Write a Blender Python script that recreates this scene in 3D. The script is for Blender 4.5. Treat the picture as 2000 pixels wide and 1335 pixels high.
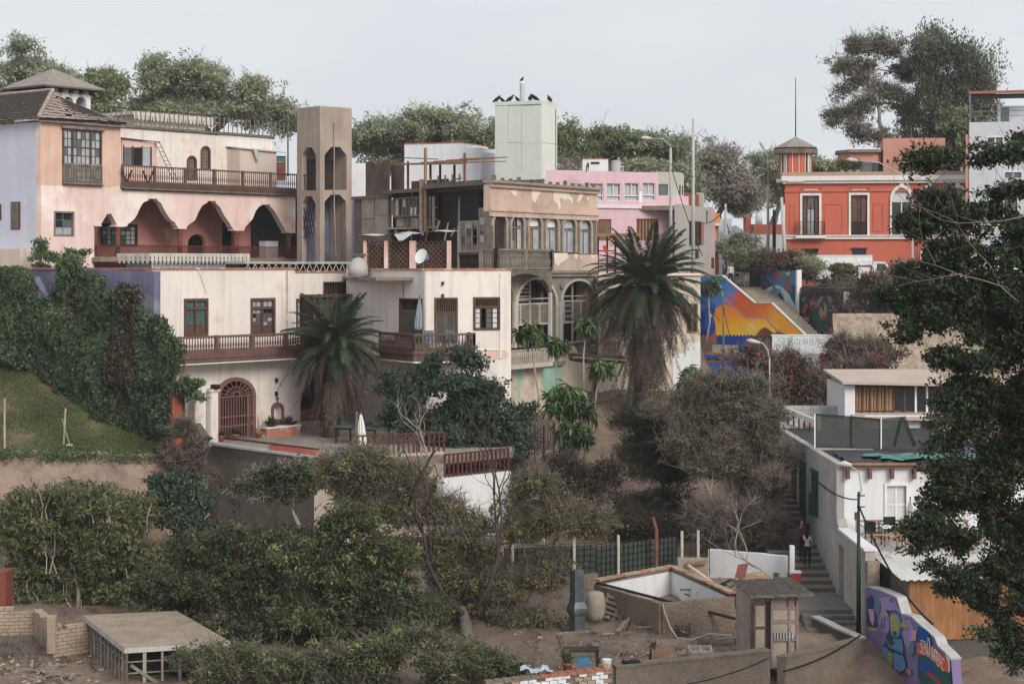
import bpy,bmesh,math,random
import numpy as np
from math import radians,sin,cos,pi
from mathutils import Vector,Matrix,Euler
from mathutils.geometry import delaunay_2d_cdt
for o in list(bpy.data.objects):
 bpy.data.objects.remove(o)
scene=bpy.context.scene
COL=scene.collection
F,CX,HY,H=3600.0,1000.0,520.0,13.0
cam_d=bpy.data.cameras.new('camera')
cam_d.sensor_width=36.0
cam_d.lens=36.0*F/2000.0
cam_d.shift_y=-(667.5-HY)/2000.0
cam_d.clip_start=1.0
cam_d.clip_end=6000.0
cam=bpy.data.objects.new('camera',cam_d)
COL.objects.link(cam)
cam.location=(0,0,H)
cam.rotation_euler=(radians(90),0,0)
scene.camera=cam
SUN_DIR=Vector((0.48,-0.85,0.58)).normalized()
world=bpy.data.worlds.new('World')
scene.world=world
world.use_nodes=True
wn,wl=world.node_tree.nodes,world.node_tree.links
for n in list(wn):
 wn.remove(n)
w_out=wn.new('ShaderNodeOutputWorld')
w_bg=wn.new('ShaderNodeBackground')
w_sky=wn.new('ShaderNodeTexSky')
w_sky.sky_type='NISHITA'
w_sky.sun_disc=False
w_sky.sun_elevation=math.asin(SUN_DIR.z)
w_sky.sun_rotation=math.atan2(SUN_DIR.x,SUN_DIR.y)
w_sky.air_density=1.0
w_sky.dust_density=3.0
w_tc=wn.new('ShaderNodeTexCoord')
w_map=wn.new('ShaderNodeMapping')
w_map.inputs['Scale'].default_value=(1.0,1.0,3.2)
w_noise=wn.new('ShaderNodeTexNoise')
w_noise.inputs['Scale'].default_value=2.6
w_noise.inputs['Detail'].default_value=6.0
w_noise.inputs['Roughness'].default_value=0.5
w_ramp=wn.new('ShaderNodeValToRGB')
w_ramp.color_ramp.elements[0].position=0.30
w_ramp.color_ramp.elements[0].color=(5.7,6.05,6.4,1)
w_ramp.color_ramp.elements[1].position=0.72
w_ramp.color_ramp.elements[1].color=(7.2,7.4,7.6,1)
w_mix=wn.new('ShaderNodeMix')
w_mix.data_type='RGBA'
w_mix.inputs[0].default_value=0.95
wl.new(w_tc.outputs['Generated'],w_map.inputs['Vector'])
wl.new(w_map.outputs['Vector'],w_noise.inputs['Vector'])
wl.new(w_noise.outputs['Fac'],w_ramp.inputs['Fac'])
wl.new(w_sky.outputs['Color'],w_mix.inputs[6])
wl.new(w_ramp.outputs['Color'],w_mix.inputs[7])
wl.new(w_mix.outputs[2],w_bg.inputs['Color'])
w_bg.inputs['Strength'].default_value=0.092
wl.new(w_bg.outputs['Background'],w_out.inputs['Surface'])
sun_d=bpy.data.lights.new('sun','SUN')
sun_d.energy=2.0
sun_d.angle=radians(28)
sun_d.color=(1.0,0.93,0.84)
sun=bpy.data.objects.new('sun',sun_d)
COL.objects.link(sun)
sun.rotation_euler=SUN_DIR.to_track_quat('Z','Y').to_euler()
sun.location=(60,-40,90)
scene.view_settings.view_transform='Standard'
scene.view_settings.look='None'
scene.view_settings.exposure=0.4
scene.view_settings.gamma=1.0
scene.view_settings.use_curve_mapping=False
scene.render.engine='CYCLES'
scene.cycles.use_denoising=True
scene.cycles.max_bounces=6
scene.cycles.diffuse_bounces=3
scene.cycles.glossy_bounces=2
scene.cycles.transmission_bounces=3
scene.cycles.transparent_max_bounces=8
scene.cycles.use_adaptive_sampling=True
scene.cycles.adaptive_threshold=0.02
def P(px,py,Y):
 return Vector(((px-CX)*Y/F,Y,H+(HY-py)*Y/F))
def Zat(py,Y):
 return H+(HY-py)*Y/F
def lin(c):
 c=c/255.0
 return c/12.92 if c<=0.04045 else((c+0.055)/1.055)**2.4
def C(r,g,b,k=1.0):
 r,g,b=lin(r)*k,lin(g)*k,lin(b)*k
 l=.3*r+.59*g+.11*b
 return tuple(l+(v-l)*.78 for v in(r,g,b))
def inpoly(x,y,poly):
 c=False
 j=len(poly)-1
 for i in range(len(poly)):
  xi,yi=poly[i];xj,yj=poly[j]
  if(yi>y)!=(yj>y) and x<(xj-xi)*(y-yi)/(yj-yi)+xi:
   c=not c
  j=i
 return c
def tri2d(outer,holes=()):
 verts,edges,loops=[],[],[outer]+list(holes)
 for lp in loops:
  s=len(verts)
  verts+=[Vector((p[0],p[1])) for p in lp]
  edges+=[(s+i,s+(i+1)%len(lp)) for i in range(len(lp))]
 r=delaunay_2d_cdt(verts,edges,[],0,1e-6)
 v2=[(v.x,v.y) for v in r[0]]
 tris=[]
 for f in r[2]:
  cx=sum(v2[i][0] for i in f)/len(f);cy=sum(v2[i][1] for i in f)/len(f)
  if inpoly(cx,cy,outer) and not any(inpoly(cx,cy,h) for h in holes):
   tris.append(tuple(f))
 return v2,tris
class MB:
 def __init__(s):
  s.v,s.f,s.mi=[],[],[]
  s.cur=0
 def add(s,vs,fs):
  b=len(s.v)
  s.v+=[tuple(v) for v in vs]
  for f in fs:
   s.f.append(tuple(b+i for i in f));s.mi.append(s.cur)
  return s
 def box(s,x0,x1,y0,y1,z0,z1):
  vs=[(x0,y0,z0),(x1,y0,z0),(x1,y1,z0),(x0,y1,z0),(x0,y0,z1),(x1,y0,z1),(x1,y1,z1),(x0,y1,z1)]
  return s.add(vs,[(0,3,2,1),(4,5,6,7),(0,1,5,4),(1,2,6,5),(2,3,7,6),(3,0,4,7)])
 def bar(s,p0,p1,w,h=None,up=(0,0,1)):
  h=h or w
  p0,p1=Vector(p0),Vector(p1)
  d=(p1-p0)
  if d.length<1e-6:return s
  d.normalize()
  up=Vector(up)
  if abs(d.dot(up))>0.97:up=Vector((0,1,0)) if abs(d.y)<0.9 else Vector((1,0,0))
  a=d.cross(up).normalized()*(w/2)
  b=a.cross(d).normalized()*(h/2)
  vs=[p0-a-b,p0+a-b,p0+a+b,p0-a+b,p1-a-b,p1+a-b,p1+a+b,p1-a+b]
  return s.add(vs,[(0,3,2,1),(4,5,6,7),(0,1,5,4),(1,2,6,5),(2,3,7,6),(3,0,4,7)])
 def tube(s,pts,r,n=6,cap=True):
  pts=[Vector(p) for p in pts]
  if not hasattr(r,'__len__'):r=[r]*len(pts)
  b=len(s.v)
  prev=None
  for i,p in enumerate(pts):
   d=pts[min(i+1,len(pts)-1)]-pts[max(i-1,0)]
   if d.length<1e-9:d=Vector((0,0,1))
   d.normalize()
   if prev is None:
    a=d.orthogonal().normalized()
   else:
    a=prev-d*prev.dot(d)
    a=a.normalized() if a.length>1e-6 else d.orthogonal().normalized()
   prev=a
   c=d.cross(a)
   for k in range(n):
    t=2*pi*k/n
    s.v.append(tuple(p+(a*cos(t)+c*sin(t))*r[i]))
  for i in range(len(pts)-1):
   for k in range(n):
    s.f.append((b+i*n+k,b+i*n+(k+1)%n,b+(i+1)*n+(k+1)%n,b+(i+1)*n+k));s.mi.append(s.cur)
  if cap:
   s.f.append(tuple(b+k for k in range(n-1,-1,-1)));s.mi.append(s.cur)
   e=b+(len(pts)-1)*n
   s.f.append(tuple(e+k for k in range(n)));s.mi.append(s.cur)
  return s
 def lathe(s,prof,n=8,c=(0,0,0)):
  return s.tube([(c[0],c[1],c[2]+z) for r,z in prof],[r for r,z in prof],n)
 def slab(s,outer,holes=(),y0=0.0,y1=0.3):
  v2,tris=tri2d(outer,holes)
  n=len(v2)
  vs=[(p[0],y0,p[1]) for p in v2]+[(p[0],y1,p[1]) for p in v2]
  fs=[]
  for t in tris:
   a,b_,c_=(v2[i] for i in t)
   ar=(b_[0]-a[0])*(c_[1]-a[1])-(b_[1]-a[1])*(c_[0]-a[0])
   t=t if ar>0 else t[::-1]
   fs.append(t);fs.append(tuple(i+n for i in t[::-1]))
  s.add(vs,fs)
  for li,lp in enumerate([outer]+list(holes)):
   ar=sum(lp[i][0]*lp[(i+1)%len(lp)][1]-lp[(i+1)%len(lp)][0]*lp[i][1] for i in range(len(lp)))
   if(ar<0)!=(li>0):lp=lp[::-1]
   k=len(lp)
   vs=[(p[0],y0,p[1]) for p in lp]+[(p[0],y1,p[1]) for p in lp]
   s.add(vs,[(i,i+k,(i+1)%k+k,(i+1)%k) for i in range(k)])
  return s
 def plan(s,outer,z0,z1,holes=()):
  m=MB().slab(outer,holes,-z1,-z0)
  return s.add([(x,z,-y) for x,y,z in m.v],m.f)
 def poly(s,pts):
  return s.add(pts,[tuple(range(len(pts)))])
 def thick(s,pts,t):
  pts=[Vector(p) for p in pts]
  n=Vector((0,0,0))
  for i in range(len(pts)):
   n+=pts[i].cross(pts[(i+1)%len(pts)])
  n.normalize()
  k=len(pts)
  vs=pts+[p-n*t for p in pts]
  fs=[tuple(range(k)),tuple(range(2*k-1,k-1,-1))]+[(i,i+k,(i+1)%k+k,(i+1)%k) for i in range(k)]
  return s.add(vs,fs)
 def mesh(s,name,mats,smooth=False):
  me=bpy.data.meshes.new(name)
  me.from_pydata(s.v,[],s.f)
  for m in(mats if isinstance(mats,(list,tuple)) else[mats]):
   me.materials.append(m)
  if any(s.mi):me.polygons.foreach_set('material_index',s.mi)
  if smooth:me.polygons.foreach_set('use_smooth',[True]*len(s.f))
  me.update()
  return me
 def build(s,name,mat,parent=None,loc=None,rz=0.0,smooth=False):
  return put(name,s.mesh(name,mat,smooth),parent,loc,rz)
LASTS=[]
def put(name,me,parent=None,loc=None,rz=0.0,rot=None,scale=None):
 o=bpy.data.objects.new(name,me)
 COL.objects.link(o)
 if parent is not None:o.parent=parent
 if loc is not None:o.location=loc
 if rot is not None:o.rotation_euler=rot
 elif rz:o.rotation_euler=(0,0,rz)
 if scale is not None:o.scale=scale
 LASTS.append(o)
 return o
def tag(o,label,cat=None,group=None,kind=None):
 if label:o['label']=label
 if cat:o['category']=cat
 if group:o['group']=group
 if kind:o['kind']=kind
 return o
def thing(name,label,cat,loc=(0,0,0),rz=0.0,group=None):
 return tag(put(name,None,None,loc,rz),label,cat,group)
_cubes={}
def bx(name,parent,mat,x0,x1,y0,y1,z0,z1,rot=None,off=None):
 if mat.name not in _cubes:
  _cubes[mat.name]=MB().box(-.5,.5,-.5,.5,-.5,.5).mesh('piece_'+mat.name,mat)
 c=((x0+x1)/2,(y0+y1)/2,(z0+z1)/2)
 return put(name,_cubes[mat.name],parent,c,0.0,rot,(abs(x1-x0),abs(y1-y0),abs(z1-z0)))
def beam(name,parent,mat,p0,p1,w,h=None):
 p0,p1=Vector(p0),Vector(p1)
 d=p1-p0
 if mat.name not in _cubes:
  _cubes[mat.name]=MB().box(-.5,.5,-.5,.5,-.5,.5).mesh('piece_'+mat.name,mat)
 o=put(name,_cubes[mat.name],parent,(p0+p1)/2,0.0,d.to_track_quat('X','Z').to_euler(),(d.length,w,h or w))
 return o
class Fac:
 def __init__(s,pa,Ya,pb,Yb,zb=0.0):
  s.a=Vector(((pa-CX)*Ya/F,Ya));s.b=Vector(((pb-CX)*Yb/F,Yb))
  s.d=(s.b-s.a).normalized()
  s.zb=zb
  s.rz=math.atan2(s.d.y,s.d.x)
  s.o=s.a.copy()
 def off(s,w):
  f=Fac.__new__(Fac)
  n=Vector((-s.d.y,s.d.x))
  f.a,f.b,f.d,f.zb,f.rz,f.o=s.a+n*w,s.b+n*w,s.d,s.zb,s.rz,s.o
  return f
 def u(s,px):
  k=(px-CX)/F
  t=(k*s.a.y-s.a.x)/(s.d.x-k*s.d.y)
  return t+(s.a-s.o).dot(s.d)
 def Y(s,px):
  k=(px-CX)/F
  t=(k*s.a.y-s.a.x)/(s.d.x-k*s.d.y)
  return s.a.y+s.d.y*t
 def z(s,px,py):
  return Zat(py,s.Y(px))-s.zb
 def p(s,px,py):
  return(s.u(px),s.z(px,py))
 def pl(s,pts):
  return[s.p(*q) for q in pts]
 def loc(s):
  return(s.o.x,s.o.y,s.zb)
 def w3(s,u,y,z):
  n=Vector((-s.d.y,s.d.x))
  q=s.o+s.d*u+n*y
  return Vector((q.x,q.y,z+s.zb))
def arch(f,x0,x1,yb,ys,yt,n=10):
 cx,rx,ry=(x0+x1)/2,(x1-x0)/2,ys-yt
 return f.pl([(x0,yb)]+[(cx-rx*cos(pi*i/n),ys-ry*sin(pi*i/n)) for i in range(n+1)]+[(x1,yb)])
def rect(f,x0,y0,x1,y1):
 return f.pl([(x0,y1),(x1,y1),(x1,y0),(x0,y0)])
def bounds(poly):
 xs=[p[0] for p in poly];zs=[p[1] for p in poly]
 return min(xs),max(xs),min(zs),max(zs)
def mat(name,col,rough=0.85,var=0.12,scale=0.8,bump=0.0,bscale=14.0,streak=0.0,patch=None,patch2=None,metallic=0.0,spec=0.25,grain=None,dirt=0.0,fine=0.06):
 m=bpy.data.materials.new(name)
 m.use_nodes=True
 N,L=m.node_tree.nodes,m.node_tree.links
 bs=N['Principled BSDF']
 bs.inputs['Roughness'].default_value=rough
 bs.inputs['Metallic'].default_value=metallic
 bs.inputs['Specular IOR Level'].default_value=spec
 geo=N.new('ShaderNodeNewGeometry')
 def noise(sc,det=4.0,ro=0.55,stretch=None,off=0.0):
  mp=N.new('ShaderNodeMapping')
  mp.inputs['Scale'].default_value=stretch or(1,1,1)
  mp.inputs['Location'].default_value=(off,off*1.7,off*0.6)
  L.new(geo.outputs['Position'],mp.inputs['Vector'])
  t=N.new('ShaderNodeTexNoise')
  t.inputs['Scale'].default_value=sc
  t.inputs['Detail'].default_value=det
  t.inputs['Roughness'].default_value=ro
  L.new(mp.outputs['Vector'],t.inputs['Vector'])
  return t.outputs['Fac']
 def mixc(fac,a,b,blend='MIX'):
  x=N.new('ShaderNodeMix');x.data_type='RGBA';x.blend_type=blend
  if hasattr(fac,'is_linked'):L.new(fac,x.inputs[0])
  else:x.inputs[0].default_value=fac
  for sock,v in((x.inputs[6],a),(x.inputs[7],b)):
   if hasattr(v,'is_linked'):L.new(v,sock)
   else:sock.default_value=(*v,1)
  return x.outputs[2]
 def ramp(fac,lo,hi,a=0.0,b=1.0):
  r=N.new('ShaderNodeMapRange')
  r.inputs[1].default_value=lo;r.inputs[2].default_value=hi
  r.inputs[3].default_value=a;r.inputs[4].default_value=b
  L.new(fac,r.inputs[0])
  return r.outputs[0]
 c=mixc(ramp(noise(scale),0.3,0.7),tuple(x*(1-var) for x in col),tuple(min(1,x*(1+var)) for x in col))
 if grain:
  g=noise(grain[0],3.0,0.6,grain[1])
  c=mixc(ramp(g,0.3,0.7,0,grain[2]),c,tuple(x*0.35 for x in col))
 for i,pt in enumerate((patch,patch2)):
  if pt:
   pc,psc,lo,hi=pt[:4]
   c=mixc(ramp(noise(psc,5.0,0.6,pt[4] if len(pt)>4 else None,3.1+7*i),lo,hi),c,pc)
 if streak:
  c=mixc(ramp(noise(1.0,5.0,0.62,(2.6,2.6,0.22),1.3),0.48,0.75,0,streak),c,tuple(x*0.42 for x in col))
 if dirt:
  c=mixc(ramp(noise(2.2,6.0,0.7,None,9.0),0.5,0.75,0,dirt),c,(0.09,0.075,0.06))
 if fine:
  f_=ramp(noise(26.0,2.0,0.5,None,5.0),0.25,0.75,1-fine*2,1+fine)
  v=N.new('ShaderNodeVectorMath');v.operation='SCALE'
  L.new(c,v.inputs[0]);L.new(f_,v.inputs['Scale'])
  c=v.outputs[0]
 L.new(c,bs.inputs['Base Color'])
 if bump:
  b=N.new('ShaderNodeBump')
  b.inputs['Strength'].default_value=1.0
  b.inputs['Distance'].default_value=bump
  L.new(noise(bscale,5.0,0.65),b.inputs['Height'])
  L.new(b.outputs['Normal'],bs.inputs['Normal'])
 return m
def glassmat(name,col,rough=0.06,spec=0.7):
 m=bpy.data.materials.new(name)
 m.use_nodes=True
 N,L=m.node_tree.nodes,m.node_tree.links
 bs=N['Principled BSDF']
 bs.inputs['Roughness'].default_value=rough
 bs.inputs['Specular IOR Level'].default_value=spec
 geo=N.new('ShaderNodeNewGeometry')
 t=N.new('ShaderNodeTexNoise');t.inputs['Scale'].default_value=1.7
 L.new(geo.outputs['Position'],t.inputs['Vector'])
 r=N.new('ShaderNodeMix');r.data_type='RGBA'
 r.inputs[6].default_value=(*[x*0.6 for x in col],1);r.inputs[7].default_value=(*[min(1,x*1.4) for x in col],1)
 L.new(t.outputs['Fac'],r.inputs[0])
 L.new(r.outputs[2],bs.inputs['Base Color'])
 return m
def leafmat(name,dark,light,third=None,rough=0.55,trans=0.25,spec=0.3):
 m=bpy.data.materials.new(name)
 m.use_nodes=True
 N,L=m.node_tree.nodes,m.node_tree.links
 bs=N['Principled BSDF']
 at=N.new('ShaderNodeAttribute');at.attribute_name='tint'
 r=N.new('ShaderNodeValToRGB')
 e=r.color_ramp.elements
 e[0].position=0.0;e[0].color=(*dark,1)
 e[1].position=0.75 if third else 1.0;e[1].color=(*light,1)
 if third:
  k=e.new(1.0);k.color=(*third,1)
 L.new(at.outputs['Fac'],r.inputs['Fac'])
 L.new(r.outputs['Color'],bs.inputs['Base Color'])
 bs.inputs['Roughness'].default_value=rough
 bs.inputs['Specular IOR Level'].default_value=spec
 if trans:
  tr=N.new('ShaderNodeBsdfTranslucent')
  L.new(r.outputs['Color'],tr.inputs['Color'])
  mx=N.new('ShaderNodeMixShader');mx.inputs[0].default_value=trans
  L.new(bs.outputs['BSDF'],mx.inputs[1]);L.new(tr.outputs['BSDF'],mx.inputs[2])
  L.new(mx.outputs['Shader'],N['Material Output'].inputs['Surface'])
 return m
class Mats(dict):
 __getattr__=dict.__getitem__
M=Mats()
def defm(key,*a,**k):
 M[key]=mat(key,*a,**k)
defm('plaster_cream',C(236,225,217,.93),var=.06,scale=.35,dirt=.05,streak=.42,patch=(C(224,190,174,.95),.5,.58,.72),bump=.006,bscale=6)
defm('plaster_pink',C(231,186,174,.95),var=.08,scale=.3,streak=.22,patch=(C(235,214,204,.95),.42,.54,.66),patch2=(C(226,160,138,.95),.35,.6,.72),bump=.006,bscale=6)
defm('plaster_salmon',C(226,182,156,.95),var=.12,scale=.5,streak=.3,patch=(C(232,196,184,.95),.55,.6,.72),bump=.006,bscale=6)
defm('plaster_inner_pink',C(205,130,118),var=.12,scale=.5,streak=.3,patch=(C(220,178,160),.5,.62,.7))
defm('plaster_lilac',C(204,207,226),var=.06,scale=.5,streak=.2,bump=.004)
defm('plaster_violet',C(112,110,142),var=.2,scale=.8,streak=.4,patch=(C(150,148,165),.7,.55,.7))
defm('plaster_white',C(226,228,232,.95),var=.05,scale=.5,streak=.25,bump=.006)
defm('plaster_shell',C(212,192,178),var=.1,scale=.5,streak=.4)
defm('coping_brick',C(178,108,84),var=.25,scale=2.5,patch=(C(214,190,176),2.0,.55,.65))
defm('concrete',C(138,122,106),var=.15,scale=.6,streak=.45,bump=.006,dirt=.25)
defm('concrete_pale',C(178,178,176),var=.12,scale=.6,streak=.5,bump=.006,dirt=.15)
defm('concrete_dark',C(92,86,80),var=.15,scale=.8,streak=.3,bump=.01)
defm('wood_brown',C(104,74,60),var=.2,scale=2,grain=(6,(1,1,.15),.5),rough=.8,dirt=.15)
defm('wood_maroon',C(118,82,74),var=.18,scale=1.5,grain=(6,(1,1,.15),.35),rough=.75,dirt=.1)
defm('wood_dark',C(62,50,44),var=.25,scale=2,grain=(7,(1,1,.15),.5),rough=.85)
defm('wood_grey',C(144,134,122),var=.25,scale=2,grain=(9,(1,1,.12),.6),rough=.9,dirt=.35)
defm('wood_weathered',C(124,112,100),var=.3,scale=2,grain=(9,(1,1,.12),.6),rough=.9,dirt=.4)
defm('wood_pale',C(176,164,148),var=.2,scale=2,grain=(9,(1,1,.12),.45),rough=.85,dirt=.25)
defm('wood_orange',C(172,112,52),var=.2,scale=1.2,grain=(10,(1,1,.1),.55),rough=.7)
defm('wood_tan',C(168,124,82),var=.2,scale=1.2,grain=(8,(1,1,.1),.5),rough=.75)
defm('column_red',C(134,70,58),var=.18,scale=2,streak=.3,dirt=.2)
defm('grille_red',C(132,84,80),var=.12,scale=2,rough=.6,dirt=.15)
defm('rail_red',C(98,48,42),var=.2,scale=2,rough=.6,dirt=.2)
defm('roof_tile',C(164,146,134),var=.3,scale=3,patch=(C(150,138,126),1.5,.55,.7),bump=.01,bscale=20)
defm('roof_shingle',C(146,136,128),var=.15,scale=2,streak=.3,patch=(C(150,138,128),.9,.58,.75))
defm('corrugated_rust',C(112,92,80),var=.3,scale=1.2,streak=.6,rough=.7,metallic=.2)
defm('corrugated_grey',C(190,192,194),var=.12,scale=1.2,streak=.4,rough=.55,metallic=.2)
defm('metal_galvanised',C(120,128,136),var=.25,scale=2.5,rough=.42,metallic=.75,spec=.5,streak=.2)
defm('metal_dark',C(48,48,48),var=.2,scale=2,rough=.5,metallic=.4)
defm('metal_rust',C(118,78,60),var=.3,scale=3,rough=.8)
defm('paint_white',C(225,226,226),var=.05,scale=2,rough=.5,dirt=.08)
defm('paint_offwhite',C(196,190,180),var=.12,scale=2,rough=.7,dirt=.3)
defm('paint_bluegrey',C(118,130,146),var=.15,scale=1,streak=.4)
defm('board_grey',C(168,154,138),var=.2,scale=1.1,streak=.4,bump=.01,bscale=30,fine=.2)
defm('interior_dark',C(46,40,38),var=.2,scale=1.5)
defm('interior_mid',C(96,82,74),var=.2,scale=1.5)
defm('curtain_white',C(205,206,208),var=.08,scale=1,grain=(5,(6,6,.05),.12),rough=.95)
defm('black',(0.012,0.012,0.013),var=.2,rough=.7)
M['glass']=glassmat('glass',(0.10,0.115,0.13))
M['glass_dark']=glassmat('glass_dark',(0.02,0.022,0.026))
M['glass_pale']=glassmat('glass_pale',(0.36,0.39,0.42),.15)
M['glass_green']=glassmat('glass_green',(0.05,0.16,0.16))
def ring(outer_b,t,y0,y1,side=None):
 x0,x1,z0,z1=outer_b
 m=MB()
 m.slab([(x0,z0),(x1,z0),(x1,z1),(x0,z1)],[[(x0+t,z0+t),(x1-t,z0+t),(x1-t,z1-t),(x0+t,z1-t)]],y0,y1)
 return m
def window(root,b,cols,rows,frame=.09,bar=.03,depth=.12,y=.1,fm='wood_brown',gm='glass',name='window',colw=None,proud=0.03,pane_mats=None,rng=random.Random(1)):
 x0,x1,z0,z1=b
 w=ring(b,frame,-proud,y+depth,None).build(name,M[fm],root)
 ix0,ix1,iz0,iz1=x0+frame,x1-frame,z0+frame,z1-frame
 cw=(ix1-ix0)/cols;rh=(iz1-iz0)/rows
 g=MB()
 for i in range(1,cols):g.box(ix0+i*cw-bar/2,ix0+i*cw+bar/2,y-.02,y+.035,iz0,iz1)
 for j in range(1,rows):g.box(ix0,ix1,y-.016,y+.03,iz0+j*rh-bar/2,iz0+j*rh+bar/2)
 if g.v:g.build('glazing_bar',M[fm],w)
 for i in range(cols):
  for j in range(rows):
   mm=gm if pane_mats is None else rng.choice(pane_mats)
   if mm is None:continue
   bx('pane',w,M[mm],ix0+i*cw+bar*.4,ix0+(i+1)*cw-bar*.4,y+.004,y+.016,iz0+j*rh+bar*.4,iz0+(j+1)*rh-bar*.4)
 return w
def interior(root,b,mat_='interior_dark',y0=.35,depth=1.6):
 x0,x1,z0,z1=b
 m=MB()
 e=.25
 m.add([(x0-e,y0,z0-e),(x1+e,y0,z0-e),(x1+e,y0+depth,z0-e),(x0-e,y0+depth,z0-e),(x0-e,y0,z1+e),(x1+e,y0,z1+e),(x1+e,y0+depth,z1+e),(x0-e,y0+depth,z1+e)],[(0,1,2,3),(7,6,5,4),(3,2,6,7),(0,3,7,4),(2,1,5,6)])
 return m.build('room',M[mat_],root)
BALUSTER={}
def baluster_mesh(mm,h=1.0,r=.05,key='turned'):
 k=(mm,key,round(h,2),round(r,3))
 if k not in BALUSTER:
  pr=[(r*.75,0),(r*.75,.08),(r*.5,.1),(r,.28),(r*.95,.4),(r*.45,.62),(r*.8,.7),(r*.45,.74),(r*.42,.9),(r*.75,.92),(r*.75,1)]
  BALUSTER[k]=MB().lathe([(a,z*h) for a,z in pr],6).mesh('baluster',M[mm],True)
 return BALUSTER[k]
def balustrade(root,pts,h,spacing=.17,r=.05,mm='wood_maroon',rail=.09,post_every=None,name='balustrade',post=.13,low=.1,skip=()):
 rail_o=MB();m0=rail_o
 for a,b in zip(pts[:-1],pts[1:]):
  a,b=Vector(a),Vector(b)
  m0.bar(a+Vector((0,0,h)),b+Vector((0,0,h)),rail*1.5,rail)
  m0.bar(a+Vector((0,0,low)),b+Vector((0,0,low)),rail*1.2,rail)
 R_=m0.build('rail',M[mm],root)
 hb=h-low-rail
 bm_=baluster_mesh(mm,hb,r)
 for a,b in zip(pts[:-1],pts[1:]):
  a,b=Vector(a),Vector(b)
  n=max(1,int((b-a).length/spacing))
  for i in range(n):
   if i in skip:continue
   q=a.lerp(b,(i+.5)/n)
   put('baluster',bm_,R_,q+Vector((0,0,low+rail/2)))
  if post_every:
   k=max(1,round((b-a).length/post_every))
   for i in range(k+1):
    q=a.lerp(b,i/k)
    bx('post',R_,M[mm],q.x-post/2,q.x+post/2,q.y-post/2,q.y+post/2,q.z,q.z+h+.06)
 return R_
def louvre_door(root,b,y=.06,mm='paint_bluegrey',fm='wood_brown',name='door',n=16,leaves=2,transom=0.0):
 x0,x1,z0,z1=b
 d=ring(b,.09,-.03,y+.12).build(name,M[fm],root)
 ix0,ix1,iz0,iz1=x0+.09,x1-.09,z0+.09,z1-.09
 bx('back_panel',d,M.interior_dark,ix0,ix1,y+.05,y+.08,iz0,iz1)
 zt=iz1-transom
 if transom:
  k=9
  for i in range(k):
   q=ix0+(i+.5)*(ix1-ix0)/k
   bx('spindle',d,M[fm],q-.025,q+.025,y-.03,y+.02,zt+.04,iz1)
  bx('transom_rail',d,M[fm],ix0,ix1,y-.04,y+.04,zt-.04,zt+.04)
 w=(ix1-ix0)/leaves
 for l in range(leaves):
  a0,a1=ix0+l*w+.012,ix0+(l+1)*w-.012
  bx('stile',d,M[mm],a0,a0+.06,y-.02,y+.04,iz0,zt-.04)
  bx('stile',d,M[mm],a1-.06,a1,y-.02,y+.04,iz0,zt-.04)
  hh=(zt-.04-iz0)/n
  for i in range(n):
   c=iz0+(i+.5)*hh
   bx('slat',d,M[mm],a0+.06,a1-.06,y-.02,y+.01,c-hh*.42,c+hh*.42,rot=(radians(28),0,0))
 return d

# ground
rng=random.Random(7)
nr=np.random.default_rng(7)
def sstep(a,b,x):
 t=min(1,max(0,(x-a)/(b-a)));return t*t*(3-2*t)
def gz(x,y):
 z=float(np.interp(y,[55,70,80,90,100,110,118,124,130],[0,0,1.2,3.2,4.8,6.3,8.0,11.2,11.5]))
 zr_=float(np.interp(y,[100,110,118,133.5,135],[4.8,5.5,5.9,6.6,11.2])) if y>100 else z
 z+=(zr_-z)*sstep(11.5,13,x)
 if y<65:z-=.22*(65-max(y,52))*sstep(6,10,x)
 return z
def bump2(x,y):
 return.10*sin(x*1.3+y*.7)+.07*sin(x*2.9-y*2.1)+.05*sin(x*5.3+y*4.7)+.03*sin(x*9.1-y*8.3)
defm('dirt_ground',C(134,112,96),var=.22,scale=.5,patch=(C(104,88,76),.8,.5,.7),patch2=(C(152,130,112),2.2,.58,.72),bump=.03,bscale=8,fine=.2)
defm('dirt_bank',C(158,132,112),var=.2,scale=.6,patch=(C(128,106,88),1.0,.5,.7),bump=.06,bscale=5,fine=.2)
defm('lawn',C(84,88,50),var=.35,scale=.5,patch=(C(128,108,80),.5,.5,.62),bump=.03,bscale=20,fine=.25)
xs=[-3000,-800,-250,-120]+list(np.linspace(-60,60,121))+[120,250,800,3000]
ys=[-200,-20,20]+list(np.linspace(40,160,121))+[220,400,900,3000]
m=MB()
for y in ys:
 for x in xs:
  inn=abs(x)<=60 and 40<=y<=160
  m.v.append((x,y,gz(x,y)+(bump2(x,y) if inn else 0)-(.0 if inn else.1)))
nx=len(xs)
for j in range(len(ys)-1):
 for i in range(nx-1):
  m.f.append((j*nx+i,j*nx+i+1,(j+1)*nx+i+1,(j+1)*nx+i));m.mi.append(0)
tag(m.build('ground',M.dirt_ground,smooth=True),'bare brown earth of the valley floor and hillside',None,None,'structure')
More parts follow.
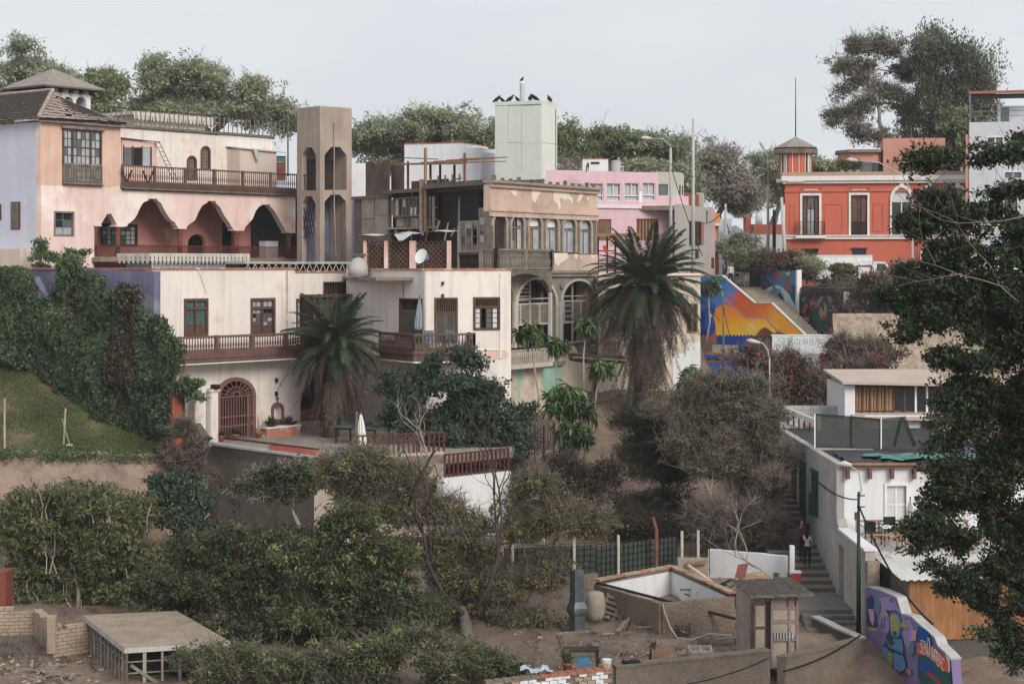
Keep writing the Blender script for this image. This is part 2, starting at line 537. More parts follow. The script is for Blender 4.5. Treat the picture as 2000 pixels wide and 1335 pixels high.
def loft(rows,nu,nv,amp=0.0,seed=0):
 r=random.Random(seed)
 m=MB()
 k=len(rows[0])
 def rowpt(row,t):
  t*=k-1;i=min(int(t),k-2);return row[i].lerp(row[i+1],t-i)
 for j in range(nv+1):
  t=j/nv*(len(rows)-1);a=min(int(t),len(rows)-2);ft=t-a
  for i in range(nu+1):
   q=rowpt(rows[a],i/nu).lerp(rowpt(rows[a+1],i/nu),ft)
   b=amp*(bump2(q.x*1.7,q.y*1.7+q.z)*4+r.uniform(-.4,.4))
   m.v.append((q.x+b*.2,q.y-b*.3,q.z+b))
 for j in range(nv):
  for i in range(nu):
   m.f.append((j*(nu+1)+i,(j+1)*(nu+1)+i,(j+1)*(nu+1)+i+1,j*(nu+1)+i+1));m.mi.append(0)
 return m
lawn_back=[P(-160,660,93),P(-60,690,90),P(60,702,87.4),P(200,800,84.5),P(335,868,82)]
lawn_mid=[P(-160,790,85),P(-60,800,84),P(70,810,83.5),P(200,846,82),P(345,878,81)]
lawn_front=[P(-160,880,79.6),P(-60,881,79.6),P(80,882,79.5),P(200,884,79.6),P(402,890,82.6)]
bank_mid=[P(-160,910,79.0),P(-60,915,79),P(80,915,78.9),P(200,915,79),P(404,925,82.6)]
bank_low=[P(-160,985,77),P(-60,980,77),P(80,975,77),P(200,975,77.2),P(410,985,82.6)]
bank_foot=[P(x_,1160,73.0) for x_ in(-160,-60,80,200)]+[P(420,1130,82)]
bank_bot=[q+Vector((0,-4,-3)) for q in bank_foot]
lm=loft([lawn_back,lawn_mid,lawn_front],60,30,.05,1)
tag(lm.build('lawn',M.lawn,smooth=True),'sloping green lawn with worn brown patches',None,None,'structure')
tag(loft([lawn_front,bank_mid,bank_low,bank_foot,bank_bot],70,40,.12,2).build('dirt_bank',M.dirt_bank,smooth=True),'crumbling earth bank below the lawn',None,None,'structure')

# pink mansion at the upper left
fM=Fac(80,103.5,577,119.0,9.0)
mansion=thing('pink_mansion','faded pink mansion with wavy arcade, tiled corner roof and long upper balcony','house',fM.loc(),fM.rz)
A=fM
arc1=[(192,441),(199,435.6),(203.6,427),(208,421),(209,417.5),(218,417.5),(219,421),(222.5,427),(227,435.6),(232,442)]
arc2=[(248.7,442),(250,437),(253,435.6),(262,428),(267,421),(273,407),(279,396.5),(285,393),(290,392),(290,388),(307.5,388),(308,391.5),(315,397),(323,413.6),(334,430),(343,435.6),(344,440),(350.6,446)]
arc3=[(364,446),(366,441),(371.6,437),(381,430),(388,413.6),(394.7,402),(400,398),(405,396.8),(405,392.6),(421,392.6),(422,397),(430,405),(438.8,422),(450,437.7),(452,443),(459.8,449)]
arc4=[(477.6,449),(479,443),(483,439),(493.4,428),(499.7,411.5),(507,403),(511,401.5),(511,399.5),(527,399.5),(528,403),(537.5,413.6),(548,432.5),(552,440),(556.4,447),(560.6,454.5)]
out=[(80,540),(184,540),(184,441)]+arc1+arc2+arc3+arc4+[(577,455),(577,384),(237,371),(235.5,242),(80,238)]
h1=rect(A,121,256,197,358);h2=rect(A,105,413,145,461)
wall_m=MB().slab(A.pl(out),[h1,h2],0,.45)
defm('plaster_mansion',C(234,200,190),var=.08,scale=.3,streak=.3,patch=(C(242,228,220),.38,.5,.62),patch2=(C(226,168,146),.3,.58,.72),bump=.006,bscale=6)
wall_m.build('front_wall',M.plaster_mansion,mansion)
skin=[(80.5,238),(235,242.5),(235.3,330),(200,362),(195,357.8),(122,357.8),(118,364),(80.5,362)]
MB().slab(A.pl([(80.6,238.5),(234.8,243),(235,362),(205,366),(160,364),(80.6,361)]),[h1],-.012,-.001).build('paint_field',M.plaster_salmon,mansion)
u0=A.u(80);zt=A.z(80,238);
m=MB().box(u0-.012,u0+.4,.46,15,-1.5,zt).build('side_wall',M.plaster_lilac,mansion)
fS=Fac.__new__(Fac)
nvec=Vector((-A.d.y,A.d.x))
corner=A.o+A.d*(u0-.012)
fS.a=corner.copy();fS.b=corner+nvec*10;fS.d=nvec.copy();fS.zb=9.0;fS.rz=math.atan2(nvec.y,nvec.x);fS.o=corner.copy()
for(xa,ya,xb,yb) in((22,396,40,446),(-3,400,3,428)):
 y0_,z0_=fS.p(xb,yb);y1_,z1_=fS.p(xa,ya)
 z0_,z1_=min(z0_,z1_),max(z0_,z1_)
 bx('window_frame',mansion,M.wood_brown,u0-.06,u0-.014,y0_,y1_,z0_-.05,z1_+.05)
 w=bx('window_grille',mansion,M.interior_dark,u0-.075,u0-.062,y0_+.1,y1_-.1,z0_+.05,z1_-.05)
 for i in range(6):
  q=y0_+.1+(y1_-y0_-.2)*(i+.5)/6
  bx('grille_bar',mansion,M.wood_grey,u0-.1,u0-.078,q-.02,q+.02,z0_,z1_)
 for i in range(9):
  q=z0_+.05+(z1_-z0_-.1)*(i+.5)/9
  bx('grille_bar',mansion,M.wood_grey,u0-.098,u0-.08,y0_+.05,y1_-.05,q-.02,q+.02)
y0_,zz=fS.p(78,470)
m=MB().box(u0-1.2,u0-.02,.3,15,-3,fS.z(60,486)).build('plinth_wall',M.plaster_shell,mansion)
b1=bounds(rect(A,121,256,197,322))
W=ring(b1,.09,-.12,.2).build('window',M.wood_brown,mansion)
segs=[(0,.22,2),(.25,.72,4),(.75,1,2)]
x0,x1,z0,z1=b1
for sa,sb,nc in segs:
 a0,a1=x0+.09+(x1-x0-.18)*sa,x0+.09+(x1-x0-.18)*sb
 for j in range(4):
  for i in range(nc):
   pw=(a1-a0)/nc;ph=(z1-z0-.18)/4
   bx('pane',W,M['glass_pale' if rng.random()<.6 else 'glass'],a0+i*pw+.02,a0+(i+1)*pw-.02,.0,.015,z0+.09+j*ph+.02,z0+.09+(j+1)*ph-.02)
g=MB()
for sa,sb,nc in segs:
 a0,a1=x0+.09+(x1-x0-.18)*sa,x0+.09+(x1-x0-.18)*sb
 for i in range(1,nc):g.box(a0+(a1-a0)*i/nc-.02,a0+(a1-a0)*i/nc+.02,-.03,.03,z0+.09,z1-.09)
 if sb<1:g.box(a1-.005,a1+(x1-x0)*.03+.005,-.1,.05,z0+.09,z1-.09)
for j in range(1,4):g.box(x0+.09,x1-.09,-.027,.027,z0+.09+(z1-z0-.18)*j/4-(.02 if j!=2 else.04),z0+.09+(z1-z0-.18)*j/4+(.02 if j!=2 else.04))
g.build('glazing_bar',M.wood_brown,W)
bx('lintel',mansion,M.wood_grey,x0-.1,x1+.15,-.22,.1,z1+.002,z1+.16)
b=bounds(rect(A,122,322,197,358))
bx('apron_panel',mansion,M.wood_grey,b[0],b[1],-.16,.1,b[2],b[3]-.003)
fr=MB()
def frame_(x0,x1,z0,z1,t=.05):
 fr.slab([(x0,z0),(x1,z0),(x1,z1),(x0,z1)],[[(x0+t,z0+t),(x1-t,z0+t),(x1-t,z1-t),(x0+t,z1-t)]],-.21,-.158)
bw=b[1]-b[0];bh=b[3]-b[2]
for sa,sb in((.03,.25),(.3,.7),(.75,.97)):frame_(b[0]+bw*sa,b[0]+bw*sb,b[2]+.12,b[3]-.1)
for sa,sb in((.09,.19),(.81,.91)):frame_(b[0]+bw*sa,b[0]+bw*sb,b[2]+.25,b[3]-.22,.04)
cxm=b[0]+bw*.5;czm=(b[2]+b[3])/2
for sx in(-1,1):
 for sz in(-1,1):
  x_=cxm+sx*bw*.1;z_=czm+sz*bh*.17
  fr.box(x_-bw*.065,x_+bw*.065,-.2,-.158,z_-.025,z_+.025)
  fr.box(cxm+sx*bw*.05-.025,cxm+sx*bw*.05+.025,-.205,-.158,min(czm,czm+sz*bh*.3),max(czm,czm+sz*bh*.3))
fr.build('carved_moulding',M.wood_weathered,mansion)
for q in((b[0]-.04,b[2]-.06,b[1]+.04,b[2]),):bx('sill',mansion,M.wood_brown,q[0],q[2],-.24,.1,q[1],q[3]-.004)
b2=bounds(h2)
window(mansion,b2,2,3,.1,.03,y=.12,fm='wood_grey',pane_mats=['glass_pale','glass','glass_dark'],rng=random.Random(3))
for(xa,xb,yc) in((186,193,442),(230,238,443),(352,359,447),(461,470,450.5),(564,571,455)):
 ua,ub=A.u(xa),A.u(xb);uc=(ua+ub)/2;r=(ub-ua)/2
 zt_=A.z((xa+xb)/2,yc);zb_=A.z((xa+xb)/2,500)
 MB().lathe([(r*1.25,0),(r*1.25,.15),(r,.2),(r*.95,zt_-zb_-.45),(r*1.15,zt_-zb_-.4),(r*1.0,zt_-zb_-.32),(r*1.35,zt_-zb_-.15),(r*1.45,zt_-zb_)],8,(uc,.2,zb_)).build('column',M.column_red,mansion)
 bx('capital',mansion,M.plaster_mansion,uc-r*2.2,uc+r*2.2,-.06,.5,zt_+.002,zt_+.12)
bk=A.off(3.0)
ua,ub=A.u(184),A.u(577)
zf=A.z(300,503)
hd=[arch(bk,434,458,499,440,424),arch(bk,367,402,499,476,457),bounds(rect(bk,196,438,268,481))]
ho=hd[2];hd[2]=[(ho[0],ho[2]),(ho[1],ho[2]),(ho[1],ho[3]),(ho[0],ho[3])]
ztop=max(A.z(300,388),A.z(577,384))+.1
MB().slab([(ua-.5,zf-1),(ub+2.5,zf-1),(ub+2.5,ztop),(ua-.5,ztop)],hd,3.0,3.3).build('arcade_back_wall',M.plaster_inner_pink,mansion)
MB().box(ua-.5,ub+2.4,.5,4.5,ztop,ztop+.15).build('arcade_ceiling',M.wood_dark,mansion)
MB().box(ua-.2,ub+.3,-.8,4.5,zf-.25,zf).build('arcade_floor',M.concrete,mansion)
MB().box(ub+2.0,ub+2.3,.5,3,zf,ztop).build('arcade_end_wall',M.interior_dark,mansion)
MB().box(ua-.49,ub+2.4,4.3,4.5,zf,ztop).build('dark_room',M.interior_dark,mansion)
window(mansion,(ho[0],ho[1],ho[2],ho[3]),7,4,.14,.045,y=3.05,fm='wood_dark',pane_mats=['glass_pale','glass'],rng=random.Random(5),name='arcade_window',proud=-2.95)
cc=bk.p(515,440)
pts=[(cc[0]+1.05*cos(t*pi/10),cc[1]+1.05*sin(t*pi/10)) for t in range(20)]
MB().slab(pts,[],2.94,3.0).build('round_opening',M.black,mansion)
MB().slab(rect(bk,490,400,560,500),[],2.97,2.995).build('recess_shade_panel',M.interior_dark,mansion)  # flat dark panel on the back wall, recess shade put into its colour
for(xa,xb) in((489,494),(558,561)):
 bx('timber_post',mansion,M.wood_dark,bk.u(xa),bk.u(xb),2.7,2.9,zf,bk.z(490,405))
zl0,zl1=A.z(300,500),A.z(300,482)
def lattice(root,a,b,h,sp=.16,w=.03,t=.02,mm='wood_maroon',name='lattice',both=True):
 a,b=Vector(a),Vector(b)
 L_=(b-a).length;d=(b-a).normalized();n_=Vector((-d.y,d.x,0))
 m=MB()
 k=int((L_+h)/sp)
 for s_ in((1,-1) if both else(1,)):
  for i in range(k+1):
   t0=i*sp-(h if s_>0 else 0)
   pts=[(t0,0),(t0+h,h)] if s_>0 else[(t0,0),(t0-h,h)]
   (xa,za),(xb,zb)=pts
   def clip(x,z,x2,z2):
    if x<0:z+=(0-x)*(z2-z)/(x2-x);x=0
    if x>L_:z+=(L_-x)*(z2-z)/(x2-x);x=L_
    return x,z
   if max(xa,xb)<=0 or min(xa,xb)>=L_:continue
   xa,za=clip(xa,za,xb,zb);xb,zb=clip(xb,zb,xa,za)
   o_=n_*(t*.5*s_)
   m.bar(a+d*xa+Vector((0,0,za))+o_,a+d*xb+Vector((0,0,zb))+o_,t,w)
 o=m.build(name,M[mm],root);o['kind']='stuff'
 return o
lattice(mansion,(ua,-.12,zl0),(ub,-.12,zl0),.62,.2,.035,.03,'rail_red','lattice_rail')
for z_ in(zl0,zl0+.62):beam('lattice_bar',mansion,M.rail_red,(ua,-.12,z_),(ub,-.12,z_),.05,.05)
zb_l=A.z(237,357)
ut0,ut1=A.u(236),A.u(577)
MB().box(ut0-.05,ut1+.2,-.25,3.6,zb_l-.32,zb_l).build('terrace_floor',M.wood_weathered,mansion)
bx('fascia_board',mansion,M.wood_brown,ut0,ut1+.1,-.33,-.25,zb_l-.2,zb_l+.05)
bx('fascia_board',mansion,M.wood_weathered,ut0,ut1+.1,-.29,-.25,zb_l-.36,zb_l-.21)
balustrade(mansion,[(ut0,-.18,zb_l),(ut1,-.18,zb_l)],1.02,.17,.05,'wood_maroon',.08,2.2)
for px in(241,283):
 q=A.u(px)
 beam('brace_board',mansion,M.wood_dark,(q-.35,-.26,zb_l+.75),(q+.05,-.26,zb_l-.05),.05,.1)
 beam('brace_board',mansion,M.wood_dark,(q+.4,-.28,zb_l+.75),(q-.02,-.28,zb_l-.05),.05,.1)
sb=A.off(3.4)
top_l,top_r=sb.p(225,247),sb.p(562,273)
ztw=(top_l[1]+top_r[1])/2
hw=[arch(sb,391.5,411,332,296,285),arch(sb,364.5,384,352,315,304),rect(sb,540,305,559,352)]
MB().slab([(top_l[0]-1,zb_l-.3),(ut1+1.2,zb_l-.3),(ut1+1.2,ztw-.2),(top_r[0],ztw-.1),(top_l[0]-1,ztw)],hw,3.4,3.7).build('terrace_back_wall',M.plaster_cream,mansion)
for h_ in hw[:2]:
 q=bounds(h_)
 MB().slab(h_,[],3.52,3.55).build('window',M.glass,mansion)
 wv=LASTS[-1]
 inner=[(q[0]+.11+(p_[0]-q[0])*(1-.22/(q[1]-q[0])),q[2]+.09+(p_[1]-q[2])*(1-.2/(q[3]-q[2]))) for p_ in h_]
 MB().slab(h_,[inner],3.36,3.5).build('window_frame',M.wood_brown,wv)
 g=MB()
 for i in range(1,4):g.box(q[0]+(q[1]-q[0])*i/4-.022,q[0]+(q[1]-q[0])*i/4+.022,3.48,3.52,q[2],q[3]-.15)
 for i in range(1,7):g.box(q[0]+.05,q[1]-.05,3.485,3.52,q[2]+(q[3]-q[2])*i/7-.015,q[2]+(q[3]-q[2])*i/7+.015)
 g.build('lead_bar',M.wood_tan,wv)
q=bounds(hw[2]);bx('door',mansion,M.column_red,q[0],q[1],3.5,3.56,q[2],q[3]-.4)
bx('transom_light',mansion,M.glass_green,q[0],q[1],3.5,3.56,q[3]-.38,q[3])
bx('parapet_coping',mansion,M.wood_weathered,top_l[0]-1,ut1+1.2,3.25,3.85,ztw+.002,ztw+.16)
MB().box(top_l[0]-1,ut1+1.2,3.86,13,ztw-.4,ztw-.2).build('roof_deck',M.concrete,mansion)
MB().box(ut1+1.0,ut1+1.2,3.72,13,zb_l-2,ztw-.42).build('end_wall',M.plaster_shell,mansion)
MB().box(u0+.4,ut1+1.2,12.7,13,-1,ztw-.42).build('rear_wall',M.plaster_shell,mansion)
zr0=ztw+.16;zr1=sb.z(400,226)
beam('roof_rail',mansion,M.metal_dark,(top_l[0]-.6,3.5,zr0+1.02),(top_r[0]+.1,3.5,zr0+1.02),.06,.05)
npk=40
for i in range(npk+1):
 q=top_l[0]-.6+(top_r[0]+.7-top_l[0])*i/npk
 w=.05 if i%2 else.035
 if rng.random()<.93:bx('picket',mansion,M.wood_grey,q-w/2,q+w/2,3.46,3.52,zr0,zr0+1.0)
bx('picket',mansion,M.wood_weathered,top_r[0]+.08,top_r[0]+.16,3.46,3.54,zr0-2.6,zr0+1.05)
for s_ in(.78,.9):
 q=top_l[0]+(top_r[0]-top_l[0])*s_
 beam('rail_brace',mansion,M.wood_weathered,(q,3.55,zr0+.0),(q+.9,3.8,zr0+.95),.06,.06)
lt=A.off(1.9)
a0,a1=lt.u(238),lt.u(306);z1_=lt.z(270,273)
MB().slab([(a0,zb_l),(a1,zb_l),(a1,z1_-.15),(a0,z1_)],[rect(lt,241,288,295,324)],1.9,2.0).build('leanto_wall',M.plaster_pink,mansion)
lw=LASTS[-1]
MB().box(a1-.1,a1,2.0,3.4,zb_l,z1_-.2).build('leanto_side',M.plaster_pink,lw)
MB().thick([(a0-.1,1.75,z1_+.06),(a1+.15,1.75,z1_-.05),(a1+.15,3.4,z1_+.1),(a0-.1,3.4,z1_+.2)],.05).build('leanto_roof',M.corrugated_rust,lw)
q=bounds(rect(lt,241,288,295,324))
for i,mm in enumerate(('glass','black','glass_pale')):
 bx('sliding_pane',lw,M[mm],q[0]+(q[1]-q[0])*i/3+.04,q[0]+(q[1]-q[0])*(i+1)/3-.04,1.93,1.96,q[2],q[3])
for i in range(4):bx('mullion',lw,M.wood_brown,q[0]+(q[1]-q[0])*i/3-.04,q[0]+(q[1]-q[0])*i/3+.04,1.86,1.99,q[2]-.03,q[3]+.03)
sh=A.off(2.2)
a0,a1=sh.u(468),sh.u(540);z1_=sh.z(500,292)
MB().box(a0,a1,2.2,3.39,zb_l,z1_).build('shed',M.plaster_shell,mansion)
so=LASTS[-1]
MB().thick([(a0-.1,2.05,z1_+.02),(a1+.9,2.05,z1_-.08),(a1+.9,3.39,z1_+.12),(a0-.1,3.39,z1_+.2)],.05).build('shed_roof',M.corrugated_grey,so)
MB().thick([(a0+.95,2.0,z1_),(a0+1.35,2.0,z1_-.02),(a0+1.45,1.95,z1_-.75),(a0+1.2,1.95,z1_-.62)],.03).build('torn_sheet',M.corrugated_grey,so)
zE=A.z(83,233)
ue=u0-.45
eR=(A.u(237)+.1,-.4,A.z(237,241)+.02)
eC=(ue,-.4,zE)
Rr=A.off(2.2);rp=Rr.p(103,180)
ridge_c=(rp[0],2.2,rp[1])
eL=(ue,15,zE)
ridge_l=(rp[0],15,rp[1])
back_r=(eR[0],2.6,Rr.z(205,222))
roof_m=MB()
roof_m.thick([eC,ridge_c,ridge_l,eL][::-1],.12)
roof_m.thick([eC,eR,back_r,ridge_c],.12)
rf=roof_m.build('roof',M.wood_dark,mansion)
def tiles(name,c00,c10,c11,c01,nu,nv,parent,gap=.0,seed=1,t=.05):
 r=random.Random(seed);m=MB()
 c00,c10,c11,c01=map(Vector,(c00,c10,c11,c01))
 nrm=(c10-c00).cross(c01-c00).normalized()
 if nrm.z<0:nrm=-nrm
 def S(a,b):return c00.lerp(c10,a).lerp(c01.lerp(c11,a),b)
 for j in range(nv):
  for i in range(nu):
   if r.random()<gap:continue
   a0,a1=(i+(.5 if j%2 else 0))/nu,(i+.93+(.5 if j%2 else 0))/nu
   a0,a1=min(a0,1),min(a1,1)
   if a1-a0<.2/nu:continue
   b0,b1=j/nv-r.uniform(0,.12)/nv,min(1,(j+1.35)/nv)
   lift=t*r.uniform(.8,1.6)
   p=[S(a0,b0)+nrm*(lift+t*.9),S(a1,b0)+nrm*(lift+t*.9+r.uniform(-.01,.02)),S(a1,b1)+nrm*t*.3,S(a0,b1)+nrm*t*.3]
   m.thick(p,.03)
 o=m.build(name,M.roof_tile,parent);o['kind']='stuff'
 return o
tiles('roof_tiles',eL,eC,ridge_c,ridge_l,60,9,mansion,.01,2)
tiles('roof_tiles',eC,eR,back_r,ridge_c,26,9,mansion,.09,3)
MB().tube([Vector(eC)+Vector((0,0,.1)),Vector(ridge_c)+Vector((0,0,.12))],.12,6).build('hip_cap',M.roof_tile,mansion)
MB().tube([Vector(ridge_c)+Vector((0,0,.12)),Vector(ridge_l)+Vector((0,0,.12))],.12,6).build('ridge_cap',M.roof_tile,mansion)
bx('soffit_board',mansion,M.wood_grey,ue+.05,eR[0]-.1,-.35,.0,zE-.15,zE-.06)
mf=A.off(6.5)
x0_,x1_=mf.u(93),mf.u(177)
zt_=mf.z(130,170);zb_=mf.z(130,236)
mir=put('lookout',None,mansion,(0,0,0))
hs=[arch(mf,xa,xb,213,200,189) for xa,xb in((96.5,115),(122,143),(148.5,168))]
L_=x1_-x0_
MB().slab([(x0_,zb_),(x1_,zb_),(x1_,zt_),(x0_,zt_)],hs,6.5,6.8).build('front_wall',M.plaster_white,mir)
MB().slab([(x0_,zb_),(x1_,zb_),(x1_,zt_),(x0_,zt_)],hs[:2],6.5+L_-.3,6.5+L_).build('rear_wall',M.plaster_white,mir)
mm_=MB().slab([(6.8,zb_),(6.5+L_-.3,zb_),(6.5+L_-.3,zt_),(6.8,zt_)],[[(6.5+L_*.3,zt_-2),(6.5+L_*.7,zt_-2),(6.5+L_*.7,zt_-1.1),(6.5+L_*.5,zt_-.8),(6.5+L_*.3,zt_-1.1)]],0,.3)
for xx in(x0_,x1_-.3):
 MB().add([(xx+y,x,z) for x,y,z in mm_.v],mm_.f).build('side_wall',M.plaster_lilac if xx==x0_ else M.plaster_white,mir)
MB().box(x0_+.3,x1_-.3,6.8,6.5+L_-.3,zb_,mf.z(130,214)).build('floor',M.concrete,mir)
cx_,cy_=(x0_+x1_)/2,6.5+L_/2
e=L_/2+.62;za=mf.off(L_/2).z(112,135)
ze=zt_-.02
ap_=(cx_,cy_,za)
cs=[(cx_-e,cy_-e,ze),(cx_+e,cy_-e,ze),(cx_+e,cy_+e,ze),(cx_-e,cy_+e,ze)]
rm=MB()
for i in range(4):rm.thick([cs[i],cs[(i+1)%4],ap_],.1)
rm.build('pyramid_roof',M.roof_shingle,mir)
MB().box(cx_-e+.05,cx_+e-.05,cy_-e+.05,cy_+e-.05,ze-.13,ze-.03).build('eaves_board',M.wood_dark,mir)
for i in range(5):
 q=x0_+L_*(i+.1)/4.2
 bx('corbel',mir,M.wood_dark,q-.06,q+.06,6.05,6.5,zt_-.38,zt_-.14)
for i in range(4):
 q=6.6+L_*(i+.2)/4.2
 bx('corbel',mir,M.wood_dark,x0_-.45,x0_,q-.06,q+.06,zt_-.38,zt_-.14)
pv=A.off(8.0)
pa,pb=pv.u(262),pv.u(400);zc=pv.z(330,224)
pav=put('roof_pavilion',None,mansion)
MB().box(pa,pb,8,11,pv.z(330,262),zc-.2).build('pavilion_wall',M.paint_offwhite,pav)
MB().box(pa-.4,pb+.4,7.6,11.4,zc-.2,zc).build('pavilion_roof',M.paint_offwhite,pav)
def scallops(parent,a,b,h,n,mm='paint_offwhite',name='scallop'):
 a,b=Vector(a),Vector(b)
 d=(b-a)/n;w=d.length
 pr=[(-.46,0),(.46,0),(.46,-.3),(.28,-.36),(.4,-.5),(.42,-.68),(.22,-.8),(.1,-1),(-.1,-1),(-.22,-.8),(-.42,-.68),(-.4,-.5),(-.28,-.36),(-.46,-.3)]
 me=MB().slab([(x*w,z*h) for x,z in pr],[],-.02,.02).mesh(name,M[mm])
 rz=math.atan2(d.y,d.x)
 for i in range(n):put(name,me,parent,a+d*(i+.5),rz)
scallops(pav,(pa-.4,7.57,zc-.2),(pb+.4,7.57,zc-.2),.38,22)

# scalloped bay roof standing between mansion and lower house
fB=Fac(297,96.5,481,100.8,9.0)
bay=thing('scalloped_kiosk','grey glazed kiosk roof with scalloped white valance before the arcade','kiosk',fB.loc(),fB.rz)
ba,bb=fB.u(297),fB.u(474)
z0_,z1_=fB.z(380,530),fB.z(380,500)
MB().box(ba,bb,0,2.4,z0_-.6,z1_).build('wall',M.paint_bluegrey,bay)
MB().box(ba-.35,bb+.2,-.35,2.8,z1_,z1_+.14).build('roof',M.paint_offwhite,bay)
scallops(bay,(ba-.35,-.37,z1_+.1),(bb+.2,-.37,z1_+.1),.5,26)
scallops(bay,(ba-.37,2.7,z1_+.1),(ba-.37,-.35,z1_+.1),.5,7)
for i in range(6):
 q=ba+(bb-ba)*i/5
 bx('mullion',bay,M.paint_white,q-.03,q+.03,-.03,0,z0_,z1_)
 if i<5:
  q2=ba+(bb-ba)*(i+1)/5
  bx('glass_panel',bay,M.glass_pale,q+.05,q2-.05,-.014,-.002,z0_,z1_-.1)
  beam('cross_brace',bay,M.paint_white,(q+.05,-.026,z0_),(q2-.05,-.026,z1_-.1),.012,.025)
  beam('cross_brace',bay,M.paint_white,(q2-.05,-.04,z0_),(q+.05,-.04,z1_-.1),.012,.025)
fW=Fac(470,97,690,103,9.0)
tr=thing('iron_walkway','low iron truss walkway with white rail at the foot of the concrete tower','walkway',fW.loc(),fW.rz)
za_,zb_=fW.z(560,528),fW.z(560,515)
u_a,u_b=fW.u(478),fW.u(688)
MB().box(u_a,u_b,0,1.6,zb_,zb_+.12).build('deck',M.concrete_pale,tr)
MB().box(u_a,u_b,.5,1.6,za_-1.2,zb_-.02).build('backing',M.interior_dark,tr)
beam('bottom_chord',tr,M.metal_dark,(u_a,.03,za_-.1),(u_b,.03,za_-.1),.05,.06)
n=16
for i in range(n):
 q0,q1=u_a+(u_b-u_a)*i/n,u_a+(u_b-u_a)*(i+1)/n;qm=(q0+q1)/2
 beam('web_bar',tr,M.paint_offwhite,(q0,.03,za_-.1),(qm,.03,zb_),.03)
 beam('web_bar',tr,M.paint_offwhite,(qm,.03,zb_),(q1,.03,za_-.1),.03)
defm('concrete_warm',C(170,150,136),var=.15,scale=.6,streak=.4,bump=.006,dirt=.12)

# concrete stair tower
fR=Fac(625,113,687,114.6,9.0);fL=Fac(580,114.9,625,113,9.0)
tower=thing('concrete_tower','weathered brown concrete tower with open arched storeys above pink house','tower',fR.loc(),fR.rz)
zt=fR.z(625,208);zb=-2.0
def oct_(f,x0,x1,yt,yb,c):
 return f.pl([(x0,yb),(x0,yt+c),(x0+(x1-x0)*.3,yt),(x0+(x1-x0)*.7,yt),(x1,yt+c),(x1,yb)])
wR=fR.u(687)
hR=[oct_(fR,634,677,287,371,16),oct_(fR,634,676,380,540,14)]
MB().slab([(0,zb),(wR,zb),(wR,zt),(0,zt)],hR,0,.35).build('right_face',M.concrete_warm,tower)
def local(f,w):
 d=Vector((w.x-f.o.x,w.y-f.o.y));n_=Vector((-f.d.y,f.d.x))
 return Vector((d.dot(f.d),d.dot(n_),w.z-f.zb))
dep=2.7
def on_left(px,py):
 k=(px-CX)/F
 n_=Vector((-fR.d.y,fR.d.x))
 t=(k*fR.o.y-fR.o.x)/(n_.x-k*n_.y)
 Y=fR.o.y+n_.y*t
 return(t,Zat(py,Y)-fR.zb)
dep=on_left(580,300)[0]
def octl(x0,x1,yt,yb,c):
 return[on_left(*q) for q in[(x0,yb),(x0,yt+c),(x0+(x1-x0)*.3,yt),(x0+(x1-x0)*.7,yt),(x1,yt+c),(x1,yb)]]
hL=[octl(590,617,288,372,15),octl(590,616,383,540,14)]
ml=MB().slab([(.35,zb),(dep,zb),(dep,zt),(.35,zt)],hL,0,.35)
MB().box(wR-.35,wR-.001,.352,dep,zb,zt).build('far_face',M.concrete_warm,tower)
for xx,nm in((0,'left_face'),):
 MB().add([(xx+y,x,z) for x,y,z in ml.v],[f[::-1] for f in ml.f]).build(nm,M.concrete_warm,tower)
MB().slab([(.35,zb),(wR-.35,zb),(wR-.35,zt),(.35,zt)],[],dep-.35,dep-.001).build('rear_face',M.concrete_warm,tower)
zs=fR.z(650,373)
MB().box(.36,wR-.36,.36,dep-.36,zs-.25,zs).build('landing',M.concrete_warm,tower)
zs2=fR.z(650,284)
MB().box(.36,wR-.36,.36,dep-.36,zs2,zs2+.2).build('tank_floor',M.concrete_warm,tower)
MB().box(.02,wR-.02,.02,dep-.02,zt-.001,zt+.05).build('top_slab',M.concrete_pale,tower)
MB().box(.355,wR-.355,dep-1.0,dep-.4,zs+.01,zs+2.0).build('dark_screen',M.wood_dark,tower)
MB().box(.4,wR-.4,dep-.6,dep-.36,zb,zs-.3).build('blue_panel',M.plaster_violet,tower)
MB().tube([(wR*.42,-.08,fR.z(650,238)),(wR*.42,-.08,fR.z(650,400)),(wR*.48,-.06,fR.z(650,500))],.035,6).build('drain_pipe',M.concrete_warm,tower)
for(pz,rr_) in((375,1),):
 for i in range(7):
  q=.45+(dep-.9)*i/6
  bx('rail_bar',tower,M.metal_dark,.1,.13,q-.015,q+.015,zs,zs+1.0)
bx('rail_bar',tower,M.metal_dark,.08,.14,.4,dep-.4,zs+1.0,zs+1.05)
for i in range(5):beam('grille_bar',tower,M.metal_dark,(.1,.5+i*.35,zs-2.9),(.1,1.3+i*.25,zs-1.0),.04)
for i in range(5):beam('grille_bar',tower,M.metal_dark,(.12,.5+i*.35,zs-1.0),(.12,1.3+i*.25,zs-2.9),.04)
bluew=thing('violet_wall','violet blue plaster wall strip between concrete tower and wooden house','wall',P(687,520,116))
w_=Fac(684,116,706,117)
bluew.location=w_.loc();bluew.rotation_euler=(0,0,w_.rz)
MB().box(0,w_.u(706),0,.3,8,w_.z(690,388)).build('wall_face',M.plaster_violet,bluew)
MB().box(-.02,w_.u(706)+.05,-.06,.34,w_.z(690,388)+.002,w_.z(690,384)).build('coping',M.concrete,bluew)
scr=thing('leaning_screen','tall dark timber screen leaning beside the concrete tower','screen',w_.loc(),w_.rz)
for i in range(5):
 q=i*.13
 beam('upright',scr,M.wood_dark,(q,.4,w_.z(690,384)+.05),(q-.35+.02*i,.5,w_.z(690,268)-.15*i),.05)
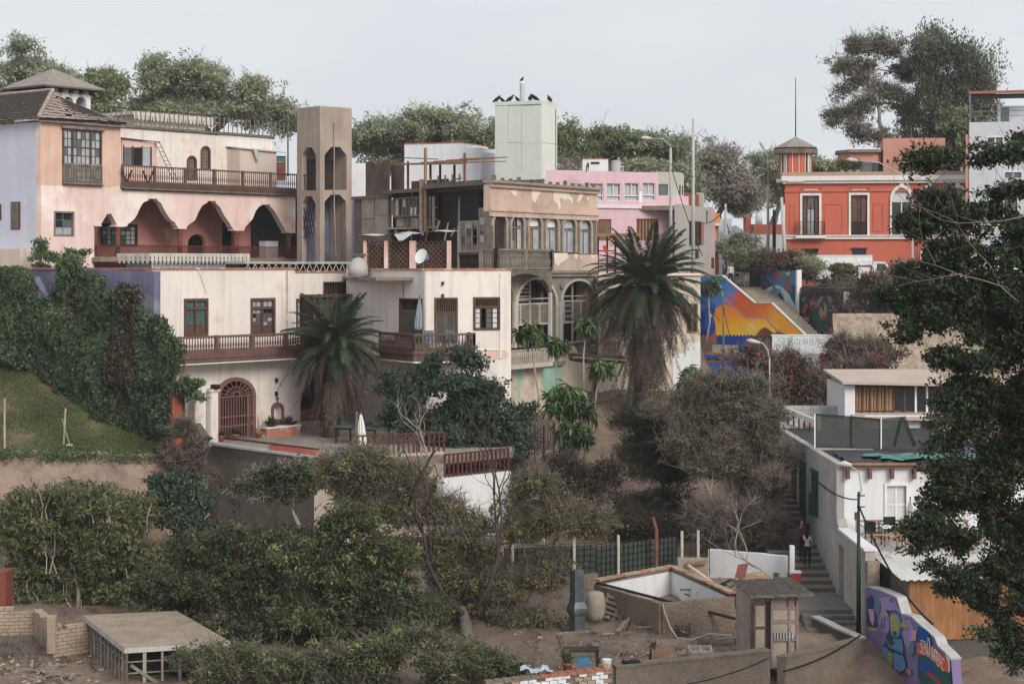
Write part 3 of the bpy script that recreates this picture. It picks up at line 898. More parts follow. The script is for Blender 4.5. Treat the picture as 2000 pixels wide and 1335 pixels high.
for i in range(9):
 z_=w_.z(690,380)+.4*i
 beam('crossbar',scr,M.wood_dark,(-.05*i*.8+.03,.45,z_),(.55-.045*i,.45,z_),.04)

# lower cream house with balconies
TZ=4.9
fA=Fac(297,83.0,585,90.2,0.0)
house=thing('cream_house','cream two storey house with brown turned balconies and big garden archway','house',fA.loc(),fA.rz)
ztopA=fA.z(400,526.5)
zflo=fA.z(450,690)
uE=fA.u(576)
uEl=fA.u(585)
win=[rect(fA,359,583,406,655),rect(fA,489,582,537,655)]
MB().slab([(0,zflo-.4),(uE,zflo-.4),(uE,ztopA),(0,ztopA)],win,0,.45).build('upper_wall',M.plaster_cream,house)
gate=arch(fA,425,494.5,858,771,740)
niche=arch(fA,532.5,549,818,800,790,6)
ulow=fA.u(343)
MB().slab([(ulow,TZ-1.2),(uEl,TZ-1.2),(uEl,zflo-.4-.002),(ulow,zflo-.4-.002)],[gate,niche],.0,.45).build('lower_wall',M.plaster_cream,house)
MB().slab(niche,[],.3,.44).build('niche_back',M.plaster_white,house)
nb=bounds(niche)
MB().lathe([(.09,0),(.1,.15),(.06,.32),(.05,.38),(.06,.44),(.03,.5)],8,((nb[0]+nb[1])/2,.18,nb[2]+.02)).build('niche_figure',M.paint_white,house)
nf=MB().slab(arch(fA,529,552.5,822,798,785,8),[niche],-.1,-.001)
nf.box(nb[0]-.2,nb[1]+.2,-.16,-.001,nb[2]-.17,nb[2]-.07)
nf.build('niche_surround',M.grille_red,house)
bx('niche_cross',house,M.grille_red,(nb[0]+nb[1])/2-.03,(nb[0]+nb[1])/2+.03,-.06,-.002,nb[3]+.12,nb[3]+.42)
bx('niche_cross',house,M.grille_red,(nb[0]+nb[1])/2-.11,(nb[0]+nb[1])/2+.11,-.06,-.003,nb[3]+.27,nb[3]+.33)
for py in(742,768):
 q=fA.p(538,py);bx('wall_lamp',house,M.metal_dark,q[0]-.05,q[0]+.05,-.14,-.002,q[1]-.1,q[1]+.1)
uC2=fA.u(700)
MB().box(.0,.45,.452,12,TZ-2.5,ztopA).build('side_wall',M.plaster_violet,house)
MB().box(.45,12,11.6,12,TZ-2,ztopA).build('rear_wall',M.plaster_cream,house)
bx('coping',house,M.coping_brick,-.06,uE+.06,-.07,.5,ztopA+.002,ztopA+.09)
bx('coping',house,M.coping_brick,-.06,.5,.51,12,ztopA+.002,ztopA+.09)
MB().box(.46,uE,.46,11.6,ztopA-.5,ztopA-.3).build('roof',M.concrete,house)
MB().box(.46,uE-.46,.9,11.6,TZ-1,ztopA-.52).build('core',M.interior_dark,house)
MB().box(uE-.45,uE,.452,2.4,zflo-.4,ztopA-.002).build('return_wall',M.plaster_cream,house)
bx('pilaster',house,M.plaster_cream,fA.u(557),fA.u(559),-.05,-.002,zflo,ztopA-.02)
MB().tube([(fA.u(559),-.05,ztopA-.05),(fA.u(559),-.05,zflo)],.035,6).build('drain_pipe',M.coping_brick,house)
for i,w_ in enumerate(win):
 b=bounds(w_)
 f_=ring(b,.12,-.05,.22).build('window',M.wood_brown,house)
 zt_=b[3]-.12-(b[3]-b[2])*.2
 bx('transom',f_,M.wood_brown,b[0]+.12,b[1]-.12,-.02,.18,zt_-.06,zt_+.06)
 mid=(b[0]+b[1])/2
 bx('meeting_stile',f_,M.wood_brown,mid-.06,mid+.06,.0,.16,b[2]+.12,b[3]-.12)
 for s_ in(0,1):
  xa=b[0]+.12 if s_==0 else mid+.06;xb=mid-.06 if s_==0 else b[1]-.12
  gm=['glass_green','glass_green','glass'] if i==0 else['glass_pale','glass','glass_dark']
  for c in range(2):
   for r_ in range(4):
    h0=b[2]+.5;hh=(zt_-.06-h0)/4
    bx('pane',f_,M[rng.choice(gm)],xa+(xb-xa)*c/2+.015,xa+(xb-xa)*(c+1)/2-.015,.08,.1,h0+r_*hh+.015,h0+(r_+1)*hh-.015)
   bx('pane',f_,M[gm[0]],xa+(xb-xa)*c/2+.015,xa+(xb-xa)*(c+1)/2-.015,.08,.1,zt_+.07,b[3]-.13)
  g=MB().box((xa+xb)/2-.015,(xa+xb)/2+.015,.06,.12,b[2]+.5,b[3]-.12)
  for r_ in range(1,4):g.box(xa,xb,.064,.116,b[2]+.5+r_*hh-.015,b[2]+.5+r_*hh+.015)
  g.build('glazing_bar',M.wood_brown,f_)
  bx('bottom_panel',f_,M.wood_brown,xa,xb,.07,.11,b[2]+.12,b[2]+.5)
 q=fA.p((359+406)/2 if i==0 else 513,583)
gb=bounds(gate)
zsp=fA.z(460,771)
gc=(gb[0]+gb[1])/2;gr=(gb[1]-gb[0])/2;gh=gb[3]-zsp
inner=[(gc+(p_[0]-gc)*.9,gb[2]+.02+(p_[1]-gb[2])*.965) for p_ in gate]
gt=MB().slab(arch(fA,422,497.5,859.5,771,736),[inner],-.1,-.002).build('gate',M.grille_red,house)
for i in range(13):
 q=gb[0]+.1+(gb[1]-gb[0]-.2)*i/12
 bx('gate_bar',gt,M.grille_red,q-.022,q+.022,-.08,-.03,gb[2]+.02,zsp-.05)
for z_ in(gb[2]+.15,gb[2]+.75,(gb[2]+zsp)/2+.1,zsp-.05):bx('gate_rail',gt,M.grille_red,gb[0]+.02,gb[1]-.02,-.09,-.02,z_-.03,z_+.03)
for i in range(9):
 t=pi*(i+.5)/9
 beam('fan_bar',gt,M.grille_red,(gc+.18*cos(t),-.05,zsp+.12*sin(t)),(gc+gr*.93*cos(t),-.05,zsp+gh*.9*sin(t)),.04,.035)
hub=MB().tube([(gc+.2*cos(pi*i/8),-.05,zsp+.14*sin(pi*i/8)) for i in range(9)],.03,5);hub.build('fan_hub',M.grille_red,gt)
MB().tube([(gc+gr*.55*cos(pi*i/10),-.05,zsp+gh*.52*sin(pi*i/10)) for i in range(11)],.025,5).build('fan_ring',M.grille_red,gt)
BW=1.15
fAb=fA.off(-BW)
zrail=fAb.z(500,654);zbt=fAb.z(500,703);zfl=fAb.z(500,684)
ub0,ub1=fAb.u(352),fAb.u(624)
bal=MB().box(ub0,ub1,-BW,-.003,zfl-.1,zfl).build('balcony_floor',M.wood_maroon,house)
bx('balcony_fascia',house,M.wood_maroon,ub0-.04,ub1+.04,-BW-.06,-BW-.002,zfl-.26,zfl+.04)
bx('balcony_fascia',house,M.wood_maroon,ub0,ub1,-BW-.02,-BW+.05,zbt,zfl-.262)
bx('balcony_soffit',house,M.plaster_cream,ub0,ub1-.02,-BW+.06,-.004,zbt-.08,zbt)
bx('balcony_trim',house,M.paint_white,ub0,ub1,-BW+.0,-BW+.055,zbt-.06,zbt-.002)
bx('balcony_fascia',house,M.wood_maroon,ub1-.02,ub1+.05,-BW,1.2,zbt,zfl+.03)
MB().box(uEl,ub1-.03,-.002,1.2,zfl-.1,zfl-.004).build('balcony_floor',M.wood_maroon,house)
balustrade(house,[(ub0,-BW+.04,zfl),(ub1,-BW+.04,zfl),(ub1,1.1,zfl)],zrail-zfl,.165,.055,'wood_maroon',.09,2.15,post=.16)
fBk=fA.off(2.2)
uB0,uB1=uE-.02,fBk.u(705)
ztB=fBk.z(640,532)
slot=rect(fBk,631,550,702,577);bw_=rect(fBk,578,583,601,655)
MB().slab([(uB0,zflo-.3),(uB1,zflo-.3),(uB1,ztB),(uB0,ztB)],[slot,bw_],2.2,2.6).build('recess_wall',M.plaster_cream,house)
bx('coping',house,M.coping_brick,uB0,uB1,2.14,2.7,ztB+.002,ztB+.09)
sb_=bounds(slot)
bx('slot_back',house,M.interior_dark,sb_[0],sb_[1],2.5,2.58,sb_[2],sb_[3])
ring(sb_,.06,2.15,2.3).build('slot_frame',M.wood_brown,house)
bm_=baluster_mesh('wood_brown',sb_[3]-sb_[2]-.12,.05)
sf_=LASTS[-1]
for i in range(14):put('baluster',bm_,sf_,(sb_[0]+.06+(sb_[1]-sb_[0]-.12)*(i+.5)/14,2.24,sb_[2]+.06))
window(house,bounds(bw_),2,5,.1,.03,y=2.3,proud=-2.16,gm='glass_pale',depth=.1)
fBy=fA.off(1.2)
b=(fBy.u(614),fBy.u(702),zfl,fBy.z(660,580))
bay_o=MB().box(b[0],b[1],1.25,2.19,b[2],b[3]).build('boxed_bay',M.wood_dark,house)
bx('cornice',bay_o,M.wood_brown,b[0]-.08,b[1]+.1,1.1,2.18,b[3],b[3]+.14)
for i in range(8):
 q=b[0]+(b[1]-b[0])*i/7
 bx('bay_post',bay_o,M.wood_brown,q-.06,q+.06,1.17,1.249,b[2],b[3])
for z_ in(b[2]+.95,b[3]-.45):bx('bay_rail',bay_o,M.wood_brown,b[0],b[1],1.16,1.248,z_-.05,z_+.05)
for i in range(7):
 q=b[0]+(b[1]-b[0])*(i+.5)/7
 bx('pane',bay_o,M.glass_dark,q-.2,q+.2,1.232,1.246,b[2]+1.02,b[3]-.52)
fC=Fac(703,94.0,830,88.4,0.0)
fD=Fac(833,88.3,998,89.6,0.0)
wing=thing('cream_wing','cream corner wing of the lower house with shuttered doors and folded parasol balcony','house',fD.loc(),fD.rz)
def into(f,g,u,y,z):
 return local(f,g.w3(u,y,z))
def conv(m,g,f):
 m.v=[tuple(into(f,g,*v)) for v in m.v];return m
zt=fD.z(900,527.5)
hD=[rect(fD,848,581,894,668),rect(fD,924,580,976.5,644)]
uDe=fD.u(998)
MB().slab([(-.02,TZ-1.5),(uDe,TZ-1.5),(uDe,zt),(-.02,zt)],hD,0,.4).build('front_wall',M.plaster_cream,wing)
hC=[rect(fC,780,583,826,668)]
uCe=fC.u(829)
conv(MB().slab([(-1.5,zfl-.5),(uCe,zfl-.5),(uCe,zt),(-1.5,zt)],hC,0,.4),fC,fD).build('left_wall',M.plaster_cream,wing)
conv(MB().box(uCe-.1,uCe+.12,-.05,.3,zfl-.5,zt-.002),fC,fD).build('corner_pier',M.plaster_cream,wing)
conv(MB().slab([(-1.5,TZ-1.5),(uCe+.05,TZ-1.5),(uCe+.05,zfl-.502),(-1.5,zfl-.502)],[],.5,.9),fC,fD).build('lower_wall',M.plaster_shell,wing)
MB().box(uDe-.35,uDe-.002,.402,9,TZ-1.5,zt).build('right_wall',M.plaster_cream,wing)
MB().box(-2.2,uDe-.36,1.2,9,zt-.5,zt-.35).build('roof',M.concrete,wing)
bx('coping',wing,M.coping_brick,-.05,uDe+.05,-.07,.46,zt+.002,zt+.09)
cop=conv(MB().box(-.3,uCe,-.07,.46,zt+.001,zt+.085),fC,fD).build('coping',M.coping_brick,wing)
MB().slab(rect(fD,975,533,979,700),[],-.06,-.002).build('pilaster',M.plaster_cream,wing)
bx('string_course',wing,M.plaster_cream,fD.u(930),fD.u(977),-.04,-.003,fD.z(960,683)-.03,fD.z(960,683)+.03)
MB().slab(fD.pl([(945,690),(962,684),(985,683),(993,690),(990,700),(968,702),(950,701)]),[],-.008,-.001).build('pink_patch',M.plaster_pink,wing)
defm('shutter_green',C(98,94,84),var=.15,scale=2,rough=.7)
louvre_door(wing,bounds(hD[0]),transom=.62,mm='shutter_green')
b=bounds(hD[1])
f_=ring(b,.1,-.06,.2).build('window',M.wood_brown,wing)
zt_=b[3]-.1-(b[3]-b[2])*.24
bx('transom',f_,M.wood_brown,b[0]+.1,b[1]-.1,-.04,.1,zt_-.05,zt_+.05)
for i in range(11):bx('spindle',f_,M.wood_brown,b[0]+.1+(b[1]-b[0]-.2)*(i+.3)/11,b[0]+.1+(b[1]-b[0]-.2)*(i+.7)/11,-.02,.04,zt_+.05,b[3]-.1)
for i in range(4):
 xa,xb=b[0]+.1+(b[1]-b[0]-.2)*i/4,b[0]+.1+(b[1]-b[0]-.2)*(i+1)/4
 bx('stile',f_,M.wood_brown,xa-.03,xa+.03,.0,.08,b[2]+.1,zt_-.05)
 if i!=1:
  for r_ in range(4):
   hh=(zt_-.05-b[2]-.1)/4
   bx('pane',f_,M['curtain_white' if i in(0,3) else 'glass'],xa+.04,xb-.04,.04,.06,b[2]+.1+r_*hh+.015,b[2]+.1+(r_+1)*hh-.015)
interior(wing,b,'interior_dark')
dd=put('side_door',None,wing)
def dx(name,parent,mt,u0_,u1_,y0_,y1_,z0_,z1_):
 return conv(MB().box(u0_,u1_,y0_,y1_,z0_,z1_),fC,fD).build(name,mt,parent)
b=bounds(hC[0])
conv(ring(b,.08,-.03,.2),fC,fD).build('door_frame',M.wood_brown,dd)
for i in range(2):
 xa,xb=b[0]+.08+(b[1]-b[0]-.16)*i/2,b[0]+.08+(b[1]-b[0]-.16)*(i+1)/2
 dx('door_leaf',dd,M.shutter_green,xa+.01,xb-.01,.08,.12,b[2]+.05,b[3]-.55)
 for k in range(12):
  z_=b[2]+.2+k*.13
  if z_<b[3]-.65:dx('slat',dd,M.shutter_green,xa+.07,xb-.07,.05,.085,z_,z_+.09)
for i in range(8):
 q=b[0]+.1+(b[1]-b[0]-.2)*(i+.5)/8
 dx('spindle',dd,M.wood_brown,q-.02,q+.02,.08,.12,b[3]-.5,b[3]-.08)
dx('dark_gap',dd,M.interior_dark,b[0],b[1],.25,.3,b[2],b[3])
for q in(fC.p(789,580),):
 o_=conv(MB().tube([(q[0],-.04,q[1]),(q[0],-.04,zt-.6)],.015,4),fC,fD).build('cable',M.metal_dark,wing)
for py in(553,577):
 q=fD.p(864,py);bx('wall_lamp',wing,M.metal_dark,q[0]-.05,q[0]+.05,-.15,-.002,q[1]-.08,q[1]+.08)
fDb=fD.off(-1.0);fCb=fC.off(-1.0)
zr2=fDb.z(880,652.5);zf2=fDb.z(880,684);zb2=fDb.z(880,705)
pe=Vector((fDb.u(926),-1.0,zf2))
pc=into(fD,fC,uCe+.25,-1.0,zf2);pc.y=min(pc.y,-.95)
pf=into(fD,fC,fCb.u(742),-1.0,zf2)
zf2l=zf2
pts=[pf,Vector((pc.x+.05,-1.0,zf2)),pe,Vector((pe.x,-.05,zf2))]
for p_ in pts:p_.z=zf2l
balustrade(wing,pts,zr2-zf2l,.165,.05,'wood_maroon',.085,2.3,post=.12)
iL=into(fD,fC,fCb.u(742),.0,0);iC=into(fD,fC,uCe,.0,0)
fl=[(pts[0].x,pts[0].y),(pts[1].x,pts[1].y),(pts[2].x,pts[2].y),(pts[2].x,-.003),(-.05,-.003),(iL.x,iL.y)]
MB().plan(fl,zb2,zf2l+.04).build('balcony_floor',M.wood_maroon,wing)
for a_,b_ in zip(pts[:-1],pts[1:]):
 d_=(b_-a_);n_=Vector((d_.y,-d_.x,0)).normalized()
 beam('balcony_fascia',wing,M.wood_maroon,a_+n_*.03+Vector((0,0,-.08)),b_+n_*.03+Vector((0,0,-.08)),.06,.2)
 beam('balcony_trim',wing,M.paint_white,a_+n_*.01+Vector((0,0,zb2-zf2l-.04)),b_+n_*.01+Vector((0,0,zb2-zf2l-.04)),.06,.06)
MB().plan([(x_*1.0,y_) for x_,y_ in fl],zb2-.07,zb2-.004).build('balcony_soffit',M.plaster_cream,wing)
pas=thing('garden_archway','dark garden passage arch behind the shaggy palm on the terrace','archway',fA.loc(),fA.rz)
fP=fA.off(.9)
ua_,ub_=fP.u(575),fP.u(760)
hole=fP.pl([(588,875),(587,790),(590,765),(600,738),(618,716),(640,705),(690,702),(715,715),(732,738),(742,770),(744,875)])
MB().slab([(uEl+.01,TZ-1),(ub_,TZ-1),(ub_,zbt-.09),(uEl+.01,zbt-.09)],[hole],.9,1.4).build('arch_wall',M.plaster_shell,pas)
MB().box(uEl+.4,ub_,5.5,5.8,TZ-1,zbt).build('rear_wall',M.interior_mid,pas)
MB().box(uEl-.3,uEl,1.41,5.5,TZ-1,zbt).build('side_wall',M.interior_mid,pas)
MB().box(uEl-.3,ub_,1.41,5.5,zbt-.15,zbt-.09).build('ceiling',M.wood_dark,pas)
for px in(602,665,708):
 q=fA.off(5.4).u(px);bx('dark_door',pas,M.black,q-.5,q+.45,5.4,5.49,TZ,TZ+2.3)
bx('dado',pas,M.column_red,uEl+.4,ub_,5.38,5.49,TZ+.0,TZ+.5)
an=thing('gate_annex','narrow cream annex pier left of the arched iron gate','annex',fA.loc(),fA.rz)
fN=fA.off(-.5)
MB().box(fN.u(381),fN.u(402),-.5,-.002,TZ-.6,fN.z(390,756)).build('pier',M.plaster_cream,an)
MB().box(fN.u(404),fN.u(419),-.75,-.003,TZ-.6,fN.z(410,764)).build('pier',M.plaster_cream,an)
bx('pier_cap',an,M.plaster_cream,fN.u(402),fN.u(421),-.82,-.003,fN.z(410,764),fN.z(410,759))
bx('floodlight',an,M.metal_dark,fN.u(408),fN.u(417),-.95,-.6,fN.z(412,763)+.1,fN.z(412,755)+.12)
rb=thing('rusty_panel','rusty orange gate panel at the foot of the vine covered wall','gate',fA.loc(),fA.rz)
MB().box(fN.u(337),fN.u(357),-.5,-.35,TZ,fN.z(348,770)).build('panel',mat('panel_rust',C(176,84,58),var=.25,scale=2,patch=(C(196,150,128),2.,.6,.68)),rb)
bx('panel_edge',rb,M.rail_red,fN.u(357)+.01,fN.u(360),-.54,-.3,TZ,fN.z(348,770)-.05)

# terrace and its retaining walls
fT1=Fac(405,82.6,613,76.6,0.0)
fT2=Fac(613,76.6,872,79.6,0.0)
tc=[P(405,870,82.6),P(613,893,76.6),P(872,893,79.6),P(1000,885,82),P(1040,870,93),P(760,850,99),P(560,850,96),P(340,830,86)]
MB().plan([(p_.x,p_.y) for p_ in tc],TZ-.4,TZ).build('terrace_floor',mat('terrace_paving',C(150,140,130),var=.12,scale=.8,dirt=.2,patch=(C(120,110,100),1.,.55,.7)))
tag(bpy.data.objects['terrace_floor'],'grey paved terrace under the palm',None,None,'structure')
defm('stucco_rough',C(128,114,102),var=.15,scale=1,streak=.3,bump=.05,bscale=18,fine=.25,dirt=.2)
defm('stucco_grey',C(112,103,96),var=.15,scale=1,streak=.4,bump=.04,bscale=16,fine=.2,dirt=.2)
rw=thing('retaining_wall','tall rough grey retaining wall below the terrace','wall',fT1.loc(),fT1.rz)
zw0=fT1.z(420,870);zw1=fT1.z(612,893)
MB().slab([(-1.2,-1),(fT1.u(613),-1),(fT1.u(613),TZ+.12),(0,TZ+.12),(-1.2,TZ+1.0)],[],0,.4).build('wall_face',M.stucco_grey,rw)
bx('coping',rw,M.concrete_pale,0,fT1.u(613)+.1,-.08,.45,TZ+.122,TZ+.22)
sw=thing('sloping_wall','short sloping garden wall dropping from the vines to the terrace','wall',fT1.loc(),fT1.rz)
MB().slab([(fT1.u(338),1),(-1.21,1),(-1.21,TZ+.4),(fT1.u(338),fT1.z(338,815))],[],.0,.35).build('wall_face',M.stucco_rough,sw)
lo=thing('terrace_undercroft','pale building under the terrace with red window and white painted end','building',fT2.loc(),fT2.rz)
hw=[rect(fT2,816,938,866,1020),rect(fT2,622,903,676,926),rect(fT2,624,936,668,955)]
MB().slab([(0.02,-1),(fT2.u(868),-1),(fT2.u(868),TZ+.12),(0.02,TZ+.12)],hw,0,.4).build('front_wall',mat('stucco_pale',C(186,168,150),var=.1,scale=.8,streak=.35,bump=.02,dirt=.2),lo)
for h_ in hw[1:]:
 b=bounds(h_)
 bx('vent_back',lo,M.rail_red,b[0],b[1],.25,.3,b[2],b[3])
 for i in range(7):bx('vent_bar',lo,M.rail_red,b[0]+(b[1]-b[0])*(i+.3)/7,b[0]+(b[1]-b[0])*(i+.5)/7,.05,.1,b[2],b[3])
window(lo,bounds(hw[0]),3,4,.12,.05,fm='column_red',gm='glass_dark',y=.1)
interior(lo,bounds(hw[0]))
fT3=Fac(866,78.6,998,81.5,0.0)
zw=fT3.z(935,926)
w3_=conv(MB().box(0,fT3.u(998),0,.4,-1,zw),fT3,fT2).build('white_end_wall',M.plaster_white,lo)
conv(MB().box(fT3.u(998)-.3,fT3.u(998)-.001,.41,8,-1,zw-.01),fT3,fT2).build('end_side_wall',M.plaster_shell,lo)
conv(MB().box(0,fT3.u(998)-.31,.41,9,zw-.3,zw-.05),fT3,fT2).build('deck',M.concrete,lo)
conv(MB().box(fT3.u(998),fT3.u(1003),.1,.3,0,zw-.6),fT3,fT2).build('red_post',M.column_red,lo)
def iron_rail(label,f,xa,xb,ytop,h,n,z=None):
 r_=thing('terrace_railing',label,'railing',f.loc(),f.rz,'red railings of the terrace')
 za_,zb_=(f.z(xa,ytop[0]),f.z(xb,ytop[1])) if z is None else(z,z)
 ua,ub=f.u(xa),f.u(xb)
 beam('top_rail',r_,M.rail_red,(ua,.1,za_),(ub,.1,zb_),.09,.07)
 beam('mid_rail',r_,M.rail_red,(ua,.1,za_-h*.4),(ub,.1,zb_-h*.4),.04,.04)
 beam('bottom_rail',r_,M.rail_red,(ua,.1,za_-h*.92),(ub,.1,zb_-h*.92),.05,.05)
 for i in range(n+1):
  q=ua+(ub-ua)*i/n;z_=za_+(zb_-za_)*i/n;w=.045 if i%3==0 else.028
  bx('picket',r_,M.rail_red,q-w,q+w,.07,.13,z_-h,z_)
 return r_
iron_rail('dark red railing along the terrace edge behind the bare branches',fT2,690,869,None,1.0,18,TZ+.95)
iron_rail('dark red railing on top of the white painted wall',fT3,872,996,None,1.0,15,zw+.98)
fT4=Fac(860,85,996,86.5)
iron_rail('dark red railing at the back of the white walled deck',fT4,862,994,None,.95,12,TZ+1.0)
ob=thing('orange_kerb','low orange red painted kerb at the terrace front','kerb',fT1.loc(),fT1.rz)
MB().slab([(fT1.u(520),TZ+.22),(fT1.u(612),TZ+.22),(fT1.u(612),TZ+.36),(fT1.u(560),TZ+.4),(fT1.u(520),TZ+.42)],[],.12,.5).build('kerb_block',mat('kerb_orange',C(196,92,66),var=.15,scale=2,dirt=.15),ob)
bx('kerb_rail',ob,M.rail_red,fT1.u(430),fT1.u(612),.2,.3,TZ+.44,TZ+.52)

# peeling arcade house (centre)
defm('plaster_peel',C(206,176,156),var=.12,scale=.5,streak=.4,dirt=.3,patch=(C(190,152,134),.6,.55,.7),bump=.01)
defm('plaster_peel_dirty',C(216,200,178),var=.15,scale=.7,streak=.45,dirt=.25,patch=(C(224,212,192),.8,.55,.68),patch2=(C(150,122,100),.5,.58,.75),bump=.02)
defm('plaster_flake',C(232,216,192),var=.06,scale=2)
defm('mint_paint',C(150,202,178),var=.05,scale=.5,streak=.15,dirt=.08)
defm('carved_grey',C(150,140,126),var=.15,scale=1,streak=.5,dirt=.3)
fR1=Fac(957,98,1167,108,0.0)
peel=thing('peeling_house','derelict house with peeling pink plaster, six arched windows and open grey loggia','house',fR1.loc(),fR1.rz)
zt=fR1.z(960,357);zs1=fR1.z(960,412)
uE=fR1.u(1167)
arcs=[(965,989.5,494,438,418,'glass_dark'),(1000,1024,490,441,420,None),(1034,1058,491,442,421,None),(1068.5,1090.5,490,444,423,None),(1101,1125,492,446,425,None),(1134,1155,495,448,427,None)]
holes=[arch(fR1,a[0],a[1],a[2],a[3],a[4]) for a in arcs]
zband0=fR1.z(960,532)
frieze=MB().slab([(0,zs1),(uE,zs1),(uE,zt),(0,zt)],[],0,.4).build('frieze_wall',M.plaster_peel,peel)
MB().slab([(0,fR1.z(960,532)),(uE,fR1.z(960,532)),(uE,zs1-.002),(0,zs1-.002)],holes,.06,.4).build('window_wall',M.wood_weathered,peel)
zsill=fR1.z(960,493)
MB().slab([(fR1.u(1078),zband0),(uE,zband0),(uE,zsill-.05),(fR1.u(1078),zsill-.05)],[],-.03,.055).build('spandrel_wall',M.plaster_peel,peel)
bx('cornice',peel,M.carved_grey,-.1,uE+.1,-.35,.4,zt+.001,zt+.14)
bx('cornice',peel,M.plaster_peel,-.02,uE+.02,-.16,-.001,zt-.22,zt-.0)
bx('string_course',peel,M.plaster_peel,-.02,uE+.02,-.14,-.002,zs1-.0,zs1+.12)
bx('string_course',peel,M.plaster_peel,-.02,uE+.02,-.06,.05,zs1-.28,zs1-.003)
for i in range(14):
 q=uE*(i+.5)/14
 bx('roof_stub',peel,M.wood_weathered,q-.05,q+.05,-.1,.1,zt+.142,zt+.3+.12*(i%3==0))
def flake(poly,name='bare_patch',y=-.006,f=fR1,mm='plaster_flake',root=peel):
 MB().slab(f.pl(poly),[],y,y+.005).build(name,M[mm],root)
flake([(996,373),(1007,371),(1010,376),(1008,384),(1003,381)])
flake([(1040,371),(1056,371),(1057,377),(1050,383),(1047,392),(1044,397),(1039,388),(1038,380)])
flake([(1082,373),(1112,375),(1113,384),(1118,386),(1119,393),(1117,398),(1113,391),(1109,388),(1101,391),(1098,386),(1092,389),(1095,400),(1094,409),(1091,409),(1090,398),(1084,394),(1081,388)])
flake([(1133,377),(1141,378),(1137,386),(1129,395),(1127,393)])
flake([(1147,384),(1150,385),(1150,391),(1147,391)])
for poly in([(1081,494),(1107,494),(1109,503),(1100,510),(1093,514),(1090,520),(1083,513)],[(1121,496),(1127,496),(1126,506),(1122,503)],[(1133,500),(1136,501),(1134,508)],[(1152,498),(1160,499),(1158,504)]):
 flake(poly,y=-.036)
for i,a in enumerate(arcs):
 h_=holes[i];b=bounds(h_)
 big=arch(fR1,a[0]-3.4,a[1]+3.4,a[2]+.5,a[3],a[4]-4)
 w=MB().slab(big,[h_],-.02,.055).build('window',M.wood_pale,peel)
 zsp=fR1.z((a[0]+a[1])/2,a[3]+1)
 lun=[p_ for p_ in h_ if p_[1]>=zsp-.02]
 if i==0:
  MB().slab(h_,[],.6,.62).build('dark_opening',M.interior_dark,w)
  for q in range(3):bx('crossed_rail',w,M.paint_white,b[0]+.05,b[1]-.05,.2,.23,b[2]+.1+q*.3,b[2]+.14+q*.3)
  for(qa,qb,za,zb) in((.1,.3,.7,.4),(.3,.1,.4,.1),(.9,.7,.7,.4),(.7,.9,.4,.1)):
   beam('crossed_rail',w,M.paint_white,(b[0]+(b[1]-b[0])*qa,.2,b[2]+za),(b[0]+(b[1]-b[0])*qb,.2,b[2]+zb),.03)
  bx('blue_blind',w,M.plaster_lilac,b[0],b[1],.3,.32,zsp-.35,zsp-.1)
  continue
 MB().slab(lun,[],.22,.24).build('lunette',M['paint_white' if i in(2,3) else 'corrugated_grey'],w)
 bx('transom',w,M.wood_grey,b[0],b[1],.14,.26,zsp-.1,zsp-.01)
 mid=(b[0]+b[1])/2
 bx('mullion',w,M.wood_grey,mid-.03,mid+.03,.16,.25,b[2],zsp-.1)
 for s_ in(0,1):
  xa,xb=(b[0],mid-.03) if s_==0 else(mid+.03,b[1])
  for r_ in range(2):
   z0_,z1_=b[2]+(zsp-.1-b[2])*(.0 if r_==0 else.44),b[2]+(zsp-.1-b[2])*(.42 if r_==0 else 1)
   mm='glass_pale'
   if i==2 and s_==0:mm='wood_orange'
   if i==1 and s_==0:mm='interior_mid' if r_ else 'wood_grey'
   if i==1 and s_==1:mm='corrugated_grey'
   bx('pane',w,M[mm],xa+.02,xb-.02,.2,.215,z0_,z1_)
  bx('rail',w,M.wood_pale,xa,xb,.18,.24,b[2]+(zsp-.1-b[2])*.42,b[2]+(zsp-.1-b[2])*.44)
 MB().slab(h_,[],.9,.92).build('dark_room',M.interior_dark,w)
for px in(961,994.5,1029,1063,1096,1129.5,1160):
 q=fR1.p(px,493);bx('pilaster',peel,M.wood_weathered,q[0]-.12,q[0]+.12,-.03,.055,zsill-.0,fR1.z(px,440))
MB().box(4.2,uE,7.6,8,2,zt).build('rear_wall',M.plaster_peel,peel)
MB().box(uE-.4,uE-.001,.41,7.6,2,zt-.002).build('right_wall',M.plaster_peel,peel)
MB().plan([(.45,.41),(uE-.41,.41),(uE-.41,7.6),(4.2,7.6)],zt-.3,zt-.1).build('roof',M.concrete_dark,peel)
MB().plan([(1.1,1.4),(uE-.42,1.4),(uE-.42,7.5),(4.4,7.5)],2,zt-.32).build('dark_core',M.interior_dark,peel)
fRb=fR1.off(-1.1)
ub0,ub1=fRb.u(972),fRb.u(1078);zfb=fRb.z(1030,527);hb=fRb.z(1030,488)-zfb
MB().box(ub0,ub1,-1.1,-.04,zfb-.12,zfb).build('balcony_floor',M.wood_weathered,peel)
balustrade(peel,[(ub0,-.1,zfb),(ub0,-1.05,zfb),(ub1,-1.05,zfb),(ub1,-.1,zfb)],hb,.15,.05,'wood_grey',.1,2.4,post=.22)
zl1=zband0-.03;
lar=[(1013,1088,672,595,545),(1101,1165,672,588,548)]
lho=[arch(fR1,a[0],a[1],a[2],a[3],a[4],14) for a in lar]
zlf=fR1.z(1060,675)
MB().slab([(0,zlf),(uE,zlf),(uE,zl1),(0,zl1)],lho+[arch(fR1,992,1006,672,585,560)],.1,.5).build('loggia_wall',M.carved_grey,peel)
bx('loggia_cornice',peel,M.carved_grey,ub1+.2,uE+.05,-.16,.05,zl1-.02,zl1+.13)
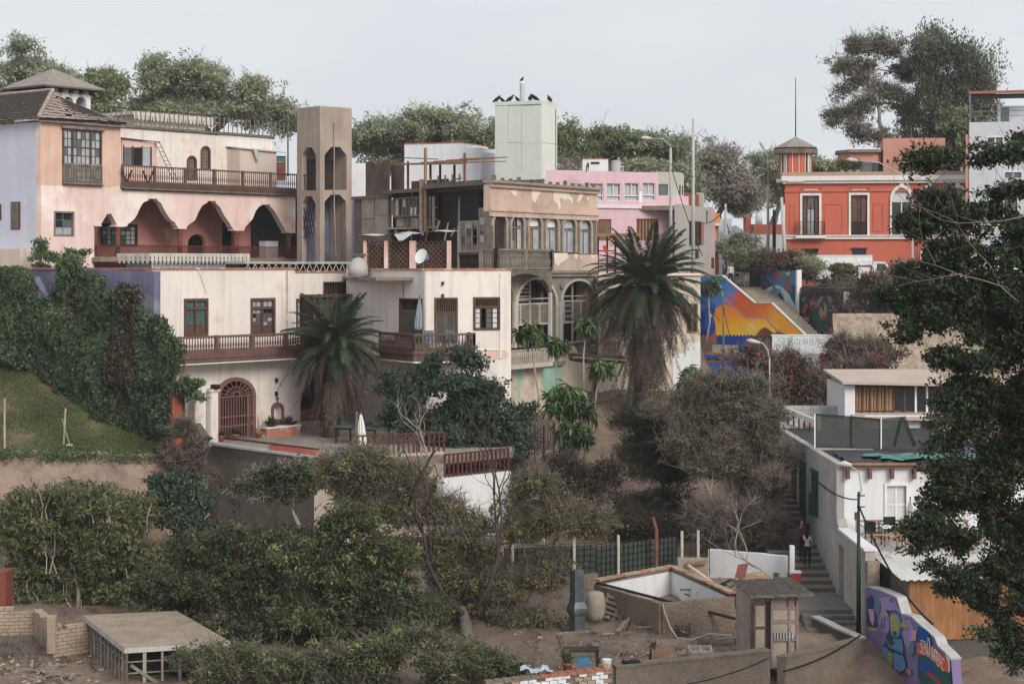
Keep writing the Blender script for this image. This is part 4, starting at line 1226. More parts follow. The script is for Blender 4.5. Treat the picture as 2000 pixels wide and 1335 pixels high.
bx('loggia_cornice',peel,M.carved_grey,ub1+.2,uE+.02,-.06,.09,zl1-.22,zl1-.03)
for k,h_ in enumerate(lho):
 b=bounds(h_)
 big=[((b[0]+b[1])/2+(p_[0]-(b[0]+b[1])/2)*1.1,b[2]+(p_[1]-b[2])*1.03) for p_ in h_]
 MB().slab(big,[[(x,z+.001) if z<=b[2]+.01 else(x,z) for x,z in h_]],.02,.099).build('arch_moulding',M.paint_offwhite,peel)
 jn=put('loggia_joinery',None,peel)
 zm1=fR1.z(1050,595 if k==0 else 592);zm0=fR1.z(1050,632)
 n=4
 for i in range(n+1):
  q=b[0]+(b[1]-b[0])*i/n
  bx('stile',jn,M.paint_offwhite,q-.05,q+.05,.5,.58,zm0-.05 if i%2 else zlf,zm1+.05)
 bx('rail',jn,M.paint_offwhite,b[0],b[1],.49,.585,zm1-.0,zm1+.09)
 bx('rail',jn,M.paint_offwhite,b[0],b[1],.49,.585,zm0-.09,zm0)
 for i in range(n):
  xa,xb=b[0]+(b[1]-b[0])*i/n+.06,b[0]+(b[1]-b[0])*(i+1)/n-.06
  if k==1 and i==0:continue
  for j in range(11):
   z_=zm0+(zm1-zm0)*(j+.1)/11
   if k==1 and i==1 and j%3==1:continue
   bx('slat',jn,M.wood_pale,xa,xb,.52,.545,z_,z_+(zm1-zm0)/11*.75,rot=(radians(25),0,0))
 cm=(b[0]+b[1])/2
 bx('mullion',jn,M.paint_offwhite,cm-.04,cm+.04,.5,.57,zm1,b[3])
 if k==0:
  for j in range(5):bx('loose_slat',jn,M.wood_pale,b[0]+.3,cm-.05,.53,.56,zm1+.2+j*.22,zm1+.3+j*.22,rot=(radians(20),radians(rng.uniform(-3,3)),0))
 bx('rail',jn,M.paint_offwhite,b[0],b[1],.5,.57,zm1+.3,zm1+.36)
for px,w in((1006,9),(1095,9)):
 q=fR1.u(px);bx('loggia_column',peel,M.paint_offwhite,q-.12,q+.12,-.05,.098,zlf,fR1.z(px,590))
MB().box(0.6,uE-.4,1.2,1.38,3,zl1).build('loggia_back',M.interior_dark,peel)
MB().box(0.3,uE,.51,1.3,zlf-.15,zlf-.002).build('loggia_floor',M.wood_weathered,peel)
va=[(ub0-.05,zfb-1.25),(ub0+.2,zfb-1.25)]+[((ub0+ub1)/2-1.25*cos(pi*i/12)*((ub1-ub0)/2-.2)/1.25,zfb-1.25+1.05*sin(pi*i/12)) for i in range(0,13)]+[(ub1-.2,zfb-1.25),(ub1+.02,zfb-1.25),(ub1+.02,zfb-.125),(ub0-.05,zfb-.125)]
MB().slab(va,[],-1.08,-1.0).build('valance',M.wood_weathered,peel)
vo=LASTS[-1]
for i in range(22):
 q=ub0+(ub1-ub0)*(i+.5)/22
 zz=zfb-1.25+1.05*math.sqrt(max(0,1-((q-(ub0+ub1)/2)/((ub1-ub0)/2-.2))**2))
 bx('batten',vo,M.wood_grey,q-.045,q+.045,-1.1,-1.081,max(zz,zfb-1.25)+.06,zfb-.14)
for q in(ub0+.08,ub1-.1):bx('balcony_post',peel,M.paint_offwhite,q-.09,q+.09,-1.13,-.98,zlf-.8,zfb-1.25)
bx('terrace_beam',peel,M.paint_offwhite,ub0,ub1,-1.15,-.98,zlf-.8-.25,zlf-.8)
balustrade(peel,[(ub0+.1,-1.06,zlf-.82),(ub1-.1,-1.06,zlf-.82)],.75,.2,.05,'wood_pale',.09)
balustrade(peel,[(ub1+1.2,-.1,zlf-.7),(uE,-.1,zlf-.7)],.8,.2,.055,'wood_pale',.1)
flake([(1096,553),(1102,553),(1103,563),(1096,562)],'rosette',.0,mm='carved_grey')
c_=fR1.p(1099.5,557);MB().add(*[(lambda t:(t.v,t.f))(MB().slab([(c_[0]+.22*cos(2*pi*i/14),c_[1]+.22*sin(2*pi*i/14)) for i in range(14)],[],-.01,.099))][0]).build('rosette',M.carved_grey,peel)
fR0=fR1.off(-.3)
zb0=3.0
MB().slab([(0,zb0),(uE+.3,zb0),(uE+.3,zlf-.5)]+fR0.pl([(1152,705),(1142,700),(1130,690),(1122,675)])+[(fR0.u(1100),zlf-.16),(0,zlf-.16)],[],-.3,.09).build('basement_wall',M.plaster_peel_dirty,peel)
flake([(1000,707),(1013,720),(1013,738),(1007,748),(1006,775),(1000,775)],'mint_patch',-.31,fR1,'mint_paint')
flake([(1046,713),(1055,718),(1062,712),(1075,715),(1088,708),(1088,800),(1058,800),(1054,760),(1049,745),(1050,730)],'mint_patch',-.311,fR1,'mint_paint')
bx('ledge',peel,M.carved_grey,0,fR1.u(1090),-.5,-.3,zlf-1.12,zlf-.9)
fX=Fac(1169,106.5,1368,107.5,0.0)
cb=thing('carved_bay_house','cream carved facade with white corner behind the tall palm','house',fX.loc(),fX.rz)
zt=fX.z(1200,538);uX=fX.u(1368)
hx=[rect(fX,1341,592,1363,650),rect(fX,1338,700,1342,745)]
MB().slab([(0,3),(uX,3),(uX,zt),(0,zt)],hx[:1],0,.4).build('front_wall',M.plaster_peel_dirty,cb)
bx('cornice',cb,M.plaster_flake,.2,fX.u(1214),-.2,-.002,fX.z(1190,563),fX.z(1190,554))
bx('cornice',cb,M.plaster_flake,-.02,uX+.02,-.15,.45,zt+.001,zt+.13)
MB().slab(fX.pl([(1314,800),(1367.5,800),(1367.5,668),(1340,668),(1338,690),(1314,690)]),[],-.03,-.001).build('white_field',M.plaster_white,cb)
window(cb,bounds(hx[0]),2,2,.08,.05,fm='wood_tan',gm='glass_dark',y=.08)
for(xa,xb) in((1193,1200),(1204,1222)):
 for(ya,yb) in((575,590),(600,655)):
  b=bounds(rect(fX,xa,ya,xb,yb));ring(b,.05,-.06,-.001).build('carved_panel',M.carved_grey,cb)
MB().box(uX-.4,uX-.002,.401,8,3,zt-.002).build('right_wall',M.plaster_white,cb)
MB().box(0,uX-.41,.401,8,zt-.4,zt-.2).build('roof',M.concrete,cb)
balustrade(cb,[(.15,-.12,fX.z(1190,693)),(fX.u(1212),-.12,fX.z(1190,693))],.75,.2,.055,'wood_pale',.1)
bt=thing('black_boat_hull','dark upturned timber boat hull lodged on the broken basement wall','boat',P(1165,705,99))
hull=MB()
pr=[]
for i in range(9):
 t=i/8*2-1;w=.45*(1-t*t)**.6+.02;z=.12*t*t
 pr.append([(t*1.6,-w,z+.25),(t*1.6,-w*.6,z-.05),(t*1.6,0,z-.15),(t*1.6,w*.6,z-.05),(t*1.6,w,z+.25)])
for r_ in pr:hull.v+=r_
for i in range(8):
 for j in range(4):hull.f.append((i*5+j,(i+1)*5+j,(i+1)*5+j+1,i*5+j+1));hull.mi.append(0)
hull.build('hull',M.wood_dark,bt);bx('thwart',bt,M.wood_dark,-.1,.1,-.4,.4,.12,.16)
bx('gunwale',bt,M.wood_weathered,-1.6,1.6,-.5,-.42,.2,.27)
bt.rotation_euler=(radians(10),radians(4),radians(20))

# ruined timber house (left of it)
fW=Fac(690,111,957,98.3,0.0)
ruin=thing('timber_ruin','collapsing grey timber house with boarded wall, glazed strip and open dark porch','house',fW.loc(),fW.rz)
uW=fW.u(957)
zr=fW.z(957,361)
def wz(px,py):return fW.z(px,py)
zb=8.5
u_b=fW.u(758)
zt_l=wz(725,388)
MB().box(0,u_b,.05,.25,zb,zt_l).build('boarded_wall',M.wood_weathered,ruin)
for(xa,ya,xb,yb) in((706,387,731,427),(732,387,757,420),(706,428,730,458),(731,421,757,458)):
 b=bounds(rect(fW,xa,ya,xb,yb));bx('board',ruin,M.board_grey,b[0]+.03,b[1]-.03,.0,.048,b[2]+.02,b[3]-.02)
bx('top_plate',ruin,M.wood_weathered,-.1,u_b+.2,-.1,.3,zt_l,zt_l+.18)
gA,gB=fW.u(768),fW.u(828)
b=(gA,gB,wz(800,423),wz(800,385))
MB().box(u_b,fW.u(843),.3,.5,zb,wz(800,376)).build('strip_wall',M.wood_dark,ruin)
gw=ring(b,.07,.02,.28).build('strip_window',M.wood_grey,ruin)
pm=[('curtain_white','curtain_white'),('wood_dark','wood_dark'),('curtain_white','wood_brown'),('interior_mid','wood_brown'),('wood_brown','curtain_white'),('interior_mid','curtain_white'),('wood_brown','wood_brown'),('wood_dark','curtain_white')]
n=8
for i in range(n):
 xa,xb=b[0]+.07+(b[1]-b[0]-.14)*i/n,b[0]+.07+(b[1]-b[0]-.14)*(i+1)/n
 bx('mullion',gw,M.wood_grey,xa-.03,xa+.03,.05,.2,b[2]+.07,b[3]-.07)
 for r_ in range(2):
  z0_,z1_=(b[2]+.07,(b[2]+b[3])/2) if r_==1 else((b[2]+b[3])/2,b[3]-.07)
  bx('pane',gw,M[pm[i][r_]],xa+.03,xb-.03,.12,.14,z0_+.02,z1_-.02)
for(xa,xb,mm) in((768,783,'board_grey'),(784,795,'wood_grey'),(796,812,'board_grey'),(813,828,'wood_grey')):
 bb_=bounds(rect(fW,xa,425,xb,442));bx('board',ruin,M[mm],bb_[0]+.02,bb_[1]-.02,.2,.298,bb_[2],bb_[3])
bx('orange_board',ruin,M.wood_tan,fW.u(762),fW.u(766),.05,.29,wz(765,420),wz(765,390))
bx('sill_beam',ruin,M.wood_pale,fW.u(757),fW.u(846),.0,.29,wz(800,447),wz(800,443))
for i in range(5):
 q=fW.u(763+13*i);bx('low_light',ruin,M['glass_dark' if i%2 else 'curtain_white'],q,q+.3,.25,.29,wz(800,460),wz(800,449))
MB().box(0,fW.u(846),.3,.6,zb-1,wz(800,447)).build('under_wall',M.interior_dark,ruin)
for px,yt,yb,w,mm in((828,350,452,.17,'wood_pale'),(836.5,289,452,.13,'wood_tan'),(852,384,452,.12,'wood_grey'),(846,384,440,.08,'wood_weathered')):
 q=fW.u(px);bx('post',ruin,M[mm],q-w/2,q+w/2,-.25,-.25+w,wz(px,yb),wz(px,yt))
bx('dark_window',ruin,M.black,fW.u(841),fW.u(849),.2,.3,wz(845,430),wz(845,386))
for z_ in(406,429):bx('window_bar',ruin,M.wood_pale,fW.u(841),fW.u(849),.15,.2,wz(845,z_),wz(845,z_-1.5))
MB().plan([(fW.u(838),-.35),(uW-.03,-.35),(uW-.03,0),(uW-2.8,6),(fW.u(838),6)],zr,zr+.28).build('porch_roof',M.wood_weathered,ruin)
MB().box(u_b-.3,fW.u(838)-.01,-.2,6,wz(800,376),wz(800,376)+.2).build('strip_roof',M.wood_weathered,ruin)
up0,up1=fW.u(852),uW-1.25
k=16
for i in range(k):
 xa,xb=up0+(up1-up0)*i/k,up0+(up1-up0)*(i+1)/k
 bx('plank',ruin,M.wood_dark,xa+.01,xb-.01,2.2+.02*(i%3),2.27,wz(900,478),zr-.002)
MB().box(up0-.1,up1+.1,2.3,2.5,zb,zr-.003).build('porch_back',M.black,ruin)
MB().plan([(up0,.2),(uW-.2,.2),(up1,2.2),(up0,2.2)],wz(900,480),wz(900,476)).build('porch_floor',M.wood_dark,ruin)
beam('leaning_pole',ruin,M.paint_bluegrey,(fW.u(888),.3,wz(890,385)),(fW.u(899),-.1,wz(899,440)),.09)
def screen(xa,ya,xb,yb,cols,rows,pmats,y=-.1):
 b=bounds(rect(fW,xa,ya,xb,yb))
 s_=ring(b,.08,y-.03,y+.05).build('glazed_screen',M.wood_pale,ruin)
 for i in range(1,cols):bx('stile',s_,M.wood_pale,b[0]+(b[1]-b[0])*i/cols-.03,b[0]+(b[1]-b[0])*i/cols+.03,y-.02,y+.04,b[2],b[3])
 for j in range(1,rows):bx('rail',s_,M.wood_grey,b[0]+.08,b[1]-.08,y-.015,y+.035,b[2]+(b[3]-b[2])*j/rows-.02,b[2]+(b[3]-b[2])*j/rows+.02)
 for i in range(cols):
  for j in range(rows):
   mm=rng.choice(pmats)
   if mm:bx('pane',s_,M[mm],b[0]+(b[1]-b[0])*i/cols+.05,b[0]+(b[1]-b[0])*(i+1)/cols-.05,y,y+.01,b[2]+(b[3]-b[2])*j/rows+.03,b[2]+(b[3]-b[2])*(j+1)/rows-.03)
screen(901,432,937,492,3,4,['glass','wood_grey',None,'glass_pale'])
screen(939,406,955,492,1,5,['board_grey','corrugated_grey','glass'])
screen(926,386,938,414,1,2,['glass_pale','glass_dark'],.6)
for j in range(6):
 bx('clapboard',ruin,M.wood_dark,fW.u(880),uW-.1,-.12+.02*(j%2),.1,wz(920,494+7*(j+1))+.01,wz(920,494+7*j))
bx('skirt_post',ruin,M.wood_pale,fW.u(900)-.06,fW.u(900)+.06,-.2,-.12,wz(900,528),wz(900,440))
bx('skirt_rail',ruin,M.wood_maroon,fW.u(902),fW.u(947),-.2,-.125,wz(925,497),wz(925,493))
MB().box(fW.u(880),uW-.1,.12,.4,zb-1,wz(920,478)).build('skirt_wall',M.wood_dark,ruin)
for px,py0,py1,mm in((842,470,443,'metal_rust'),(864,453,431,'wood_tan'),(893,462,446,'wood_tan'),(880,470,435,'wood_pale'),(808,450,430,'metal_dark')):
 q=fW.u(px);beam('loose_board',ruin,M[mm],(q,-.4,wz(px,py0)),(q+rng.uniform(-.2,.2),-.2,wz(px,py1)),.22 if 'wood' in mm or 'rust' in mm else.04,.04)
MB().box(0,uW-3.4,5.6,5.8,zb,zr-.002).build('rear_wall',M.wood_weathered,ruin)
MB().plan([(uW-.12,.1),(uW-.03,.1),(uW-1.12,2.3),(uW-1.25,2.3)],zb,zr-.003).build('porch_side',M.wood_dark,ruin)
def corrug(name,label,cat,a,b,h,mm,parent=None,pitch=.16,top=None,lean=0.0):
 a,b=Vector(a),Vector(b);L_=(b-a).length;d=(b-a).normalized();n_=Vector((-d.y,d.x,0))
 k=int(L_/pitch*4);m=MB()
 for i in range(k+1):
  t=L_*i/k;o_=n_*(.03*sin(2*pi*t/pitch))
  p_=a+d*t+o_
  m.v+=[tuple(p_),tuple(p_+Vector((0,0,h if top is None else top(i/k)))+n_*lean)]
 for i in range(k):m.f.append((2*i,2*i+2,2*i+3,2*i+1));m.mi.append(0)
 o=m.build(name,M[mm],parent,smooth=True)
 if label:tag(o,label,cat)
 return o
fWr=fW.off(1.2)
za=zt_l+.2
p0=fWr.w3(fWr.u(714),1.2,za);p1=fWr.w3(fWr.u(762),1.2,za)
corrug('corrugated_screen','rusty upright corrugated iron sheet on the ruin roof beside the concrete tower','screen',p0,p1,2.15,'corrugated_rust',top=lambda t:2.05+.12*sin(t*9))
fWs=fW.off(1.6)
p0=fWs.w3(fWs.u(764),1.6,za);p1=fWs.w3(fWs.u(790),1.6,za)
corrug('corrugated_screen','narrow dark corrugated sheet standing left of the roof pergola','screen',p0,p1,1.9,'corrugated_rust')
per=thing('roof_pergola','rusty tin pergola roof on thin posts above the timber ruin','pergola',fW.loc(),fW.rz)
fp=fW.off(1.0)
zp=fp.z(860,316)
MB().thick([(fp.u(792),.4,fp.z(792,320)),(fp.u(920),.4,fp.z(920,318)),(fp.u(920)+.2,3.2,fp.z(920,312)),(fp.u(800),3.2,fp.z(800,314))],.05).build('tin_roof',M.corrugated_rust,per)
for i in range(6):
 q=fp.u(795)+(fp.u(920)-fp.u(795))*i/5
 beam('roof_batten',per,M.metal_rust,(q,.3,zp-.02-.02*i*0),(q+.15,3.3,zp+.16),.06)
beam('front_beam',per,M.wood_tan,(fp.u(790),.36,fp.z(790,322)),(fp.u(925),.36,fp.z(925,320)),.08)
beam('stray_pole',per,M.paint_bluegrey,(fp.u(813),.2,fp.z(813,309)),(fp.u(880),.2,fp.z(880,312)),.06)
for px,yt,yb,mm in((807,315,372,'metal_rust'),(918,299,361,'metal_rust'),(851,322,350,'metal_dark'),(870,322,366,'metal_dark'),(898,322,364,'metal_dark')):
 q=fp.u(px);bx('pergola_post',per,M[mm],q-.05,q+.05,.6,.7,fp.z(px,yb),fp.z(px,yt))
MB().box(fp.u(792),fp.u(862),1.4,1.5,fp.z(830,371),fp.z(830,351)).build('rust_parapet',M.metal_rust,per)
beam('roof_handrail',per,M.wood_weathered,(fp.u(862),.2,fp.z(862,366)),(fp.u(926),.2,fp.z(926,348)),.06)
for i in range(5):
 q=fp.u(866+14*i);bx('roof_stake',per,M.wood_weathered,q-.04,q+.04,.15,.22,zr+.28,zr+.28+.45)
fG=Fac(712,93.6,880,92.8,0.0)
gl=thing('lattice_pergola','pink piered roof pergola with brown diagonal lattice panels','pergola',fG.loc(),fG.rz)
zg0,zg1=fG.z(790,531),fG.z(790,466)
for px,w in((713,3),(754,3.5),(806,6),(876,3)):
 q=fG.u(px);r_=w*93/3600
 bx('pier',gl,M.plaster_pink,q-r_,q+r_,-.06,.3,zg0-.5,fG.z(px,470))
for xa,xb in((716,750),(758,799),(812,873)):
 lattice(gl,(fG.u(xa),.1,zg0),(fG.u(xb),.1,zg0),zg1-zg0-.1,.26,.05,.03,'wood_brown','lattice_panel')
 bx('reed_screen',gl,M.wood_brown,fG.u(xa),fG.u(xb),.5,.52,zg0,zg1-.3)
m=MB()
nseg=26
for i in range(nseg+1):
 t=i/nseg;px=690+192*t
 q=fG.u(px);zz=zg1+.12+.25*t+.05*sin(t*17)
 m.v+=[(q,-.5+.03*sin(t*40),zz),(q,1.9,zz+.1)]
for i in range(nseg):m.f.append((2*i,2*i+2,2*i+3,2*i+1));m.mi.append(0)
m.build('sheet_roof',M.corrugated_grey,gl)
MB().thick([(fG.u(775),-.55,zg1+.22),(fG.u(812),-.55,zg1+.26),(fG.u(793),-.62,zg1-.1),(fG.u(785),-.62,zg1-.12)],.02).build('hanging_sheet',M.corrugated_grey,gl)
dish=thing('satellite_dish','white oval satellite dish on the cream house roof edge','satellite dish',P(826,530,89.4))
dm=MB()
nr_,ns_=5,16
dm.v.append((0,0,0))
for r_ in range(1,nr_+1):
 for s_ in range(ns_):
  t=2*pi*s_/ns_;rr_=r_/nr_*.38
  dm.v.append((rr_*cos(t),-.5*rr_*rr_,rr_*sin(t)))
for s_ in range(ns_):dm.f.append((0,1+s_,1+(s_+1)%ns_));dm.mi.append(0)
for r_ in range(nr_-1):
 for s_ in range(ns_):
  a_=1+r_*ns_;dm.f.append((a_+s_,a_+ns_+s_,a_+ns_+(s_+1)%ns_,a_+(s_+1)%ns_));dm.mi.append(0)
o=dm.build('reflector',M.paint_white,dish,smooth=True);o.location=(-.05,-.1,.72);o.rotation_euler=(radians(-20),0,radians(-38))
MB().tube([(0,0,-.1),(0,0,.55),(-.05,-.06,.7)],.025,6).build('mast',M.metal_galvanised,dish)
MB().tube([(-.05,-.12,.42),(.22,-.5,.62)],.02,6).build('arm',M.metal_dark,dish)
bx('receiver',dish,mat('receiver_blue',C(70,120,190),rough=.5),.17,.3,-.58,-.45,.58,.8)
hood=thing('grey_hood','grey dome shaped oven hood left of the lattice pergola','oven',P(700,531,93))
MB().lathe([(.55,-.2),(.5,.2),(.42,.45),(.3,.65),(.26,.8)],10).build('dome',M.concrete_pale,hood,smooth=True)
bx('cap',hood,M.concrete_dark,-.35,.35,-.35,.35,.8,.92)

# water tower with birds
fK=Fac(967,124.0,1057,122.6,0.0)
wt=thing('water_tower','pale green box water tower with white pipe and perched birds','tower',fK.loc(),fK.rz)
defm('paint_palegreen',C(208,215,204),var=.04,scale=.6,streak=.22,rough=.7)
defm('paint_palegreen2',C(216,222,212),var=.04,scale=.6,streak=.2,rough=.7)  # lighter copy for the right side, brighter light put into the colour
zt=fK.z(1000,199);zb=fK.z(1000,352);uK=fK.u(1057)
MB().box(.0,uK,0,2.6,zb,zt).build('core',M.concrete_pale,wt)
def panel(xa,ya,xb,yb):
 b=bounds(rect(fK,xa,ya,xb,yb));bx('panel',wt,M.paint_palegreen,b[0]+.012,b[1]-.012,-.05,-.001,b[2]+.015,b[3]-.015)
panel(967,207,993,279);panel(993,207,1019,279);panel(1019,207,1057,280)
panel(967,279,1019,337);panel(1019,280,1057,337);panel(967,337,1057,351)
bx('rim',wt,M.paint_palegreen,-.03,uK+.03,-.08,2.65,zt-.22,zt+.02)
for(z0_,z1_) in((zb,fK.z(1000,280)),(fK.z(1000,280)+.03,zt-.23)):bx('side_panel',wt,M.paint_palegreen2,uK+.001,uK+.05,.01,2.59,z0_,z1_)
cxp=fK.off(1.2).u(1020)
MB().lathe([(.17,0),(.17,1.3),(.19,1.32),(.19,1.42),(.15,1.43),(0.02,1.46)],12,(cxp,1.2,zt)).build('vent_pipe',M.paint_white,wt,smooth=True)
beam('ladder_rail',wt,M.metal_dark,(uK+.08,2.3,zb),(uK+.08,2.3,zt-.4),.03)
def bird_mesh():
 m=MB()
 pts=[(-.34,0,.02),(-.2,0,.12),(-.05,0,.2),(.08,0,.3),(.14,0,.4),(.2,0,.44),(.27,0,.42)]
 m.tube(pts,[.03,.08,.13,.11,.05,.05,.01],8)
 for s_ in(-1,1):
  m.thick([(.06,s_*.1,.3),(-.08,s_*.14,.24),(-.36,s_*.05,.02),(-.12,s_*.13,.12)],.02)
  m.tube([(0,s_*.05,.14),(0.02,s_*.05,.0)],.012,4)
 return m.mesh('bird',M.black,True)
BM=bird_mesh()
bw=[('black bird perched at the left corner of the water tower',971,199,.2,0.6),('hunched black bird second from the water tower left corner',980,199,.16,2.6),('black bird third from the left on the water tower',997,199,.19,.2),('black bird just left of the white pipe',1010,198,.17,2.4),('upright black bird just right of the white pipe',1036,197,.2,1.5),('black bird fifth along, facing left on the water tower',1044,197,.19,3.0),('black bird at the right corner of the water tower',1064,198,.2,2.0)]
for lab,px,py,sc,rz_ in bw:
 o=put('bird',BM,None,P(px,198.4 if px<1058 else 199,123.6 if px<1058 else 124),rz_)
 o.scale=(1.05,1.05,1.05) if sc>.18 else(.85,.85,.85)
 if px<1058:
  q=fK.off(.4);o.location=q.w3(q.u(px),.4,zt+.02+q.zb)
 else:
  o.location=fK.w3(uK-.1,1.6,zt+.02)
 tag(o,lab,'bird','birds on the water tower')
o=put('bird',BM,None,fK.w3(cxp,1.2,zt+1.46),1.0);o.scale=(.7,.7,.7)
tag(o,'black bird sitting on top of the white pipe','bird','birds on the water tower')
fQ=Fac(790,129,900,127.5,0.0)
wc=thing('white_cube_house','plain white box building behind the roof pergola','building',fQ.loc(),fQ.rz)
zt=fQ.z(840,281);uQ=fQ.u(902)
MB().box(0,uQ,0,5,12,zt).build('block',M.plaster_white,wc)
MB().box(uQ+.001,fQ.u(930),.8,5,12,fQ.z(915,287)).build('block_step',M.plaster_white,wc)
MB().box(fQ.u(930)+.001,fQ.u(942),1.4,5,12,fQ.z(930,296)).build('block_step',M.plaster_white,wc)
bx('coping',wc,M.coping_brick,-.03,uQ+.03,-.03,5.03,zt+.001,zt+.07)
w2=thing('white_sliver_house','white wall glimpsed between concrete tower and corrugated sheets','building',P(703,390,126))
MB().box(-.6,.7,0,3,-2,2.5).build('block',M.plaster_white,w2)

# pink house on the street
defm('paint_rose',C(218,176,188),var=.05,scale=.5,streak=.14)
defm('paint_rose_shade',C(206,162,176),var=.05,scale=.5,streak=.14)  # darker copy of the rose paint, shade put into its colour
defm('paint_grey',C(178,176,166),var=.05,scale=.5,streak=.15)
defm('paint_orange',C(222,140,52),var=.08,scale=.8,streak=.15)
defm('paint_trim',C(214,212,220),var=.05,scale=.8)
fH=Fac(1055,123,1345,128,0.0)
ph=thing('pink_house','rose pink street house with four curtained windows and white string course','house',fH.loc(),fH.rz)
zt=fH.z(1150,333.5);zg=11.5;zm=fH.z(1250,405)
u1=fH.u(1286);u2=fH.u(1345)
wins=[(1151,358,1179,392.5),(1185,358,1213,392.5),(1220,357.5,1248.5,392.5),(1255,357,1280.5,391.5),(1118,359,1143,372)]
low=[(1166,428,1194,470),(1243,427,1287,470)]
MB().slab([(0,zg),(u2,zg),(u2,fH.z(1330,383)),(u1,fH.z(1286,383)),(u1,zt),(0,zt)],[rect(fH,*w) for w in wins+low],0,.35).build('front_wall',M.paint_rose,ph)
for w in wins:
 b=bounds(rect(fH,*w))
 wo=ring(b,.05,.05,.2).build('window',M.paint_trim,ph)
 bx('curtain',wo,M.curtain_white,b[0]+.05,b[1]-.05,.3,.33,b[2]+.05,b[3]-.05)
 bx('mid_rail',wo,M.paint_trim,b[0]+.05,b[1]-.05,.1,.16,b[2]+.34,b[2]+.42)
 bx('mullion',wo,M.paint_trim,(b[0]+b[1])/2-.025,(b[0]+b[1])/2+.025,.11,.15,b[2]+.42,b[3]-.05)
 for j in range(9):
  q=b[0]+.08+(b[1]-b[0]-.16)*(j+.5)/9;bx('curtain_fold',wo,M.curtain_white,q-.035,q+.035,.25,.299,b[2]+.06,b[3]-.06)
 for s_ in(0,1):
  xa,xb=(b[0]+.05,(b[0]+b[1])/2-.03) if s_==0 else((b[0]+b[1])/2+.03,b[1]-.05)
for w in low:
 b=bounds(rect(fH,*w));bx('shop_opening',ph,M.wood_brown,b[0],b[1],.2,.3,b[2],b[3])
 for i in range(7):bx('slat',ph,M.wood_tan,b[0]+(b[1]-b[0])*(i+.1)/7,b[0]+(b[1]-b[0])*(i+.6)/7,.12,.199,b[2],b[3])
zc_=fH.z(1250,404)
bx('string_course',ph,M.paint_trim,fH.u(1165),fH.u(1328),-.14,-.001,zc_-.12,zc_+.1)
bx('white_notch',ph,M.paint_white,fH.u(1248),fH.u(1254),-.02,-.001,fH.z(1250,396),fH.z(1250,374))
MB().box(0,u1,.36,8,zt-.4,zt-.2).build('roof',M.concrete,ph)
MB().box(u1-.3,u1-.001,.36,8,fH.z(1286,383),zt-.002).build('right_wall',M.paint_rose,ph)
MB().box(0,.3,.36,8,zg,zt-.002).build('left_wall',M.paint_rose,ph)
ga=MB().slab([(u1+.002,fH.z(1310,383)),(fH.u(1340),fH.z(1310,383)),(fH.u(1340),fH.z(1310,337)),(fH.u(1330),fH.z(1310,335.5)),(u1+.002,fH.z(1310,335.5))],[rect(fH,1289,359,1309,381),rect(fH,1331,361,1334,381),rect(fH,1336,363,1338.5,381)],.3,.6).build('attic_wall',M.paint_grey,ph)
b=bounds(rect(fH,1289,359,1309,381));bx('attic_window',ph,M.glass,b[0],b[1],.4,.42,b[2],b[3])
b=bounds(rect(fH,1330,361,1339,381));bx('attic_window',ph,M.glass_dark,b[0],b[1],.45,.47,b[2],b[3])
MB().box(u1+.01,fH.u(1340)-.01,.61,6,fH.z(1310,383),fH.z(1310,337.5)).build('attic_block',M.paint_grey,ph)
fI=Fac(1345,128,1398,136,0.0)
wg=thing('grey_pink_house','grey and pink narrow house end with dark windows behind the white pole','house',fI.loc(),fI.rz)
zt=fI.z(1370,404)
h_=[rect(fI,1343,433,1366,479),rect(fI,1379,412,1384,435),rect(fI,1357,486,1368,505)]
uI=fI.u(1388)
MB().slab([(fI.u(1326),zg),(uI,zg),(uI,zt),(fI.u(1326),zt)],h_[1:],0,.3).build('grey_wall',M.paint_grey,wg)
b=bounds(rect(fI,1346,433,1366,477));window(wg,b,2,2,.08,.05,fm='wood_dark',gm='glass_dark',y=-.1,proud=.14,depth=.05)
bx('brick_field',wg,mat('brick_red',C(176,110,96),var=.2,scale=4),fI.u(1367),fI.u(1374),-.03,-.001,fI.z(1370,478),fI.z(1370,434))
for h2_ in h_[1:]:
 b=bounds(h2_);bx('dark_light',wg,M.glass_dark,b[0],b[1],.1,.12,b[2],b[3])
MB().slab([(uI+.001,zg),(fI.u(1396),zg),(fI.u(1396),fI.z(1392,410)),(uI+.001,fI.z(1388,404))],[],-.02,.3).build('pink_strip',M.paint_rose_shade,wg)
b=bounds(rect(fI,1388.5,503,1394,524));bx('dark_doorway',wg,M.wood_brown,b[0],b[1],-.04,-.021,b[2],b[3])
MB().box(fI.u(1326),fI.u(1396),.301,5,zt-.4,zt-.1).build('roof',M.concrete,wg)
rt=thing('brick_parapet','brick red roof parapet with grey pillar above the grey house','parapet',fI.loc(),fI.rz)
MB().box(fI.u(1349),fI.u(1386),.8,1.0,zt-.1,fI.z(1370,377)).build('parapet_wall',mat('paint_brick',C(150,74,56),var=.12,scale=1),rt)
MB().box(fI.u(1386)+.002,fI.u(1391),.6,1.0,zt-.1,fI.z(1388,376)).build('pillar',M.paint_grey,rt)
rr1=thing('white_roof_room','small white roof room with slit window on the pink house','room',P(1164,334,127))
s_=127/3600
MB().box(-26*s_,24*s_,0,2.2,-.3,23*s_).build('block',M.plaster_white,rr1)
bx('slit_window',rr1,M.glass_dark,-10*s_,7*s_,-.02,-.001,13*s_,18*s_)
bx('roof_edge',rr1,M.coping_brick,-27*s_,22*s_,-.04,2.2,23*s_+.001,23*s_+.06)
tk=thing('grey_water_tank','grey round water tank beside the white roof room','tank',P(1203,334,127.5))
